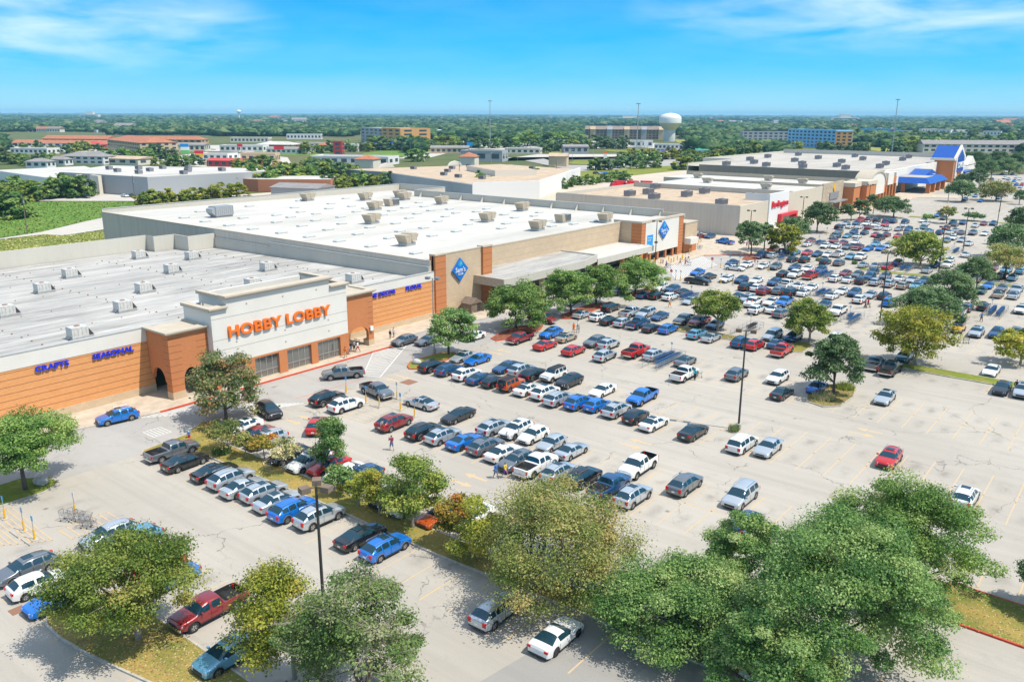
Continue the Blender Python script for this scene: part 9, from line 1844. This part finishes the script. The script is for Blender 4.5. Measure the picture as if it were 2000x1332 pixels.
RM = {'terra': M['terracotta'], 'greyr': pmat('grey_shingle', (0.28, 0.26, 0.25), 0.9, noise=0.2, nscale=0.3), 'brownr': pmat('brown_shingle', (0.27, 0.21, 0.17), 0.9, noise=0.2, nscale=0.3), 'flatw': M['scroof'], 'tanr': M['gravelroof'], 'redr': pmat('red_roof', (0.5, 0.06, 0.05), 0.7), 'greenr': pmat('green_roof', (0.05, 0.33, 0.22), 0.6), 'bluer': M['roofblue'], 'palebl': pmat('pale_blue_roof', (0.50, 0.60, 0.66), 0.6)}
def block(name, label, x, y, L_, D_, rot, h, wall, roof='flatw', form='flat', floors=0, cols=0, group=None, cat='building', eave=0.6, rise=3.0, door=None):
    t = empty(name, (x, y, -0.3), R(rot)); tag(t, label, cat, group); MB().box(0, L_, 0, D_, 0, h+0.3).build('wall', WM[wall], t)
    zt = h+0.3; mb = MB()
    if form == 'flat': mb.box(0.3, L_-0.3, 0.3, D_-0.3, zt+0.003, zt+0.06); mb.build('roof', RM[roof], t); MB().box(0, L_, -0.15, 0.3, zt+0.002, zt+0.9).box(0, 0.3, 0.3, D_, zt+0.002, zt+0.9).box(L_-0.3, L_, 0.3, D_, zt+0.002, zt+0.9).box(0.3, L_-0.3, D_-0.3, D_, zt+0.002, zt+0.9).build('parapet', WM[wall], t)
    elif form == 'gable': mb.prismx([(-eave, zt), (D_+eave, zt), (D_/2, zt+rise)], -eave, L_+eave); mb.build('roof', RM[roof], t)
    else:
        k = min(D_/2, L_/2-0.1); mb.hexa([(-eave, -eave, zt), (L_+eave, -eave, zt), (L_+eave, D_+eave, zt), (-eave, D_+eave, zt), (k, D_/2-0.1, zt+rise), (L_-k, D_/2-0.1, zt+rise), (L_-k, D_/2+0.1, zt+rise), (k, D_/2+0.1, zt+rise)]); mb.build('roof', RM[roof], t)
    if floors and cols:
        fh = h/floors
        for f in range(floors):
            for c in range(cols):
                xx = L_*(c+0.5)/cols; w = L_/cols*0.28; z0 = 0.3+fh*f+fh*0.3
                MB().box(xx-w, xx+w, -0.06, 0.0-0.003, z0, z0+fh*0.5).build('window', M['farglass'], t)
        nd_ = max(2, int(D_/L_*cols))
        for f in range(floors):
            for c in range(nd_):
                yy = D_*(c+0.5)/nd_; w = D_/nd_*0.25; z0 = 0.3+fh*f+fh*0.3; MB().box(L_+0.003, L_+0.06, yy-w, yy+w, z0, z0+fh*0.5).build('window', M['farglass'], t)
    return t
# open ground, plazas and roads seen between the trees
def gsheet(name, pts, z, mat): return sheet(name, pts, z, mat)
for nm, pts, z, mk in FARGROUND: gsheet(nm, pts, z, M[mk])
block('hotel', 'tan four-storey hotel with low orange hip roof, left of centre', -780, 384, 112, 30, -14, 12.5, 'tan', 'terra', 'hip', 4, 20, cat='hotel', rise=4)
block('office_building', 'flat orange and grey four-storey office block with dark window bands', -902, 801, 88, 40, -23, 17, 'grey', 'flatw', 'flat', 4, 5, cat='office')
block('office_building', 'orange tan end block of the window-banded office', -820, 764, 66, 40, -23, 18, 'orange', 'flatw', 'flat', 4, 3, cat='office')
h = block('hotel', 'long gabled hotel with brown roof and white-trimmed windows near the water tower', -728, 1102, 125, 22, 27, 14, 'brown', 'brownr', 'gable', 4, 22, cat='hotel', rise=5)
for k in range(5): MB().prismx([(-2.5, 14.3), (6, 14.3), (1.7, 19)], 8+26*k, 16+26*k).box(8+26*k, 16+26*k, -1.6, -0.1, 0, 14.3).build('gable_bay', WM['tan'] if k % 2 == 0 else WM['grey'], h)
block('hotel', 'pale blue glass hotel block with orange panel at right of skyline', -380, 1022, 84, 24, -32, 19, 'bluew', 'flatw', 'flat', 5, 12, cat='hotel')
block('hotel', 'brown panelled end of the pale blue hotel', -308, 976, 18, 24, 30, 18, 'orange', 'flatw', 'flat', 5, 3, cat='hotel')
block('school_building', 'long low blue and grey building behind the pale blue hotel', -506, 1182, 74, 20, 38, 12, 'grey', 'flatw', 'flat', 3, 10)
block('school_building', 'bright blue end block of the long low building', -420, 1240, 20, 18, 38, 13, 'bluemetal', 'flatw', 'flat', 3, 2)
block('school_building', 'bright blue low block at the woods edge behind the mast', -429, 1501, 64, 20, 38, 13, 'bluemetal', 'flatw', 'flat', 2, 6)
block('plaza', 'long terracotta-roofed plaza at far left', -1023, 396, 120, 18, 30, 4, 'cream', 'terra', 'gable', 1, 14, cat='shops', rise=3)
block('plaza', 'terracotta-roofed shops right of the far hotel', -1054, 545, 100, 18, 30, 4, 'orange', 'terra', 'hip', 1, 12, cat='shops', rise=4)
block('plaza', 'second short terracotta plaza behind the first', -1120, 470, 90, 20, 28, 5, 'orange', 'terra', 'gable', 1, 9, cat='shops', rise=4)
block('restaurant', 'white-walled restaurant with red base left of the clock-like red tower', -510, 402, 62, 22, 25, 5, 'white', 'flatw', 'flat', 1, 8, cat='restaurant')
block('tower_sign_building', 'narrow red and white tower in the plaza', -607, 505, 8, 8, 32, 11, 'redw', 'flatw', 'flat', 3, 1, cat='tower')
block('shop', 'dark grey brick shop with white-arched doors', -449, 502, 34, 20, 25, 7.5, 'grey', 'flatw', 'flat', 1, 3, cat='shop')
block('restaurant', 'red-fronted restaurant with awnings at left of the plaza', -740, 516, 40, 20, 25, 5.7, 'redw', 'flatw', 'hip', 1, 6, cat='restaurant')
block('restaurant', 'small orange restaurant beside the red-fronted one', -700, 560, 24, 16, 30, 5, 'orange', 'terra', 'hip', 1, 4, cat='restaurant')
block('diner', 'blue-roofed diner behind the plaza trees', -720, 640, 40, 14, 30, 4.5, 'bluemetal', 'bluer', 'hip', 1, 5, cat='restaurant')
block('workshop', 'white box workshop in the car dealership', -501, 853, 26, 16, 30, 6.5, 'white', 'flatw', 'flat', 1, 4)
block('dealership', 'white flat-roofed dealership showroom under the water tower', -453, 823, 44, 16, 27, 4.5, 'white', 'flatw', 'flat', 1, 10, cat='showroom')
block('apartments', 'long grey-roofed apartments at right behind the home store', -208, 939, 110, 16, 33, 8, 'cream', 'greyr', 'gable', 2, 16, cat='apartments', rise=4)
block('apartments', 'second grey-roofed apartment row further right', -130, 1010, 70, 16, 33, 8, 'cream', 'greyr', 'gable', 2, 10, cat='apartments', rise=4)
block('apartments', 'two-storey white house row with grey roof at left', -646, 282, 36, 14, 25, 5.5, 'white', 'greyr', 'hip', 2, 6, cat='apartments', rise=2.5)
block('apartments', 'tan-roofed open carport building right of the white house row', -628, 300, 40, 20, 15, 4, 'cream', 'tanr', 'gable', 1, 4, cat='shelter', rise=1.6)
block('house', 'small grey-roofed house at left, first of two', -618, 246, 16, 9, 30, 4, 'white', 'greyr', 'hip', 1, 3, cat='house', rise=2)
block('house', 'small grey-roofed house at left, second of two', -640, 266, 18, 9, 30, 4, 'white', 'greyr', 'hip', 1, 3, cat='house', rise=2)
block('restaurant', 'red and white striped-roof restaurant before the hotel', -898, 415, 20, 14, 30, 4.5, 'redw', 'redr', 'hip', 1, 3, cat='restaurant')
block('shop', 'tan gabled shop tower at the corner of the strip mall', -357, 494, 13, 10, 26, 7, 'tan', 'tanr', 'gable', 0, 0, cat='shop', rise=2.2)
block('restaurant', 'long bright red roofed restaurant with yellow sign', -539, 334, 42, 12, 27, 4, 'redw', 'redr', 'gable', 1, 8, cat='restaurant', rise=1.6)
block('warehouse', 'white far warehouse roof behind the orange office', -1010, 960, 110, 50, 20, 9, 'white', 'palebl', 'gable', 0, 0, rise=3)
block('red_tent', 'bright red canopy in the dealership lot, left one', -616, 861, 20, 10, 30, 3.4, 'redw', 'redr', 'hip', 0, 0, cat='canopy', rise=2)
block('red_tent', 'bright red canopy in the dealership lot, right one', -563, 881, 14, 10, 30, 3.4, 'redw', 'redr', 'hip', 0, 0, cat='canopy', rise=2)
block('shed_building', 'grey low roofs behind the white club roof', -324, 232, 24, 16, 20, 3.6, 'grey', 'greyr', 'gable', 0, 0, rise=1.6)
block('green_roof_shop', 'low building with green roof left of the home store', -360, 735, 30, 12, 30, 4, 'white', 'greenr', 'gable', 0, 0, rise=1.5, cat='shop')
# white warehouse complex at left
cx = empty('exercise_centre', (-421, 182, -0.3)); tag(cx, 'big white flat-roofed complex with blue-grey side wall at left', 'building')
def q_(mb, n, m): o = mb.build(n, m, cx); o.matrix_parent_inverse = Matrix.Translation(-cx.location); return o
q_(MB().prism([(-421, 182), (-358, 192), (-352, 250), (-372, 262), (-455, 222)], -0.3, 8.6), 'wall', WM['grey'])
q_(MB().prism([(-420.5, 182.5), (-358.5, 192.5), (-352.5, 250), (-372, 261.5), (-454.5, 222)], 8.603, 8.7), 'roof', M['scroof'])
q_(MB().box(-404, -403, 182, 184.5, 0, 8.2).box(-396, -388, 184.6, 186.2, 0, 8.3), 'pale_panel', WM['cream'])
q_(MB().prism([(-520, 190), (-424, 183), (-458, 222), (-520, 240)], -0.3, 5.0), 'low_wing', WM['white']); q_(MB().prism([(-519, 191), (-425, 184), (-459, 221), (-519, 239)], 5.003, 5.1), 'low_roof', M['scroof'])
q_(MB().prism([(-389, 204), (-366, 207), (-358, 214), (-366, 222), (-384, 216)], -0.2, 4.8), 'red_entrance', WM['redw']); q_(MB().prism([(-388, 204.6), (-366.4, 207.6), (-359, 214), (-366, 221), (-383.4, 215.4)], 4.803, 5.0), 'entrance_roof', M['scroof'])
q_(MB().prism([(-358, 236), (-345, 240), (-318, 262), (-332, 280), (-360, 262)], -0.2, 5.6), 'brick_wing', WM['brick']); q_(MB().prism([(-357.5, 237), (-345, 241), (-319, 262), (-332, 279), (-359.5, 261.6)], 5.603, 5.7), 'wing_roof', M['scroof'])
place_many(unit_box(), [(-400, 200), (-392, 212), (-380, 200), (-410, 216), (-375, 222), (-420, 206), (-388, 230), (-405, 226), (-368, 236), (-362, 212)], lambda s: 8.8, lambda i, s: 'grey rooftop unit on the white complex at left, %s nearest' % nth(i), 'rooftop unit', 'rooftop units on the white complex', scale=lambda i: 1.1)
# tan strip mall behind the club
sm = empty('strip_mall', (-300, 330, -0.3)); tag(sm, 'tan flat-roofed strip mall with blue-grey rear wall behind the white roof', 'shops')
def q2(mb, n, m): o = mb.build(n, m, sm); o.matrix_parent_inverse = Matrix.Translation(-sm.location); return o
q2(MB().prism([(-357, 306), (-327, 304.6), (-237, 273), (-222, 300), (-261, 390), (-325, 400)], -0.3, 6.6), 'wall', pmat('blue_grey_rear_wall', (0.27, 0.33, 0.36), 0.9, noise=0.2, nscale=0.05))
q2(MB().prism([(-356, 307), (-327, 305.6), (-238, 274.5), (-223.5, 300), (-261.8, 389), (-324.4, 399)], 6.603, 6.7), 'roof', M['gravelroof'])
q2(MB().prism([(-237, 272.4), (-221.4, 299.8), (-260.4, 390.6), (-261.0, 390.2), (-222.3, 299.8), (-237.6, 272.8)], -0.3, 7.6), 'end_parapet', WM['white'])
q2(MB().prism([(-300, 340), (-262, 318), (-250, 336), (-286, 362)], 6.7, 9.4), 'raised_roof', WM['cream']); q2(MB().prism([(-299.4, 340.2), (-262.2, 318.8), (-250.8, 336), (-286, 361.2)], 9.403, 9.5), 'raised_deck', M['gravelroof'])
for a, b in ((-352, 330), (-338, 372)): q2(MB().prismx([(b-6, 6.7), (b+6, 6.7), (b+4, 8.6), (b, 9.4), (b-4, 8.6)], a, a+1), 'curved_gable', WM['cream'])
place_many(unit_box(), [(-330, 330), (-315, 345), (-300, 325), (-285, 306), (-270, 300), (-255, 300), (-300, 375), (-280, 372), (-320, 365)], lambda s: 6.8, lambda i, s: 'small rooftop unit on the tan strip mall roof, %s nearest' % nth(i), 'rooftop unit', 'rooftop units on the strip mall')
block('corner_tower', 'cream corner tower with orange pyramid roof behind the tree belt', -392, 342, 12, 12, 25, 9.5, 'cream', 'terra', 'hip', 0, 0, cat='tower', rise=2.6)
block('corner_tower', 'second cream tower with orange pyramid roof at the strip mall', -352, 392, 10, 10, 25, 10.5, 'cream', 'terra', 'hip', 0, 0, cat='tower', rise=2.6)
# water tower
wt = empty('water_tower', (-573.5, 1084.6, -0.5)); tag(wt, 'pale mushroom-shaped water tower with fluted concrete stem', 'water tower')
MB().lathe([(12.5, 0), (12.5, 18), (12.3, 18.5)], 32).build('stem', pmat('stem_concrete', (0.52, 0.53, 0.52), 0.9, noise=0.1, nscale=0.1), wt, smooth=40)
MB().lathe([(12.3, 18.4), (17, 22), (23.5, 28.0), (24.2, 29.5)], 40).build('tank_cone', pmat('tank_underside', (0.52, 0.50, 0.38), 0.7), wt, smooth=40)
MB().lathe([(24.2, 29.5), (24.4, 36.5), (23.2, 39.5), (18, 42.5), (9, 44.6), (0, 45.2)], 40).build('tank', pmat('tank_paint', (0.66, 0.68, 0.66), 0.5), wt, smooth=50)
MB().tube((0, 0, 45), (0, 0, 47), 1.0, n=8).build('vent', M['whitep'], wt)
wt.scale = (0.64, 0.64, 0.86)
# tall roadside signs
def rsign(x, y, h, w, hh, mats, label):
    t = empty('roadside_sign', (x, y, -0.3), R(38)); tag(t, label, 'sign', 'tall roadside signs'); MB().tube((-w*0.3, 0, 0), (-w*0.3, 0, h-hh), 0.25, n=8).tube((w*0.3, 0, 0), (w*0.3, 0, h-hh), 0.25, n=8).build('posts', M['galv'], t)
    n = len(mats)
    for k, m in enumerate(mats): MB().box(-w/2, w/2, -0.4, 0.4, h-hh+hh*k/n+0.05, h-hh+hh*(k+1)/n-0.05).build('sign_panel', m, t)
rsign(-664, 392, 11.5, 7, 8, [M['signgreen'], M['whitep'], M['blue2']], 'tall sign with blue panel on top and green below'); rsign(-348, 556, 9, 2.6, 5.5, [M['whitep'], M['whitep'], M['orange']], 'white pylon sign with orange top at centre right')
rsign(-610, 372, 8, 7, 5, [M['yellowpole'], M['red']], 'yellow and red sign of the long red restaurant'); rsign(-700, 470, 9, 5, 3, [M['red']], 'red pole sign by the plaza at left'); rsign(-560, 640, 9, 6, 3.2, [M['blue2']], 'blue billboard by the grass junction'); rsign(-470, 835, 8, 5, 5, [M['whitep']], 'white pylon at the dealership'); rsign(-395, 800, 8, 4, 4, [M['whitep']], 'white sign at the dealership end'); rsign(-640, 470, 8, 9, 3, [M['red']], 'pink-red billboard over the plaza')
# three red delivery trucks on the back lot
def red_truck():
    t = empty('box_truck'); MB().hexa([(-1.15, -3.6, 0.8), (1.15, -3.6, 0.8), (1.15, 1.2, 0.8), (-1.15, 1.2, 0.8), (-1.15, -3.6, 3.1), (1.15, -3.6, 3.1), (1.15, 1.2, 3.3), (-1.15, 1.2, 3.3)]).build('cargo_box', M['red'], t)
    MB().hexa([(-1.05, 1.3, 0.7), (1.05, 1.3, 0.7), (1.0, 3.6, 0.7), (-1.0, 3.6, 0.7), (-1.05, 1.3, 2.5), (1.05, 1.3, 2.5), (0.95, 2.7, 2.4), (-0.95, 2.7, 2.4)]).build('cab', M['red'], t)
    MB().hexa([(-0.9, 2.72, 1.7), (0.9, 2.72, 1.7), (0.92, 3.3, 1.6), (-0.92, 3.3, 1.6), (-0.88, 2.6, 2.45), (0.88, 2.6, 2.45), (0.9, 2.78, 2.38), (-0.9, 2.78, 2.38)]).build('windshield', M['carglass'], t)
    for x in (-1.0, 1.0):
        for y in (-2.4, 2.5): MB().tube((x-0.14, y, 0.48), (x+0.14, y, 0.48), 0.48, n=14).build('wheel', M['rubber'], t)
    return t
place_many(red_truck(), [(-222, 367), (-217, 371.5), (-211.5, 375.5)], lambda s: 0.0, lambda i, s: 'bright red box truck on the back lot, %s' % ('left of the trio', 'middle of the trio', 'right of the trio')[2-i if False else i], 'truck', 'red trucks on the back lot', rz=R(150), scale=lambda i: 1.15)
LOWB = [(-845, 325, 40, 'white'), (-695, 315, 30, 'cream'), (-780, 443, 36, 'cream'), (-624, 378, 28, 'white'), (-743, 476, 44, 'white'), (-560, 376, 26, 'tan'), (-673, 480, 40, 'white'), (-752, 572, 34, 'cream'), (-666, 547, 30, 'white'), (-493, 434, 24, 'cream'), (-560, 583, 36, 'tan'), (-669, 753, 40, 'white'), (-507, 630, 34, 'cream'), (-614, 826, 40, 'white'), (-465, 668, 24, 'grey'), (-437, 946, 30, 'white'), (-975, 641, 50, 'cream'), (-1035, 775, 50, 'white'), (-1069, 609, 40, 'white'), (-941, 1028, 50, 'white')]
for i, (x, y, l_, w_) in enumerate(LOWB): block('commercial_building', '%s low commercial building in the middle distance, %s in a scatter read from the left' % ({'white': 'white', 'cream': 'cream', 'tan': 'tan', 'grey': 'grey'}[w_], nth(i)), x, y, l_, 16, 25+(i*7)%20, 4.2+(i%3), w_, ('flatw', 'flatw', 'greyr', 'tanr')[i%4], ('flat', 'flat', 'gable', 'flat')[i%4], 1, int(l_/5), rise=2)
# plaza clutter: light poles along the plazas and the motorway
pm_ = MB().tube((0, 0, -0.4), (0, 0, 10), 0.14, 0.09, 6); pm_.box(-1.2, 1.2, -0.2, 0.2, 9.9, 10.1); pme = pm_.mesh('plaza_lamp', M['galv']); gp = random.Random(12)
for i in range(46):
    a = gp.uniform(330, 1650); b = gp.uniform(288, 352) if a < 700 or a > 1000 else gp.uniform(284, 330)
    ax = (a-1000)/FPX; ay = -(b-666)/FPX; d = fw*(math.cos(PITCH)+ay*math.sin(PITCH)) + right*ax + Vector((0, 0, -math.sin(PITCH)+ay*math.cos(PITCH))); t_ = -CAM_H/d.z; X, Y = d.x*t_, d.y*t_
    if X > -225 or (-470 < X < -215 and 175 < Y < 400): continue
    o = bpy.data.objects.new('plaza_lamp', pme); link(o); o.location = (X, Y, 0); o.rotation_euler = (0, 0, gp.uniform(0, 3)); tag(o, 'thin pole lamp on the plazas and roads behind the stores', 'lamp post', 'thin pole lamps on the far plazas')
# scattered town on the plain: small pale houses and sheds
gh = random.Random(77); hm = []
for k, (wm, rm, fm) in enumerate((('white', 'greyr', 0), ('cream', 'brownr', 0), ('white', 'flatw', 1), ('tan', 'greyr', 0), ('white', 'flatw', 1), ('cream', 'terra', 0))):
    mb = MB(); mb.box(-9, 9, -6, 6, 0, 5, 0)
    if fm: mb.box(-9.2, 9.2, -6.2, 6.2, 5, 5.6, 1)
    else: mb.prismx([(-6.6, 5.0), (6.6, 5.0), (0, 8.2)], -9.6, 9.6, 1)
    for c in range(5): mb.box(-7.5+c*3.4, -6+c*3.4, -6.05, -6.0, 1.5, 3.6, 2)
    hm.append(mb.mesh('town_house', [WM[wm], RM[rm], M['farglass']]))
GR = ['pale low houses with grey roofs among the far woods', 'cream low houses with brown roofs among the far woods', 'white flat-roofed sheds among the far woods', 'tan low houses among the far woods', 'white flat-roofed sheds among the far woods', 'orange-roofed houses among the far woods']
cnt = 0
while cnt < 290:
    a = gh.uniform(-20, 2020); b = 226.2 + 44*gh.random()**1.5
    if (1120 < a < 1340 or 1440 < a < 1660 or 680 < a < 800 or b > 262) and b > 240: continue
    ax = (a-1000)/FPX; ay = -(b-666)/FPX; d = fw*(math.cos(PITCH)+ay*math.sin(PITCH)) + right*ax + Vector((0, 0, -math.sin(PITCH)+ay*math.cos(PITCH))); t_ = -CAM_H/d.z; X, Y = d.x*t_, d.y*t_; r = math.hypot(X, Y)
    if r > 7500: continue
    k = gh.choice((0, 0, 1, 2, 2, 3, 4, 4, 4, 5))
    o = bpy.data.objects.new('town_house' if k not in (2, 4) else 'town_shed', hm[k]); link(o); s_ = (0.60+r/5600.0)*gh.uniform(0.7, 1.3)
    if gh.random() < 0.05: s_ *= 1.6
    o.location = (X, Y, -0.3 if r < 9000 else 34*((r-9000)/8000)**1.2); o.scale = (s_*1.4, s_, s_*1.15 if r < 4000 else s_*0.9); o.rotation_euler = (0, 0, R(gh.uniform(-20, 70))); tag(o, GR[k][:-1] if False else {0: 'small pale house with grey roof among the far woods', 1: 'small cream house with brown roof among the far woods', 2: 'white flat-roofed shed among the far woods', 3: 'small tan house among the far woods', 4: 'white flat-roofed shed among the far woods', 5: 'small orange-roofed house among the far woods'}[k], 'house' if k not in (2, 4) else 'shed', GR[k]); cnt += 1
# landmarks on the horizon
t = empty('water_tower', (-4300, 2900, 0)); tag(t, 'tiny white water tower on the horizon at left', 'water tower'); MB().lathe([(4, 0), (3, 34), (12, 42), (14, 48), (10, 54), (0, 57)], 16).build('tank', M['whitep'], t)
for x, y, w, h_, lb in ((-6300, 3000, 130, 45, 'pale far block on the horizon at far left'), (-2600, 4400, 220, 30, 'long pale hospital-like block on the far plain at centre right'), (-1450, 4700, 150, 40, 'white cluster of far blocks at right')):
    t = empty('far_block', (x, y, 0), R(38)); tag(t, lb, 'building'); MB().box(-w/2, w/2, -20, 20, 0, h_*0.6).box(-w/6, w/5, -15, 15, h_*0.6+.01, h_).build('wall', WM['cream'], t); MB().box(-w*0.42, w*0.42, -20.3, -20.01, h_*0.2, h_*0.3).box(-w*0.42, w*0.42, -20.3, -20.01, h_*0.4, h_*0.5).build('window_band', M['farglass'], t)
# ------------------------------------------------------------------ haze
hm_ = bpy.data.materials.new('haze'); hm_.use_nodes = True; t_ = hm_.node_tree
for n in list(t_.nodes):
    if n.type != 'OUTPUT_MATERIAL': t_.nodes.remove(n)
pv = t_.nodes.new('ShaderNodeVolumePrincipled'); pv.inputs['Color'].default_value = (0.34, 0.74, 1.0, 1); pv.inputs['Density'].default_value = HAZE; pv.inputs['Anisotropy'].default_value = -0.1
t_.links.new(pv.outputs[0], t_.nodes['Material Output'].inputs['Volume'])
hz = MB().box(-17500, 17500, -17500, 17500, -3, 90).build('haze', hm_); tag(hz, 'thin blue haze over the plain', 'haze', kind='stuff')
